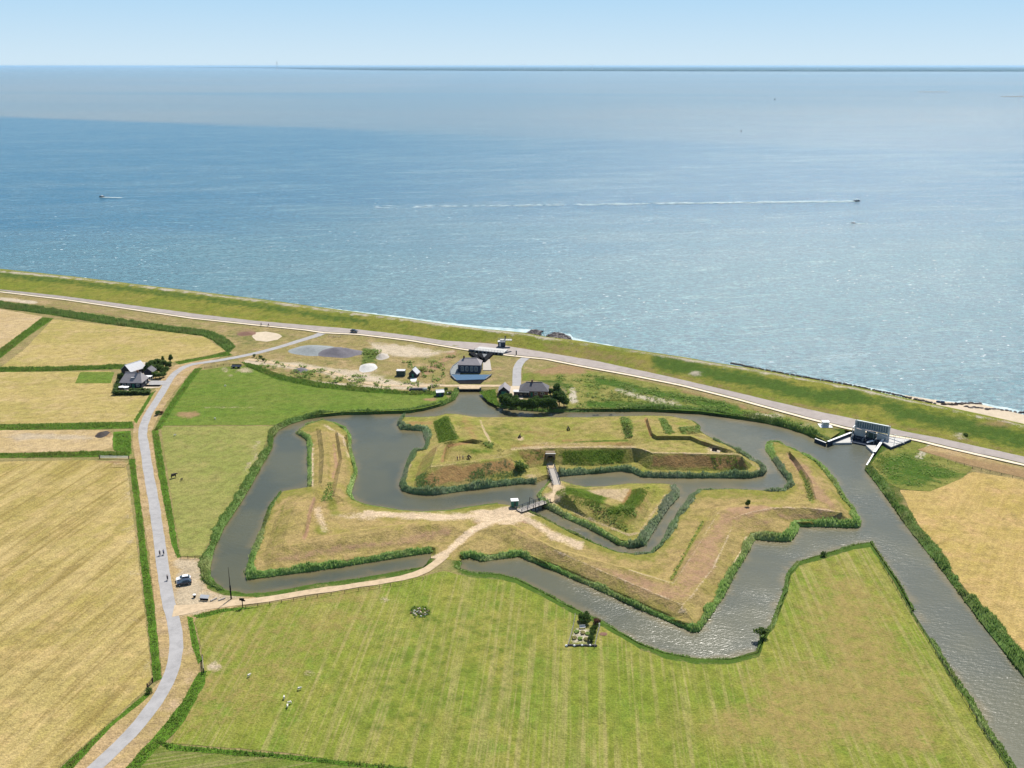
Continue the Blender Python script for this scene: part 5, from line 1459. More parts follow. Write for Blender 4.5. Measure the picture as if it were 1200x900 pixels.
qq = [P(u, v, .4) for u, v in [(545, 420), (538, 424), (531, 429), (528, 434), (528, 438.5), (539, 438.8), (540, 430)]]
MB().extrude([(p[0], p[1]) for p in qq], -.5, .45).build('apron', M['gravel_blue'], t)
mb = MB()
for i in range(4): mb.bar((*qq[i][:2], .55), (*qq[i + 1][:2], .55), .4, .5)
mb.build('kerb', M['concrete_dark'], t)
t = thing('inlet_cut', 'dark walled inlet channel running from the dike bridge to the pumping station', 'channel', (0, 0, 0))
for (a, b) in (((552, 415), (566, 425)), ((566, 425), (576, 415.5)), ((562, 416), (566, 425))):
    pa, pb = P(*a), P(*b)
    MB().bar((pa[0], pa[1], .2), (pb[0], pb[1], .2), 2.6, 1.7).build('retaining_wall', M['black'], t)
qi = [P(u, v, .1) for u, v in [(552, 414), (578, 415), (566, 426)]]
MB().extrude([(p[0], p[1]) for p in qi], -.4, .16).build('channel_bed', M['concrete_dark'], t)
q = [P(u, v, .2) for u, v in [(566, 423), (574, 421), (576, 434), (566, 434)]]
MB().extrude([(p[0], p[1]) for p in q], -.3, .3).build('paving', M['wood'], t)
t = thing('sluice_bridge', 'low concrete dike bridge with a row of dark openings behind the pumping station', 'bridge', (0, 0, 0))
pa, pb = Vector(P(556, 411.5, .6)), Vector(P(590, 415, .6)); d = (pb - pa).normalized(); nrm = Vector((-d.y, d.x, 0))
MB().extrude([tuple((pa + nrm * 0)[:2]), tuple(pb[:2]), tuple((pb + nrm * 7)[:2]), tuple((pa + nrm * 7)[:2])], .3, 1.35).build('deck', M['concrete'], t)
MB().extrude([tuple((pa - nrm * .5)[:2]), tuple((pb - nrm * .5)[:2]), tuple((pb)[:2]), tuple((pa)[:2])], -.4, 1.15).build('abutment', M['concrete_dark'], t)
LL = (pb - pa).length
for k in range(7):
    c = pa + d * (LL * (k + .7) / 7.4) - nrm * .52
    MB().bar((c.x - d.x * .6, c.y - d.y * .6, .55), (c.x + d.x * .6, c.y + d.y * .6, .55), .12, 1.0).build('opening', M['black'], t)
mb = MB()
for k in range(11):
    c = pa + d * (LL * k / 10); mb.bar((c.x, c.y, 1.3), (c.x, c.y, 2.3), .12)
mb.bar((pa.x, pa.y, 2.3), (pb.x, pb.y, 2.3), .12).bar((pa.x, pa.y, 1.8), (pb.x, pb.y, 1.8), .08)
mb.build('railing', M['steel'], t)
for (a, b, c) in (((549, 412), (556, 412), 'left'), ((591, 415), (599, 413.5), 'right')):
    p1, p2 = P(*a), P(*b); MB().bar((p1[0], p1[1], .5), (p2[0], p2[1], .5), .9, .9).build('wing_wall', M['steel_dark'], t)
# culvert bridge where the track crosses the mouth of the inlet
t = thing('culvert_bridge', 'flat pale track bridge over the dark culvert mouth at the head of the moat', 'bridge', (0, 0, 0))
a1, b1 = Vector(P(500, 452.5, 0)), Vector(P(585, 453, 0)); dd = (b1 - a1).normalized(); nn = Vector((-dd.y, dd.x, 0))
c1, c2 = Vector(P(537, 456, 0)), Vector(P(563, 456, 0))
MB().extrude([tuple(c1[:2]), tuple(c2[:2]), tuple((c2 + nn * 5)[:2]), tuple((c1 + nn * 5)[:2])], -.25, .22).build('deck', M['dirt'], t)
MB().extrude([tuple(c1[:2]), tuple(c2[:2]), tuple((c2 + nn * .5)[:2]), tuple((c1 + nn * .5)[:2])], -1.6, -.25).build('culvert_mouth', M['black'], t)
for c in (c1, c2): MB().bar((c.x, c.y, -.4), (c.x, c.y + .6, -.4), .8, 2.2).build('wing_wall', M['concrete_dark'], t)

# hut, mast and platform on the crest of the dike
t = thing('dike_hut', 'dark blue hut with a pale rooftop platform on the dike above the old sluice', 'hut', P(588, 405.5, 1.2), ps)
MB().box(-1.9, 1.9, -1.5, 1.5, 0, 2.6).build('wall', M['steel_dark'], t)
MB().box(-2.1, 2.1, -1.7, 1.7, 2.6, 2.8).build('roof', M['roof_pale'], t)
MB().box(-1.3, -.4, -1.56, -1.5, .1, 2.0).build('door', M['steel'], t)
mb = MB()
for k in range(5): mb.bar((-2 + k, 1.7, 2.8), (-2 + k, 1.7, 3.8), .08)
mb.bar((-2, 1.7, 3.8), (2, 1.7, 3.8), .08).build('railing', M['steel'], t)
t = thing('gate_platform', 'pale railed platform on the seaward crest behind the dark blue hut', 'platform', P(593, 399, 4.2), ps)
MB().box(-3.2, 3.2, -1.2, 1.2, 0.2, .45).build('deck', M['concrete'], t)
mb = MB()
for k in range(7): mb.bar((-3.1 + k * 1.03, -1.1, .45), (-3.1 + k * 1.03, -1.1, 1.5), .08)
mb.bar((-3.1, -1.1, 1.5), (3.1, -1.1, 1.5), .08).build('railing', M['steel'], t)
MB().bar((-.5, 0.6, .4), (-.5, 0.6, 2.4), .5).build('lifting_gear', M['steel_dark'], t)
t = thing('marker_post', 'short dark post between the cycle path and the dike road', 'post', P(605, 415, .8), 0)
MB().tube([(0, 0, -.4), (0, 0, 1.9)], .28, 8).build('shaft', M['black'], t); MB().tube([(0, 0, 1.9), (0, 0, 2.1)], [.34, .2], 8).build('cap', M['steel'], t)

# ------------------------------------------------------------------ the large sluice on the right
t = thing('sea_sluice', 'large steel sluice with a slatted screen and lifting gates at the end of the moat', 'sluice', (0, 0, 0))
S = lambda u, v, z=0.5: Vector(P(u, v, z))
fl, frr = S(998, 513, 0), S(1037, 521, 0)
dx = (frr - fl).normalized(); ny = Vector((-dx.y, dx.x, 0)); LW = (frr - fl).length
def at(s, n_, z): return tuple(fl + dx * s + ny * n_ + Vector((0, 0, z)))
def slab(s0, s1, n0, n1, z0, z1):
    m_ = MB(); m_.extrude([at(s0, n0, 0)[:2], at(s1, n0, 0)[:2], at(s1, n1, 0)[:2], at(s0, n1, 0)[:2]], z0, z1); return m_
slab(-.5, LW + .5, -3, 5.5, -1.9, -.7).build('floor', M['steel_dark'], t)
slab(-.3, LW + .3, 5.0, 5.6, -1.0, 1.0).build('back_wall', M['wall_blue'], t)
for s in (-.3, LW - .3):
    slab(s, s + .6, -.6, 5.6, -1.4, .7).build('pier', M['concrete_dark'], t)
    slab(s, s + .6, 3.6, 4.6, .7, 6.6).build('gate_tower', M['steel'], t)
for k in range(1, 3): slab(LW * k / 3 - .2, LW * k / 3 + .2, -.2, 4.6, -1.4, .6).build('pier', M['concrete_dark'], t)
slab(-.2, LW + .2, 3.8, 4.5, 6.2, 6.6).build('top_beam', M['steel'], t)
slab(-.2, LW + .2, 3.9, 4.4, 3.3, 3.6).build('mid_beam', M['steel'], t)
for k in range(14):
    s = .5 + (LW - 1) * k / 13
    slab(s - .12, s + .12, 4.0, 4.3, 3.6, 6.2).build('slat', M['steel'], t)
slab(.3, LW - .3, 4.32, 4.40, 3.5, 6.2).build('screen_panel', M['screen'], t)
slab(.35, LW * .32, 3.3, 3.6, .2, 3.0).build('lift_gate', M['concrete'], t)
slab(LW * .36, LW * .64, 3.3, 3.6, .4, 3.1).build('lift_gate', M['container'], t)
slab(LW * .68, LW - .35, 3.3, 3.6, .2, 3.1).build('lift_gate', M['steel'], t)
m_ = MB(); m_.bar(at(.2, 2.8, 4.0), at(LW + 7, 1.6, 1.6), .25, .3); m_.build('walkway_beam', M['roof_pale'], t)
for k in range(6): MB().bar(at(1 + k * 2.3, 2.7, .6), at(1 + k * 2.3, 2.7, 3.7), .12).build('hoist_rod', M['steel'], t)
for s in (.2,): MB().bar(at(s, -.2, -.8), at(s, -.2, 4.6), .3).build('frame_post', M['steel'], t)
MB().bar(at(.2, -.2, 4.6), at(.2, 4, 4.9), .25).build('frame_post', M['steel'], t)
slab(0, LW, 1.2, 2.4, .0, .18).build('service_deck', M['steel_dark'], t)
MB().bar(at(6.5, -1.2, -.2), at(8.5, .4, .5), 1.0, .3).build('float_boom', M['white'], t)
for k in range(5): MB().bar(at(1.5 + k * 2.4, .3, -.9), at(1.5 + k * 2.4, .3, .3), .5, .9).build('fender', M['steel_dark'], t)
def quay(pts, z0, z1, cop, name='wing_wall'):
    """wall line with a pale coping"""
    for i in range(len(pts) - 1):
        a, b = pts[i], pts[i + 1]
        w_ = MB().bar((a[0], a[1], (z0 + z1) / 2), (b[0], b[1], (z0 + z1) / 2), .45, z1 - z0).build(name, M['steel_dark'], t)
        MB().bar((a[0], a[1], z1 + .06), (b[0], b[1], z1 + .06), cop, .12).build('coping', M['white'], w_)
quay([S(970, 519, .2), S(984, 512.5, .6), S(997.5, 506, 1.1)], -1.8, .75, .9)
pA = [S(u, v, -.4)[:2] for u, v in [(975, 518), (994, 511.5), (999, 513.5), (998.5, 518.5), (976, 519)]]
MB().extrude([tuple(p) for p in pA], -1.8, -.45).build('apron', M['concrete'], t)
quay([S(1036, 513, .8), S(1031, 521, .6), S(1024.5, 531, .3)], -1.8, .75, 1.0)
pA = [S(u, v, -.2)[:2] for u, v in [(1015, 521.5), (1027, 521.5), (1024, 530)]]
MB().extrude([tuple(p) for p in pA], -1.8, -.3).build('apron', M['concrete'], t)
quay([S(1024, 531, .1), S(1020, 538, .1), S(1015.5, 545.5, 0)], -1.8, .12, .55, 'quay_wall')
quay([S(968, 519.5, 0), S(955, 514.5, 0)], -1.6, .2, .5, 'quay_wall')
t = thing('sluice_platform', 'white concrete platform with a railing to the right of the steel sluice', 'platform', (0, 0, 0))
pp = [P(u, v, 1.0)[:2] for u, v in [(1034, 518.5), (1040, 511.5), (1068, 515), (1057, 519.5), (1044, 524.5)]]
MB().extrude(pp, -.6, 1.0).build('base_wall', M['wall_blue'], t)
cxp = np.mean(np.array(pp), axis=0)
MB().extrude([tuple(cxp + (np.array(p) - cxp) * .93) for p in pp], 1.0, 1.08).build('deck', M['concrete'], t)
mb = MB()
for i in range(4):
    p1, p2 = pp[i], pp[i + 1]
    for k in range(4):
        q_ = (p1[0] + (p2[0] - p1[0]) * k / 4, p1[1] + (p2[1] - p1[1]) * k / 4); mb.bar((*q_, 1.0), (*q_, 2.0), .07)
    mb.bar((*p1, 2.0), (*p2, 2.0), .07)
mb.build('railing', M['steel'], t)
t = thing('lamp_post', 'thin grey post standing on the front edge of the sluice platform', 'post', P(1047.5, 522.5, .5), 0)
MB().tube([(0, 0, 0), (0, 0, 4.6)], .09, 6).build('shaft', M['steel'], t); MB().box(-.3, .3, -.15, .15, 4.6, 4.75).build('lamp_head', M['steel'], t)
t = thing('white_cabinet', 'square white cabinet on a pale slab left of the steel sluice', 'cabinet', P(967, 499, .05), fr)
MB().box(-1.3, 1.3, -1.2, 1.2, .14, 1.9).build('body', M['roof_pale'], t); MB().box(-1.45, 1.45, -1.35, 1.35, 1.9, 2.05).build('roof', M['white'], t); MB().box(-2.6, 2.6, -2.3, 2.3, 0, .12).build('slab', M['white'], t)
MB().box(-.9, .9, -1.26, -1.2, .3, 1.7).build('door', M['steel'], t)

# ------------------------------------------------------------------ sheds, container and tanks west of the pumping station
t = thing('container', 'dark green storage container with a pale top in the works yard', 'container', P(470, 440, .05), fr)
MB().box(-2.1, 2.1, -1.5, 1.5, .1, 2.7).build('body', M['container'], t); MB().box(-2.15, 2.15, -1.55, 1.55, 2.7, 2.82).build('roof', M['roof_pale'], t)
mb = MB()
for k in range(12): mb.box(-2.0 + k * .36, -1.85 + k * .36, -1.56, -1.5, .2, 2.6)
mb.build('ribs', M['container'], t)
gable('site_hut', 'small hut with a pale steep roof and black gable right of the green container', 'hut', 485.5, 441, fr + R(78), 4.2, 4.0, 2.0, 4.0, M['wall_dark'], M['roof_pale'], doors=[('l', 0, 1.0, 1.9)], roofl='pale sheeted roof')
field('works_slab', [(481, 443), (488, 443), (488, 447), (481, 447)], M['white'], z=.12, step=1)
t = thing('pipe_stack', 'dark stack of drain pipes lying at the edge of the green meadow', 'pipes', P(489.5, 457.5, .1), 0.02)
for k in range(4): MB().tube([(-4, .4 * k, .3), (4, .4 * k, .3)], .28, 8).build('pipe', M['roof_dark'], t)
for k in range(3): MB().tube([(-3.6, .2 + .4 * k, .75), (3.8, .2 + .4 * k, .75)], .28, 8).build('pipe', M['roof_dark'], t)
t = thing('water_tank', 'round grey-green tank at the right end of the pipe stack', 'tank', P(498, 458.5, .1), 0)
MB().tube([(0, 0, 0), (0, 0, 1.4)], 1.1, 16).build('body', M['steel'], t); MB().tube([(0, 0, 1.4), (0, 0, 1.6)], [1.15, .8], 16).build('lid', M['gravel_blue'], t)
gable('moat_shed', 'small dark shed with a white roof beside the moat, left of the culvert', 'shed', 515.5, 463.5, fr + R(15), 3.2, 2.6, 2.0, 2.7, M['wall_blue'], M['white'], doors=[('f', 0, .9, 1.8)])
t = thing('tarpaulin_pile', 'dark heap with a white sheet between the small shed and the moat', 'heap', P(527, 462, 0), 0)
MB().lump((0, 0, .4), (1.0, .8, .9), 2).build('heap', M['wood_dark'], t); MB().lump((-1.0, -.2, .4), (.5, .4, .6), 4).build('sheet', M['white'], t)
t = thing('scrap_heap', 'dark scrap heap on the bank at the left of the track bridge', 'heap', P(508, 453.5, 0), 0)
for k in range(5): MB().bar((-1.5 + k * .7, -.5, .2), (-1 + k * .6, .8, .9), .25).build('beam', M['steel_dark'], t)
tree('yard_bush', 'low green bush beside the scrap heap at the track', 503, 457, 1.3, 1.6, 'leaf_mid', cat='bush')
tree('yard_bush', 'dark bush between the small white-roofed shed and the culvert', 522, 458, 1.3, 1.6, 'leaf_dark', cat='bush')


def heap(name, label, u, v, rx, ry, h, mat, seed=1, rz=0.0, kindn='heap'):
    n = 26; m_ = 9; V = []; F = []
    for i in range(m_ + 1):
        rr = i / m_
        for j in range(n):
            a = 2 * math.pi * j / n
            q = 1 + .16 * mnoise.noise(Vector((math.cos(a) * 1.5 + seed * 5, math.sin(a) * 1.5, 0)))
            zz = h * (math.cos(rr * math.pi) * .5 + .5) ** .8 * (1 + .25 * mnoise.noise(Vector((math.cos(a) * rr * 3, math.sin(a) * rr * 3, seed))))
            V.append((rx * rr * q * math.cos(a), ry * rr * q * math.sin(a), zz + .03))
    for i in range(m_):
        for j in range(n): F.append((i * n + j, (i + 1) * n + j, (i + 1) * n + (j + 1) % n, i * n + (j + 1) % n))
    me = mesh_np(name, V, F, True); o = new_obj(name, me, mat); o.location = P(u, v, .05); o.rotation_euler = (0, 0, rz)
    return tag(o, label, kindn)


heap('gravel_heap', 'large blue-grey gravel heap, left one of the two long heaps in the works yard', 368, 410.5, 12.5, 11, 2.2, M['gravel_blue'], 1, R(-5))
heap('gravel_heap', 'large dark violet-grey gravel heap, right one of the two long heaps in the works yard', 396, 413.5, 13, 9.5, 2.8, M['gravel_dark'], 2, R(-8))
heap('gravel_heap', 'small dark gravel heap beside the service track below the blue-grey heap', 352, 434, 3.8, 4, 1.2, M['gravel_dark'], 3)
heap('rubble_heap', 'grey rubble heap beside the green patch in the works yard', 431, 431, 4.5, 8, 1.8, M['concrete'], 4)
heap('rubble_heap', 'brown rubble heap left of the pale gravel circle', 289, 391, 5.5, 5, 1.0, M['wall_brick'], 5)
heap('sand_heap', 'grey-brown spoil heap right of the dark gravel heap', 448, 418, 3.5, 6, 1.6, M['wood'], 6)
heap('manure_heap', 'dark brown heap at the right end of the bare field', 120, 509, 2.6, 4.0, 0.8, M['hide'], 7)
t = thing('farm_trailer', 'dark flat trailer parked on the sandy patch below the road junction', 'trailer', P(277, 431, .05), fr)
MB().box(-2.4, 2.4, -1.1, 1.1, .8, 1.05).build('bed', M['steel_dark'], t); MB().box(-2.4, 2.4, 1.0, 1.1, 1.05, 1.6).build('side_board', M['container'], t)
for sx in (-1.2, 1.2):
    for sy in (-1.0, 1.0): MB().tube([(sx, sy - .12, .45), (sx, sy + .12, .45)], .45, 12).build('wheel', M['tyre'], t)
for k, (u, v) in enumerate([(305, 420), (309, 423), (298, 418)]):
    tree('works_bush', ['small green bush beside the service track junction', 'dark bush below the service track junction', 'tiny bush left of the service track junction'][k], u, v, 1.2 - k * .1, 1.5, 'leaf_mid', cat='bush')

# ------------------------------------------------------------------ fort: gate, bridges, kiosk, guns
t = thing('fort_gate', 'dark arched gateway in a brick front in the middle of the fort rampart', 'gate', P(645, 542.5, .5), 0)
def archwall(w_, h_, ow, oh, y0, y1, mat, name):
    m_ = MB(); n = 8
    arch = [(-ow / 2, 0)] + [(-ow / 2 * math.cos(i * math.pi / n), oh - ow / 2 + ow / 2 * math.sin(i * math.pi / n) * .7) for i in range(n + 1)] + [(ow / 2, 0)]
    outer_ = [(-w_ / 2, 0), (-w_ / 2, h_)] + [(-w_ / 2 + w_ * i / (n - 1), h_) for i in range(1, n - 1)] + [(w_ / 2, h_), (w_ / 2, 0)]
    k = min(len(arch), len(outer_)); arch = arch[:1] + arch[1:-1][:k - 2] + arch[-1:]
    outer_ = outer_[:len(arch)] if len(outer_) >= len(arch) else outer_
    L = len(arch)
    vs = [(a[0], y0, a[1]) for a in arch] + [(b[0], y0, b[1]) for b in outer_[:L]] + [(a[0], y1, a[1]) for a in arch]
    fs = [(i, i + 1, L + i + 1, L + i) for i in range(L - 1)] + [(i + 1, i, 2 * L + i, 2 * L + i + 1) for i in range(L - 1)]
    m_.add(vs, fs)
    m_.add([(-w_ / 2, y0, h_), (w_ / 2, y0, h_), (w_ / 2, y1, h_), (-w_ / 2, y1, h_)], [(0, 1, 2, 3)])
    return m_.build(name, mat, t)
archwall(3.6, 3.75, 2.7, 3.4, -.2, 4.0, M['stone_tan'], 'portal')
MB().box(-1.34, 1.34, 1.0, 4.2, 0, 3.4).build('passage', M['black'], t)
MB().box(-2.0, 2.0, -.3, .2, 3.75, 3.88).build('coping', M['concrete'], t)
MB().box(-1.3, -1.15, .2, 1.0, 0, 3.0).build('door_leaf', M['wood_dark'], t); MB().box(1.15, 1.3, .2, 1.0, 0, 3.0).build('door_leaf', M['wood_dark'], t)


def footbridge(name, label, pa, pb, w_, zt=0.55):
    a, b = Vector(P(*pa, 0.4)), Vector(P(*pb, 0.4))
    L = (b - a).length
    t = thing(name, label, 'bridge', tuple((a + b) / 2), math.atan2(b.y - a.y, b.x - a.x)); t.location.z = 0
    n = int(L / .32)
    pm = MB()
    for k in range(n):
        x = -L / 2 + k * L / n
        pm.box(x, x + L / n - .05, -w_ / 2 + random.uniform(-.04, .04), w_ / 2, zt - .1, zt + random.uniform(0, .02))
    pm.build('planks', M['wood'], t, kind='stuff')
    for s in (-1, 1):
        MB().box(-L / 2, L / 2, s * (w_ / 2 - .3) - .12, s * (w_ / 2 - .3) + .12, zt - .5, zt - .1).build('beam', M['wood_dark'], t)
        r = MB().bar((-L / 2, s * (w_ / 2 - .05), zt + 1.1), (L / 2, s * (w_ / 2 - .05), zt + 1.1), .12).bar((-L / 2, s * (w_ / 2 - .05), zt + .6), (L / 2, s * (w_ / 2 - .05), zt + .6), .08).build('handrail', M['steel_dark'], t)
        for k in range(6):
            x = -L / 2 + .15 + (L - .3) * k / 5
            MB().box(x - .08, x + .08, s * (w_ / 2 - .05) - .08, s * (w_ / 2 - .05) + .08, zt, zt + 1.15).build('rail_post', M['steel_dark'], t)
        for k in range(3):
            x = -L / 4 + L / 4 * k
            MB().tube([(x, s * (w_ / 2 - .35), -2.2), (x, s * (w_ / 2 - .35), zt - .5)], .16, 7).build('pile', M['wood_dark'], t)
    return t


footbridge('footbridge', 'pale plank bridge leading straight to the fort gate', (652.5, 568.5), (645.5, 547), 2.8)
footbridge('footbridge', 'plank drawbridge with tall posts beside the green kiosk', (608, 599), (642, 587), 2.9)
fb2 = bpy.data.objects['footbridge.001']
for s in (-1, 1): MB().bar((-.5, s * 1.5, .5), (-.5, s * 1.5, 3.2), .14).build('portal_post', M['wood_dark'], fb2)
MB().bar((-.5, -1.5, 3.2), (-.5, 1.5, 3.2), .12).build('lintel', M['wood_dark'], fb2)
pth = PL([(645, 545), (645.5, 548)], .6)
ribbon('fort_path', PL([(643, 587), (650, 583), (655, 577), (656, 572), (653, 568)], .62), [3, 3.4, 4.4, 3.6, 2.8], M['dirt'], z=.64, jag=.2)
ribbon('fort_path', PL([(645.2, 548.5), (645, 545), (645, 542)], .62), [2.8, 2.6, 2.6], M['dirt'], z=.66, jag=.1)
t = thing('kiosk', 'small green kiosk with a white roof at the end of the plank drawbridge', 'kiosk', P(603, 592.5, .5), R(8))
MB().box(-1.15, 1.15, -1.0, 1.0, 0, 2.1).build('body', M['green_paint'], t); MB().box(-1.3, 1.3, -1.15, 1.15, 2.1, 2.25).build('roof', M['white'], t)
MB().box(-.4, .4, -1.05, -1.0, .1, 1.9).build('door', M['container'], t); MB().box(1.15, 1.2, -.4, .4, 1.0, 1.6).build('window', M['glass'], t)


def cannon(label, u, v, z, rz, pad=True):
    t = thing('cannon', label, 'cannon', P(u, v, z), rz, None)
    MB().tube([(-.9, 0, .95), (-.5, 0, .97), (1.5, 0, 1.1), (1.6, 0, 1.11)], [.22, .24, .15, .18], 10).build('barrel', M['black'], t)
    c = MB(); c.extrude([(-1.2, -.4), (.7, -.4), (.7, -.28), (-1.2, -.28)], .3, .9); c.extrude([(-1.2, .28), (.7, .28), (.7, .4), (-1.2, .4)], .3, .9); c.build('carriage', M['wood_dark'], t)
    for sx in (-.8, .4):
        for sy in (-.55, .55): MB().tube([(sx, sy - .06, .32), (sx, sy + .06, .32)], .32, 12).build('wheel', M['wood_dark'], t)
    if pad:
        tt = tag(MB().box(-1.9, 1.9, -1.5, 1.5, -.5, .1).build('gun_platform', M['sand']), 'pale square platform under the black cannon ' + label.split('pad ')[1], 'gun platform'); tt.location = P(u, v, z + .02); tt.rotation_euler = (0, 0, rz)
    return t


cannon('black cannon on a pale pad in the fort yard near the left', 609, 513, 1.0, R(80))
cannon('black cannon without a pad in the middle of the fort yard', 666, 503.5, .95, R(95), False)
cannon('black cannon on a pale pad at the tip of the right bastion', 838, 528.5, 3.7, R(-20))
# sunken brick-edged wall faces of the gun floors
def wallrun(name, label, pts, h_, mat, th=.35):
    t = thing(name, label, 'wall', (0, 0, 0))
    for i in range(len(pts) - 1):
        a, b = pts[i], pts[i + 1]
        zc = (a[2] + b[2]) / 2
        w_ = MB().bar((a[0], a[1], zc + h_ / 2), (b[0], b[1], zc + h_ / 2), th, h_).build('wall_section', mat, t)
        MB().bar((a[0], a[1], zc + h_ + .05), (b[0], b[1], zc + h_ + .05), th + .15, .1).build('coping', M['verge'], w_)
    return t


# ------------------------------------------------------------------ people, animals, cycles, cars
def skin_figure(name, joints, edges, radii, mat, parent, root=0):
    me = bpy.data.meshes.new(name); me.from_pydata(joints, edges, []); me.update()
    o = new_obj(name, me, mat, parent)
    sk = o.modifiers.new('skin', 'SKIN'); ss = o.modifiers.new('sub', 'SUBSURF'); ss.levels = 1; ss.render_levels = 1
    for i, r_ in enumerate(radii): me.skin_vertices[0].data[i].radius = (r_, r_)
    me.skin_vertices[0].data[root].use_root = True
    return o


def person(label, loc, rz, pose='stand', top='cloth_dark', group=None):
    t = thing('person', label, 'person', loc, rz, group)
    if pose == 'stand':
        J = [(0, 0, .95), (0, 0, 1.2), (0, 0, 1.45), (0, 0, 1.56), (0, .02, 1.66), (0, .02, 1.74), (-.1, 0, .9), (-.11, .03, .5), (-.11, 0, .08), (-.11, .16, .04), (.1, 0, .9), (.12, -.02, .5), (.13, -.05, .08), (.13, .1, .04),
             (-.2, 0, 1.42), (-.27, -.02, 1.15), (-.26, .08, .9), (.2, 0, 1.42), (.28, -.02, 1.15), (.27, .06, .9)]
    else:
        J = [(0, -.1, .98), (0, .02, 1.2), (0, .14, 1.42), (0, .19, 1.52), (0, .22, 1.62), (0, .22, 1.7), (-.1, -.05, .95), (-.12, .28, .72), (-.1, .1, .35), (-.1, .24, .3), (.1, -.05, .95), (.12, .22, .62), (.1, .02, .2), (.1, .16, .16),
             (-.19, .14, 1.4), (-.26, .3, 1.2), (-.24, .55, 1.08), (.19, .14, 1.4), (.26, .3, 1.2), (.24, .55, 1.08)]
    E = [(0, 1), (1, 2), (2, 3), (3, 4), (4, 5), (0, 6), (6, 7), (7, 8), (8, 9), (0, 10), (10, 11), (11, 12), (12, 13), (2, 14), (14, 15), (15, 16), (2, 17), (17, 18), (18, 19)]
    Rr = [.16, .15, .17, .06, .11, .09, .10, .075, .05, .05, .10, .075, .05, .05, .07, .05, .04, .07, .05, .04]
    skin_figure('body', J, E, Rr, M['skin'], t)
    # jacket and trousers follow the body
    JJ = J[:3] + [J[14], J[15], J[17], J[18]]
    skin_figure('jacket', JJ, [(0, 1), (1, 2), (2, 3), (3, 4), (2, 5), (5, 6)], [.18, .17, .18, .09, .07, .09, .07], M[top], t)
    JT = [J[0], J[6], J[7], J[8], J[10], J[11], J[12]]
    skin_figure('trousers', JT, [(0, 1), (1, 2), (2, 3), (0, 4), (4, 5), (5, 6)], [.17, .12, .095, .065, .12, .095, .065], M['cloth_dark'], t)
    h_ = J[4]
    MB().lump((h_[0], h_[1] - .03, h_[2] + .06), (.115, .12, .11), 1, 8, 5, .1).build('hair', M['wood_dark'], t)
    MB().lump((h_[0], h_[1] + .12, h_[2] - .01), (.02, .03, .03), 1, 5, 3, 0).build('nose', M['skin'], t)
    return t


def bicycle(label, loc, rz, group=None, lean=0):
    t = thing('bicycle', label, 'bicycle', loc, rz, group)
    for y in (-.53, .53):
        m_ = MB(); n = 16
        m_.tube([(0, y + .34 * math.cos(2 * math.pi * k / n), .34 + .34 * math.sin(2 * math.pi * k / n)) for k in range(n + 1)], .028, 5, False)
        w_ = m_.build('wheel', M['tyre'], t)
        sp = MB()
        for k in range(4): sp.bar((0, y - .33 * math.cos(k * math.pi / 4), .34 - .33 * math.sin(k * math.pi / 4)), (0, y + .33 * math.cos(k * math.pi / 4), .34 + .33 * math.sin(k * math.pi / 4)), .012)
        sp.build('spokes', M['steel'], w_)
    f = MB()
    for a, b in (((0, -.53, .34), (0, -.05, .3)), ((0, -.05, .3), (0, -.2, .85)), ((0, -.05, .3), (0, .38, .8)), ((0, -.18, .8), (0, .38, .85)), ((0, .53, .34), (0, .38, .95)), ((0, -.53, .34), (0, -.18, .8))): f.bar(a, b, .04)
    f.build('frame', M['black'], t)
    MB().bar((-.28, .34, 1.05), (.28, .34, 1.05), .04).bar((0, .38, .9), (0, .36, 1.05), .04).build('handlebar', M['steel'], t)
    MB().box(-.08, .08, -.34, -.08, .9, .96).build('saddle', M['black'], t)
    return t


road_dir = math.atan2(P(183, 610)[1] - P(189, 650)[1], P(183, 610)[0] - P(189, 650)[0]) - math.pi / 2
for (u, v, lb, top, flip) in [(187.5, 651, 'cyclist in dark clothes riding on the left of a pair on the local road', 'cloth_dark', 0), (192, 650, 'cyclist in blue riding on the right of a pair on the local road', 'cloth_blue', 0), (196.5, 680, 'lone cyclist on the local road left of the white car', 'cloth_dark', 0)]:
    p = P(u, v, .1)
    person(lb, p, road_dir, 'ride', top)
    bicycle('bicycle under the ' + lb.split(' riding')[0].split(' on the local')[0] + (' on the local road' if 'lone' in lb else ', in the pair on the local road'), p, road_dir)
pd = math.atan2(P(320, 382.5)[1] - P(300, 381)[1], P(320, 382.5)[0] - P(300, 381)[0]) - math.pi / 2
for (u, v, lb) in [(306, 381.4, 'dark dressed cyclist ahead on the pale cycle path, left one of two'), (314.5, 382.2, 'dark dressed cyclist on the pale cycle path, right one of two')]:
    p = P(u, v, .35); person(lb, p, pd, 'ride', 'cloth_dark'); bicycle('bicycle of the ' + lb.replace(' ahead', ''), p, pd)
# parked bicycles in a row
for k in range(8):
    bicycle(['first', 'second', 'third', 'fourth', 'fifth', 'sixth', 'seventh', 'eighth'][k] + ' dark bicycle from the left in the rack at the road junction', P(385 + k * 2.0, 394.6 + k * .12, .12), R(12), 'bicycles parked at the road junction')
t = thing('bicycle_rack', 'long low steel rack holding the row of parked bicycles', 'bicycle rack', P(392, 395, .1), pd + math.pi / 2)
MB().bar((-3.6, 0, .5), (3.6, 0, .5), .08).build('rail', M['steel'], t)
for x in (-3.5, 0, 3.5): MB().bar((x, 0, 0), (x, 0, .5), .08).build('leg', M['steel'], t)
for (u, v, lb, tp) in [(536, 539.5, 'visitor in dark clothes on the left gun floor, leftmost of a small group', 'cloth_dark'), (539, 539, 'visitor in red on the left gun floor, middle of a small group', 'cloth_red'), (542.5, 538.8, 'visitor in blue on the left gun floor, right of a small group', 'cloth_blue')]:
    person(lb, P(u, v, 3.7), random.uniform(0, 6), 'stand', tp)
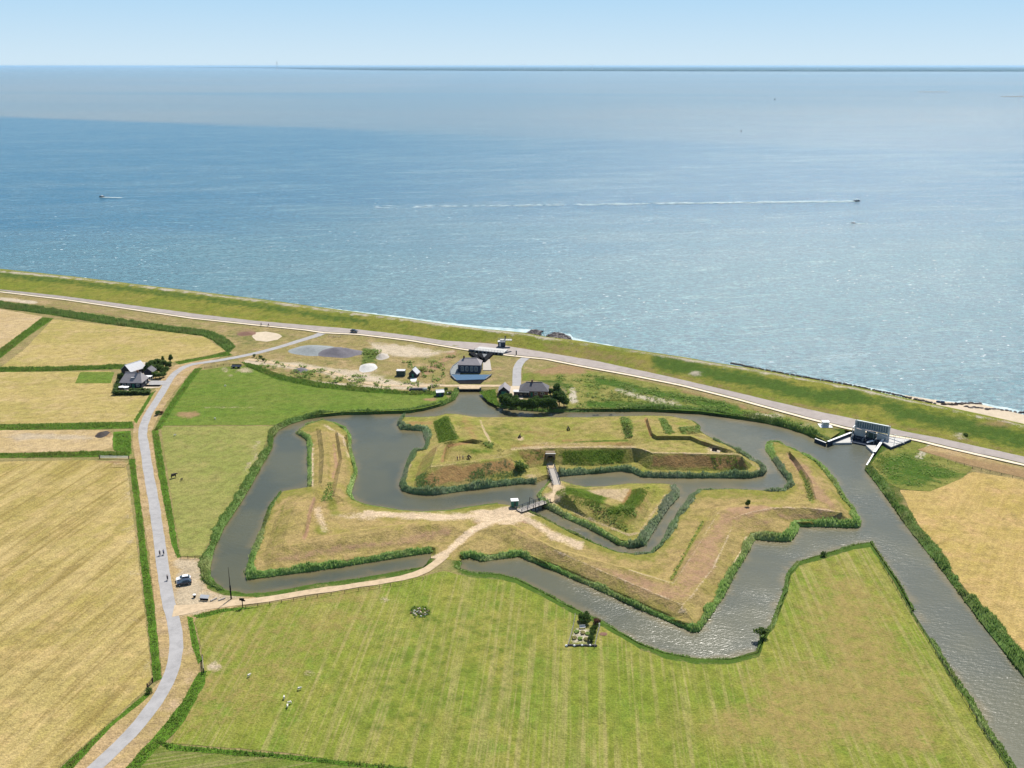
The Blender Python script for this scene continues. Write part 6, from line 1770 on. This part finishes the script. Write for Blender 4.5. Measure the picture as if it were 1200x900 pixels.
cannon('black cannon on the grass floor of the left bastion, right of the visitors', 550, 537, 3.6, R(-70), False)


def car(label, u, v, rz, paint, z=.1):
    t = thing('parked_car', label, 'car', P(u, v, z), rz)
    # body profile along x, extruded with tumblehome
    prof = [(-2.1, .35), (-2.12, .75), (-1.95, 1.0), (-1.0, 1.02), (1.05, 1.0), (1.9, .82), (2.1, .6), (2.1, .3)]
    V = []; F = []
    ws = (-.86, -.88, .88, .86)
    n = len(prof)
    for y in (-.88, .88):
        for (x, zz) in prof: V.append((x, y * (1 - .06 * max(0, abs(x) - 1.2)), zz))
    F = [tuple(range(n - 1, -1, -1)) if False else tuple(range(n)), tuple(range(2 * n - 1, n - 1, -1))] + [(i, n + i, n + (i + 1) % n, (i + 1) % n) for i in range(n)]
    mb = MB(); mb.add(V, F); b = mb.build('body', paint, t)
    bv = b.modifiers.new('bevel', 'BEVEL'); bv.width = .06; bv.segments = 2
    g = MB(); g.add([(-1.85, -.8, 1.0), (1.0, -.8, 1.0), (1.0, .8, 1.0), (-1.85, .8, 1.0), (-1.35, -.66, 1.46), (.25, -.66, 1.46), (.25, .66, 1.46), (-1.35, .66, 1.46)], [(0, 1, 5, 4), (1, 2, 6, 5), (2, 3, 7, 6), (3, 0, 4, 7), (4, 5, 6, 7)])
    gl = g.build('windows', M['glass'], t)
    rf = MB().add([(-1.4, -.67, 1.45), (.28, -.67, 1.45), (.28, .67, 1.45), (-1.4, .67, 1.45), (-1.3, -.6, 1.53), (.15, -.6, 1.53), (.15, .6, 1.53), (-1.3, .6, 1.53)], [(0, 1, 5, 4), (1, 2, 6, 5), (2, 3, 7, 6), (3, 0, 4, 7), (4, 5, 6, 7)]).build('roof', paint, t)
    for s in (-1, 1):
        MB().bar((-.5, s * .735, 1.02), (-.5, s * .67, 1.47), .1, .05).build('pillar', paint, t)
        MB().box(-.3, 0, s * .98 - .08, s * .98 + .08, 1.0, 1.15).build('mirror', paint, t).location = (.9, 0, 0)
        for x in (-1.3, 1.3):
            w_ = MB().tube([(x, s * .72, .32), (x, s * .9, .32)], .32, 14).build('wheel', M['tyre'], t)
            MB().tube([(x, s * .88, .32), (x, s * .92, .32)], .19, 10).build('rim', M['steel'], w_)
        MB().box(2.02, 2.1, s * .6 - .16, s * .6 + .16, .62, .76).build('headlight', M['white'], t)
        MB().box(-2.14, -2.06, s * .66 - .1, s * .66 + .1, .72, .95).build('tail_light', M['cloth_red'], t)
    return t


car('white hatchback with dark windows parked on the sandy lay-by beside the moat corner', 215, 680, ang((207, 683), (224, 680.5)) + math.pi, M['carwhite'])
car('small dark blue car parked behind the white hatchback on the lay-by', 214.5, 683.5, ang((207, 683), (224, 680.5)) + math.pi, M['carblue']).location = P(216, 684.6, .1)
car('dark car driving on the dike road above the gravel heaps', 415, 389, ang((400, 387), (430, 390)), M['carblue'], .8)


def animal(name, label, cat, u, v, rz, L, mat, hmat, z=.06, group=None):
    t = thing(name, label, cat, P(u, v, z), rz, group)
    s = L
    J = [(-.42, 0, .62), (-.1, 0, .66), (.25, 0, .66), (.42, 0, .78), (.58, 0, .72), (.66, 0, .6), (-.38, .12, .5), (-.46, .13, .28), (-.4, .13, .02), (-.38, -.12, .5), (-.44, -.13, .28), (-.38, -.13, .02),
         (.28, .12, .45), (.3, .12, .24), (.28, .12, .02), (.28, -.12, .45), (.26, -.12, .24), (.28, -.12, .02), (-.52, 0, .5)]
    J = [(a * s, b * s, c * s) for a, b, c in J]
    E = [(0, 1), (1, 2), (2, 3), (3, 4), (4, 5), (0, 6), (6, 7), (7, 8), (0, 9), (9, 10), (10, 11), (2, 12), (12, 13), (13, 14), (2, 15), (15, 16), (16, 17), (0, 18)]
    Rr = [.19, .22, .20, .11, .09, .06, .09, .05, .035, .09, .05, .035, .08, .045, .035, .08, .045, .035, .03]
    skin_figure('body', J, E, [r_ * s for r_ in Rr], mat, t, 1)
    for q in (-1, 1): MB().lump((.55 * s, q * .09 * s, .78 * s), (.03 * s, .06 * s, .03 * s), 1, 6, 4, 0).build('ear', hmat, t)
    MB().lump((.62 * s, 0, .64 * s), (.1 * s, .065 * s, .07 * s), 1, 8, 5, 0).build('face', hmat, t)
    return t


sheep = [(351, 808.5, 'white sheep grazing on the south meadow, right one of three', 20), (339.5, 825, 'white sheep on the south meadow, nearest to the camera', 200), (333, 819, 'greyish sheep beside the two white ones on the south meadow', 100), (292, 793, 'lone sheep on the south meadow near the sandy gate patch', 50),
         (205, 511, 'white sheep near the top of the pale meadow', 10), (252, 491.5, 'white sheep on the lower half of the green meadow', 150), (264, 453, 'white sheep on the upper half of the green meadow', 0), (337, 829, 'white sheep lying lowest on the south meadow', 280)]
for (u, v, lb, r_) in sheep: animal('sheep', lb, 'sheep', u, v, R(r_), 0.95, M['wool'], M['wool'] if 'grey' not in lb else M['hide'])
animal('cow', 'dark cow standing on the pale meadow beside the road strip', 'cow', 204, 560, R(35), 2.1, M['hide'], M['hide'])
animal('cow', 'smaller brown calf right of the dark cow on the pale meadow', 'calf', 213, 563, R(60), 1.0, M['wood_dark'], M['hide'])

# ------------------------------------------------------------------ posts, boards, fences, gates
t = thing('flagpole', 'tall thin dark pole beside the moat at the start of the gravel path', 'pole', P(271, 702, .05), 0)
MB().tube([(0, 0, 0), (0, 0, 4.6), (0, 0, 10.2)], [.16, .13, .05], 8).build('shaft', M['wood_dark'], t); MB().tube([(0, 0, 0), (0, 0, 4.3)], .22, 8).build('lower_sleeve', M['black'], t)
t = thing('signpost', 'dark post with a wide head board beside the gravel path', 'sign', P(284.5, 712, .05), 0)
MB().tube([(0, 0, 0), (0, 0, 3.0)], .13, 8).build('shaft', M['wood_dark'], t); MB().box(-.75, .55, -.12, .12, 2.3, 2.9).build('board', M['black'], t); MB().box(-.3, .8, .12, .24, 1.9, 2.25).build('board', M['black'], t)
t = thing('information_board', 'dark slanted information board with a pale top on the grass beside the car park', 'information board', P(240, 703, .06), R(-8))
for x in (-1.0, 1.0): MB().bar((x, 0, 0), (x, 0, 1.0), .1).build('leg', M['wood_dark'], t)
MB().add([(-1.3, -.5, .8), (1.3, -.5, .8), (1.3, .5, 1.4), (-1.3, .5, 1.4), (-1.3, -.5, .7), (1.3, -.5, .7), (1.3, .5, 1.3), (-1.3, .5, 1.3)], [(0, 1, 2, 3), (7, 6, 5, 4), (0, 4, 5, 1), (1, 5, 6, 2), (2, 6, 7, 3), (3, 7, 4, 0)]).build('panel', M['roof_pale'], t)
MB().box(-1.2, 1.2, -.56, -.5, .1, .75).build('front_panel', M['black'], t)
t = thing('rubbish_bin', 'small white bin left of the slanted information board', 'bin', P(228, 700, .06), 0)
MB().tube([(0, 0, 0), (0, 0, .8)], .35, 10).build('body', M['black'], t); MB().tube([(0, 0, .8), (0, 0, .95)], [.5, .45], 10).build('lid', M['white'], t)
for k, (a, b, lb) in enumerate([((247, 705), (254, 701.5), 'pale log lying on the grass left of the tall pole'), ((256, 704.5), (264, 701.5), 'second pale log lying nearer the tall pole')]):
    pa, pb = P(*a), P(*b); tag(MB().tube([(pa[0], pa[1], .25), (pb[0], pb[1], .25)], .22, 8).build('log', M['wood']), lb, 'log')


def fence(label, px, spacing=3.0, h_=1.1, mat='wood_dark', rails=2, z=.05, pw=.12):
    pts = densify([p[:2] for p in PL(px)], spacing)
    t = thing('fence', label, 'fence', (pts[0][0], pts[0][1], z), 0)
    ox, oy = pts[0]
    pm = MB().box(-pw / 2, pw / 2, -pw / 2, pw / 2, 0, h_)
    first = None
    for p in pts:
        if first is None: first = pm.build('post', M[mat], t); c = first
        else: c = first.copy(); COL.objects.link(c)
        c.location = (p[0] - ox, p[1] - oy, 0); c.rotation_euler = (0, 0, random.uniform(-.2, .2))
    rm = MB()
    for i in range(len(pts) - 1):
        for k in range(rails):
            zz = h_ * (.9 - .42 * k)
            rm.bar((pts[i][0] - ox, pts[i][1] - oy, zz), (pts[i + 1][0] - ox, pts[i + 1][1] - oy, zz), .05)
    rm.build('rails', M[mat], t)
    return t


fence('dark wooden fence between the pale meadow and the car park', [(212, 655), (237, 654.5)], 2.5, 1.0)
fence('post and wire fence along the south side of the gravel path', [(288, 713), (330, 706.5), (372, 700), (420, 692.5), (470, 685.5), (496, 679.5)], 4.0, 1.0)
fence('fence across the far bank of the moat behind the fort', [(664, 481), (726, 480)], 4.0, 1.0)
fence('dark low fence along the top of the east field', [(1092, 537), (1120, 543.5), (1160, 554), (1200, 563), (1300, 586)], 4, .9)
fence('fence along the canal edge of the south meadow', [(1031, 658), (1068, 719), (1112, 791), (1153, 859), (1181, 902)], 5, 1.0)
fence('fence along the top of the green meadow', [(240, 432), (262, 428.5), (290, 430)], 4, 1.0)


def field_gate(label, pa, pb, mat='steel'):
    a, b = P(*pa), P(*pb); L = math.dist(a, b)
    t = thing('field_gate', label, 'gate', ((a[0] + b[0]) / 2, (a[1] + b[1]) / 2, .05), math.atan2(b[1] - a[1], b[0] - a[0]))
    for x in (-L / 2, L / 2): MB().box(x - .12, x + .12, -.12, .12, 0, 1.4).build('post', M['wood_dark'], t)
    for k in range(4): MB().bar((-L / 2, 0, .35 + k * .28), (L / 2, 0, .35 + k * .28), .07).build('bar', M[mat], t)
    MB().bar((-L / 2, 0, .35), (L / 2, 0, 1.2), .06).build('brace', M[mat], t)


field_gate('long pale gate at the top corner of the big straw field', (117, 537.5), (151, 538), 'white')
field_gate('dark gate between the two grass strips at the road bend', (173, 807), (179, 800), 'wood_dark')
field_gate('gate beside the sandy patch in the south meadow', (237.5, 773), (239, 789), 'wood')
t = tag(MB().box(-2.8, 2.8, -2.2, 2.2, 0, .08).build('concrete_slab', M['verge']), 'pale worn slab at the corner of the big straw field', 'slab'); t.location = P(140, 545, .08)

# ------------------------------------------------------------------ garden plot on the meadow
gp = field('garden_plot', [(674, 727), (686, 722), (703, 736), (697, 758), (666, 757)], M['rough_grass'], z=.10, step=1.0, jag=.1, paints=[('b', 'poly', [(676, 738), (693, 738), (690, 752), (670, 752)], 3, .8)])
fence('grey fence on the left side of the garden plot', [(674, 723), (672, 735), (666, 757)], 1.6, 1.1, 'wood', 3)
fence('fence on the right side of the garden plot', [(703, 735), (700, 745), (697, 759)], 1.6, 1.1, 'wood', 3)
tag(bpy.data.objects['fence.007'] if 'fence.007' in bpy.data.objects else None, None) if False else None
t = thing('stone_border', 'low border of dark and pale stones closing the near end of the garden plot', 'border', P(681, 757, .05), 0)
for k in range(16):
    MB().lump((-3.9 + k * .52, random.uniform(-.15, .15), .22), (.34, .3, .28), k, 8, 5, .3).build('stone', M['stone'] if k % 4 else M['white'], t)
tree('garden_shrub', 'large round dark shrub at the moat end of the garden plot', 686, 729, 1.9, 2.6, 'leaf_dark', cat='shrub')
tree('garden_shrub', 'second dark shrub left of the large round one in the garden plot', 682, 728, 1.3, 2.0, 'leaf_dark', cat='shrub')
tree('garden_shrub', 'copper coloured shrub on the moat bank right of the garden plot', 700, 731, 1.3, 1.7, 'leaf_purple', cat='shrub')
for k, v in enumerate((740, 746, 752)):
    tree('garden_shrub', ['upper', 'middle', 'lower'][k] + ' one of three dark green shrubs along the right side of the garden plot', 695.5 - k * 1.0, v, 1.15, 1.7, 'leaf_dark', cat='shrub')
t = thing('garden_bench', 'small pale blue bench in front of the large round shrub', 'bench', P(682.5, 736.5, .1), R(5))
MB().box(-.8, .8, -.25, .25, .4, .48).build('seat', M['roof_pale'], t); MB().box(-.8, .8, .25, .31, .5, .95).build('backrest', M['roof_pale'], t)
for x in (-.7, .7): MB().box(x - .05, x + .05, -.2, .2, 0, .4).build('leg', M['steel'], t)
for k in range(6):
    u_, v_ = [(676, 741), (683, 742), (689, 743), (673, 748), (680, 749), (687, 750)][k]
    o = MB().lump((0, 0, .2), (.7, .9, .35), k, 9, 5, .5).build('planted_bed', M['scrub_dry'] if k % 2 else M['scrub']); o.location = P(u_, v_, .1)
    tag(o, ['top left', 'top middle', 'top right', 'bottom left', 'bottom middle', 'bottom right'][k] + ' planted bed of the garden plot', 'flower bed')
t = thing('white_post', 'short white post at the top right corner of the garden plot', 'post', P(702, 736, .05), 0); MB().tube([(0, 0, 0), (0, 0, 1.5)], .12, 8).build('shaft', M['white'], t)
tag(MB().lump((0, 0, 0), (1.1, .9, .12), 3).build('manhole_mound', M['wall_brick']), 'low reddish mound of earth right of the garden plot', 'mound').location = P(707, 743, .05)

# rubble in the meadow
t = thing('rubble_pile', 'round pile of pale and pinkish rubble in the south meadow', 'rubble', P(492, 718, .05), 0)
for k in range(34):
    a = random.uniform(0, 6.28); r_ = random.uniform(0, 1) ** .6 * 2.6
    MB().lump((0, 0, .15), (random.uniform(.2, .42), random.uniform(.2, .4), random.uniform(.18, .35)), k, 7, 4, .5).build('boulder', [M['wall_brick'], M['sand'], M['stone'], M['concrete']][k % 4], t).location = (r_ * math.cos(a), r_ * .8 * math.sin(a), 0)
X, Y = flat_points([(p[0], p[1]) for p in PL([(480, 716), (486, 711), (498, 711), (505, 717), (500, 724), (486, 724)])], 8)
blades('weeds', X, Y, np.full(len(X), .05), .5, .3, M['scrub'], per=2, label='weeds ringing the rubble pile in the south meadow')

# lone bushes
tree('outwork_bush', 'lone upright bush on the eastern shoulder of the outwork', 876.5, 594, .8, 2.6, 'leaf_mid', z=2.2)
tree('bank_bush', 'round green bush on the moat bank at the right edge of the south meadow', 891, 746, 2.1, 2.3, 'leaf_mid', cat='bush')
tree('bank_bush', 'small dark bush on the point of the meadow opposite the outwork', 965, 652, 1.2, 1.4, 'leaf_dark', cat='bush')
tree('bank_bush', 'clump at the bushy end of the fort face left of the gate', 610, 553, 3.0, 3.6, 'leaf_mid', cat='bush', z=.6)
tree('dike_bush', 'small dark bush on the dike slope beside a sandy scar', 1131, 512, 1.3, 1.5, 'leaf_dark', cat='bush', z=1.2)
tree('road_bush', 'small bush at the dark gate beside the road bend', 173.5, 812, 1.1, 1.2, 'leaf_mid', cat='bush')

# ------------------------------------------------------------------ shore: beach, rocks, breakwaters, foam
def poly3(name, px, z, mat, label=None, jag=.6, kind='structure'):
    L = densify(PL(px, z), 2.5, True)
    L = [(p[0] + jag * mnoise.noise(Vector((p[0] * .3, p[1] * .3, 0))), p[1] + jag * mnoise.noise(Vector((p[0] * .3, p[1] * .3, 7))), z) for p in L]
    return patch(name, L, mat, step=2.5, kind=kind, label=label)


poly3('beach', [(1060, 463), (1085, 467), (1112, 471), (1150, 474), (1200, 486), (1310, 512), (1310, 540), (1200, 512), (1140, 497), (1100, 488), (1060, 478)], WL + .25, M['sand'])
poly3('surf', [(380, 360), (440, 367.5), (480, 372), (520, 377.5), (560, 382), (600, 385), (622, 386), (622, 396), (560, 392), (500, 384), (430, 374), (380, 366)], WL + .05, M['foam'], jag=1.6)
poly3('surf', [(990, 448), (1040, 458), (1066, 464), (1112, 470), (1150, 472), (1200, 482), (1200, 492), (1130, 482), (1060, 474), (990, 458)], WL + .04, M['foam'], jag=2.2)
poly3('surf', [(657, 391), (668, 391), (673, 396), (690, 400), (720, 405), (690, 406), (668, 400), (658, 396)], WL + .05, M['foam'], jag=1.4)


def breakwater(label, px, z1, seed):
    pts = [P(u, v, 0) for u, v in px]
    c = np.mean(np.array(pts)[:, :2], axis=0)
    t = thing('breakwater', label, 'breakwater', (c[0], c[1], WL), 0)
    lo_ = [(p[0] - c[0], p[1] - c[1]) for p in pts]
    MB().extrude([(x * 1.0, y * 1.0) for x, y in lo_], -.5, z1).build('core', M['stone'], t)
    random.seed(seed)
    xs = [p[0] for p in lo_]; ys = [p[1] for p in lo_]; k = 0
    while k < 70:
        x = random.uniform(min(xs) - 1, max(xs) + 1); y = random.uniform(min(ys) - 1, max(ys) + 1)
        d = segdist(np.array([x]), np.array([y]), lo_, True)[0]; ins = inpoly(np.array([x]), np.array([y]), lo_)[0]
        if ins or d < .8:
            MB().lump((0, 0, 0), (random.uniform(.5, 1.1), random.uniform(.5, 1.0), random.uniform(.35, .7)), k, 7, 4, .5).build('boulder', M['stone'], t).location = (x, y, z1 if ins and d > .8 else .3); k += 1


breakwater('dark stone breakwater in the sea, left one of the pair behind the hut', [(614, 391), (624, 385.5), (635, 387), (626, 394)], 1.1, 3)
breakwater('broad dark stone breakwater with breaking surf, right one of the pair', [(640, 393), (650, 389), (658, 390), (668, 394), (672, 400), (655, 398)], 1.2, 4)
for k, (u, v, n, lb) in enumerate([(1118, 474.5, 14, 'brownish weed-covered rocks at the left end of the beach'), (1138, 473.5, 14, 'dark rocks in the shallows off the beach'), (1170, 481, 16, 'line of dark seaweed stones along the right of the beach')]):
    t = thing('shore_rocks', lb, 'rocks', P(u, v, WL), 0)
    for j in range(n):
        MB().lump((0, 0, .2), (random.uniform(.6, 1.4), random.uniform(.5, 1.0), random.uniform(.4, .8)), j, 7, 4, .5).build('boulder', M['stone'] if k else M['wood_dark'], t).location = ((j - n / 2) * (.75 if k < 2 else 1.6) + random.uniform(-.4, .4), random.uniform(-1, 1) - (j - n / 2) * (.0 if k < 2 else .55), 0)
t = thing('revetment', 'line of dark basalt stones along the seaward edge of the dike on the right', 'stone revetment', (0, 0, 0))
mb = MB(); ln = densify([p[:2] for p in PL([(860, 427.5), (945, 443.5), (1002, 453.5), (1060, 466), (1100, 475)], 3.6)], 1.3)
for k, p in enumerate(ln): mb.lump((p[0] + random.uniform(-.4, .4), p[1] + 4.5 + random.uniform(-.5, .5), 3.0), (.8, .6, .5), k, 6, 4, .5)
o = mb.build('stones', M['stone'], t, kind='stuff')
for k, (u, v, mt, lb) in enumerate([(1075, 469.5, 'wall_blue', 'grey-blue upturned dinghy at the foot of the dike'), (1102, 471.5, 'cloth_blue', 'small blue boat pulled up at the water line')]):
    t = thing('dinghy', lb, 'boat', P(u, v, WL + .3), R(-15))
    V = []; F = []
    for i in range(9):
        x = -1.8 + i * .45; w_ = .75 * math.sin(math.pi * (i + 1.2) / 10.4) ** .6
        for (a, zz) in ((-w_, .55), (-w_ * .6, .1), (0, 0), (w_ * .6, .1), (w_, .55)): V.append((x, a, zz))
    for i in range(8):
        for j in range(4): F.append((i * 5 + j, (i + 1) * 5 + j, (i + 1) * 5 + j + 1, i * 5 + j + 1))
    MB().add(V, F).build('hull', M[mt], t); MB().box(-.2, .1, -.6, .6, .38, .44).build('thwart', M['wood'], t)


# ------------------------------------------------------------------ boats, buoys and wakes
def motorboat(label, u, v, rz, s=1.0):
    t = thing('motorboat', label, 'boat', P(u, v, WL), rz)
    V = []; F = []
    for i in range(11):
        x = -4 + i * .8; w_ = 1.35 * (1 - max(0, (i - 4) / 6.3) ** 2)
        for (a, zz) in ((-w_, 1.2 + .05 * i), (-w_ * .75, .2), (0, -.2), (w_ * .75, .2), (w_, 1.2 + .05 * i)): V.append((x, a, zz))
    for i in range(10):
        for j in range(4): F.append((i * 5 + j, (i + 1) * 5 + j, (i + 1) * 5 + j + 1, i * 5 + j + 1))
    for i in range(10): F.append((i * 5, i * 5 + 4, (i + 1) * 5 + 4, (i + 1) * 5))
    F.append((0, 1, 2, 3, 4))
    MB().add(V, F).build('hull', M['steel_dark'], t)
    MB().box(-1.6, 1.2, -.95, .95, 1.3, 2.5).build('cabin', M['white'], t); MB().box(1.15, 1.26, -.8, .8, 1.7, 2.35).build('windscreen', M['glass'], t)
    MB().tube([(-1, 0, 2.5), (-1, 0, 4.4)], .05, 6).build('mast', M['steel'], t)
    t.scale = (s, s, s)
    return t


def wake(label, u0, v0, u1, v1, w0, w1, dens=1.0):
    a, b = Vector(P(u0, v0, WL)), Vector(P(u1, v1, WL)); L = (b - a).length; d = (b - a) / L; nn = Vector((-d.y, d.x, 0))
    V = []; F = []; n = int(L / 3 * dens)
    for k in range(n):
        q = k / n
        if random.random() < q ** .8 * .93: continue
        ww = w0 + (w1 - w0) * q
        for _ in range(2):
            c = a + d * (L * (q + random.uniform(-.5, .5) / n)) + nn * random.uniform(-.5, .5) * ww + Vector((0, 0, random.uniform(0, .4)))
            l_ = random.uniform(3, 9); s_ = random.uniform(.6, 1.3) * (2.2 - 1.2 * q)
            i0 = len(V)
            V += [tuple(c - d * l_ + Vector((0, 0, .06))), tuple(c + nn * s_ + Vector((0, 0, .06))), tuple(c + d * l_ + Vector((0, 0, .06))), tuple(c - nn * s_ + Vector((0, 0, .06)))]
            F.append((i0, i0 + 3, i0 + 2, i0 + 1))
    m_ = MB(); m_.v = V; m_.f = F
    o = m_.build('wake', M['wakefoam'], kind='stuff'); o['label'] = label
    return o


motorboat('dark hulled motorboat at the head of the long white wake', 1004, 236, R(4), .9)
wake('long white boat wake trailing to the left', 1000, 236, 425, 243, 7, 16, 2)
motorboat('small motorboat on the left part of the sea, heading left', 119.5, 231, R(180), .8)
wake('short white wake behind the small boat on the left', 123, 231.5, 150, 232, 3, 6, 2)
motorboat('small dark boat below the long wake', 1000, 262, R(180), .6)
wake('short wake behind the small boat on the right', 1002, 262.3, 1014, 262.5, 3, 4, 2)
for k, (u, v, lb) in enumerate([(868.5, 154, 'dark buoy far out on the right of the sea'), (908, 117, 'distant dark buoy near the pale horizon band'), (87, 324.5, 'dark beacon on the dike edge at the left')]):
    t = thing('buoy' if k < 2 else 'beacon', lb, 'buoy' if k < 2 else 'beacon', P(u, v, WL if k < 2 else 4.0), 0)
    s = [5, 8, 1.0][k]
    MB().tube([(0, 0, -.2), (0, 0, .5)], [.8, .8], 12).build('float', M['black'], t); MB().tube([(0, 0, .5), (0, 0, 1.8)], [.45, .15], 8).build('tower', M['black'], t)
    t.scale = (s * .5,) * 3

# ------------------------------------------------------------------ the far coast
fz = 4.0
fp_ = [(-34000, 100000), (-24000, 80000), (-13500, 60000), (-8500, 44000), (-4000, 34000), (1500, 29500), (8000, 27500), (16000, 27000), (21000, 31000), (40000, 34000), (400000, 30000), (400000, 600000), (-60000, 600000)]
sheet('far_coast', fp_, fz, M['farland'])
V = []; F = []
g = np.random.default_rng(5)
for (x0, y0), (x1, y1) in zip(fp_[1:9], fp_[2:10]):
    L = math.hypot(min(x1, 60000) - x0, y1 - y0); n = int(L / 330)
    for row_ in range(9):
        for k in range(n):
            q = (k + g.random()) / n
            x = x0 + (min(x1, 60000) - x0) * q; y = y0 + (y1 - y0) * q + 500 + row_ ** 1.7 * 1400 + g.uniform(0, 1500)
            ww = g.uniform(80, 420); hh = g.uniform(3, 9)
            i0 = len(V); V += [(x - ww, y, fz), (x + ww, y, fz), (x + ww * .8, y, fz + hh), (x - ww * .7, y, fz + hh * .9), (x - ww, y + 150, fz), (x + ww, y + 150, fz), (x + ww * .8, y + 150, fz + hh), (x - ww * .7, y + 150, fz + hh * .9)]
            F += [(i0, i0 + 1, i0 + 2, i0 + 3), (i0 + 3, i0 + 2, i0 + 6, i0 + 7), (i0 + 5, i0 + 4, i0 + 7, i0 + 6), (i0, i0 + 3, i0 + 7, i0 + 4), (i0 + 1, i0 + 5, i0 + 6, i0 + 2)]
mb = MB(); mb.v = V; mb.f = F
o = mb.build('distant_woods', M['farland'], kind='stuff'); o['label'] = 'blue band of distant woods on the far coast'
poly_sb = [(1075, 107.2), (1110, 107.3), (1112, 107.8), (1078, 107.8)]
sheet('sandbank', PL(poly_sb, WL + 1), WL + 1, M['gravel_blue']); sheet('sandbank', PL([(1172, 112.6), (1230, 112.4), (1230, 113.4), (1174, 113.3)], WL + 1), WL + 1, M['gravel_blue'])


def far_x(u, Y): return (u - 600) / FPX * (Y * CP + CAM_H * SP)


def turbine(label, u, Y, H, k):
    t = thing('wind_turbine', label, 'wind turbine', (far_x(u, Y), Y, fz), 0)
    MB().tube([(0, 0, 0), (0, 0, H)], [H * .03, H * .018], 8).build('tower', M['white'], t)
    MB().box(-H * .02, H * .02, -H * .05, H * .05, H, H * 1.04).build('nacelle', M['white'], t)
    for j in range(3):
        a = j * 2.094 + k
        MB().bar((0, -H * .06, H * 1.02), (math.cos(a) * H * .5, -H * .06, H * 1.02 + math.sin(a) * H * .5), H * .03, H * .02).build('blade', M['white'], t)


tg = [541, 556, 597, 615, 633, 663, 682, 694, 906, 930, 958]
for k, u in enumerate(tg):
    turbine('tiny wind turbine on the far coast, number %s from the left' % ['one', 'two', 'three', 'four', 'five', 'six', 'seven', 'eight', 'nine', 'ten', 'eleven'][k] + (' of the middle cluster' if k < 8 else ' in the right-hand group'), u, 33000 + (k % 3) * 1500, 120 + (k % 4) * 15, k)
t = thing('radio_mast', 'slender radio mast rising above the horizon on the left', 'mast', (far_x(325, 40000), 40000, fz), 0)
MB().tube([(0, 0, 0), (0, 0, 300)], [14, 8], 8).build('shaft', M['concrete'], t); MB().tube([(0, 0, 0), (0, 0, 40)], [24, 14], 8).build('base', M['concrete'], t)
# ================================================================== HAZE
hz = MB().box(-640000, 640000, -2500, 640000, -4.5, 158.0)
hm = bpy.data.materials.new('air_haze'); hm.use_nodes = True
ht = hm.node_tree; ht.nodes.clear()
pv = ht.nodes.new('ShaderNodeVolumePrincipled'); ho = ht.nodes.new('ShaderNodeOutputMaterial')
pv.inputs['Color'].default_value = (0.48, 0.75, 1.0, 1)
pv.inputs['Density'].default_value = 1.4e-5
pv.inputs['Anisotropy'].default_value = 0.2
ht.links.new(pv.outputs[0], ho.inputs['Volume'])
o = hz.build('haze', hm, kind='stuff')
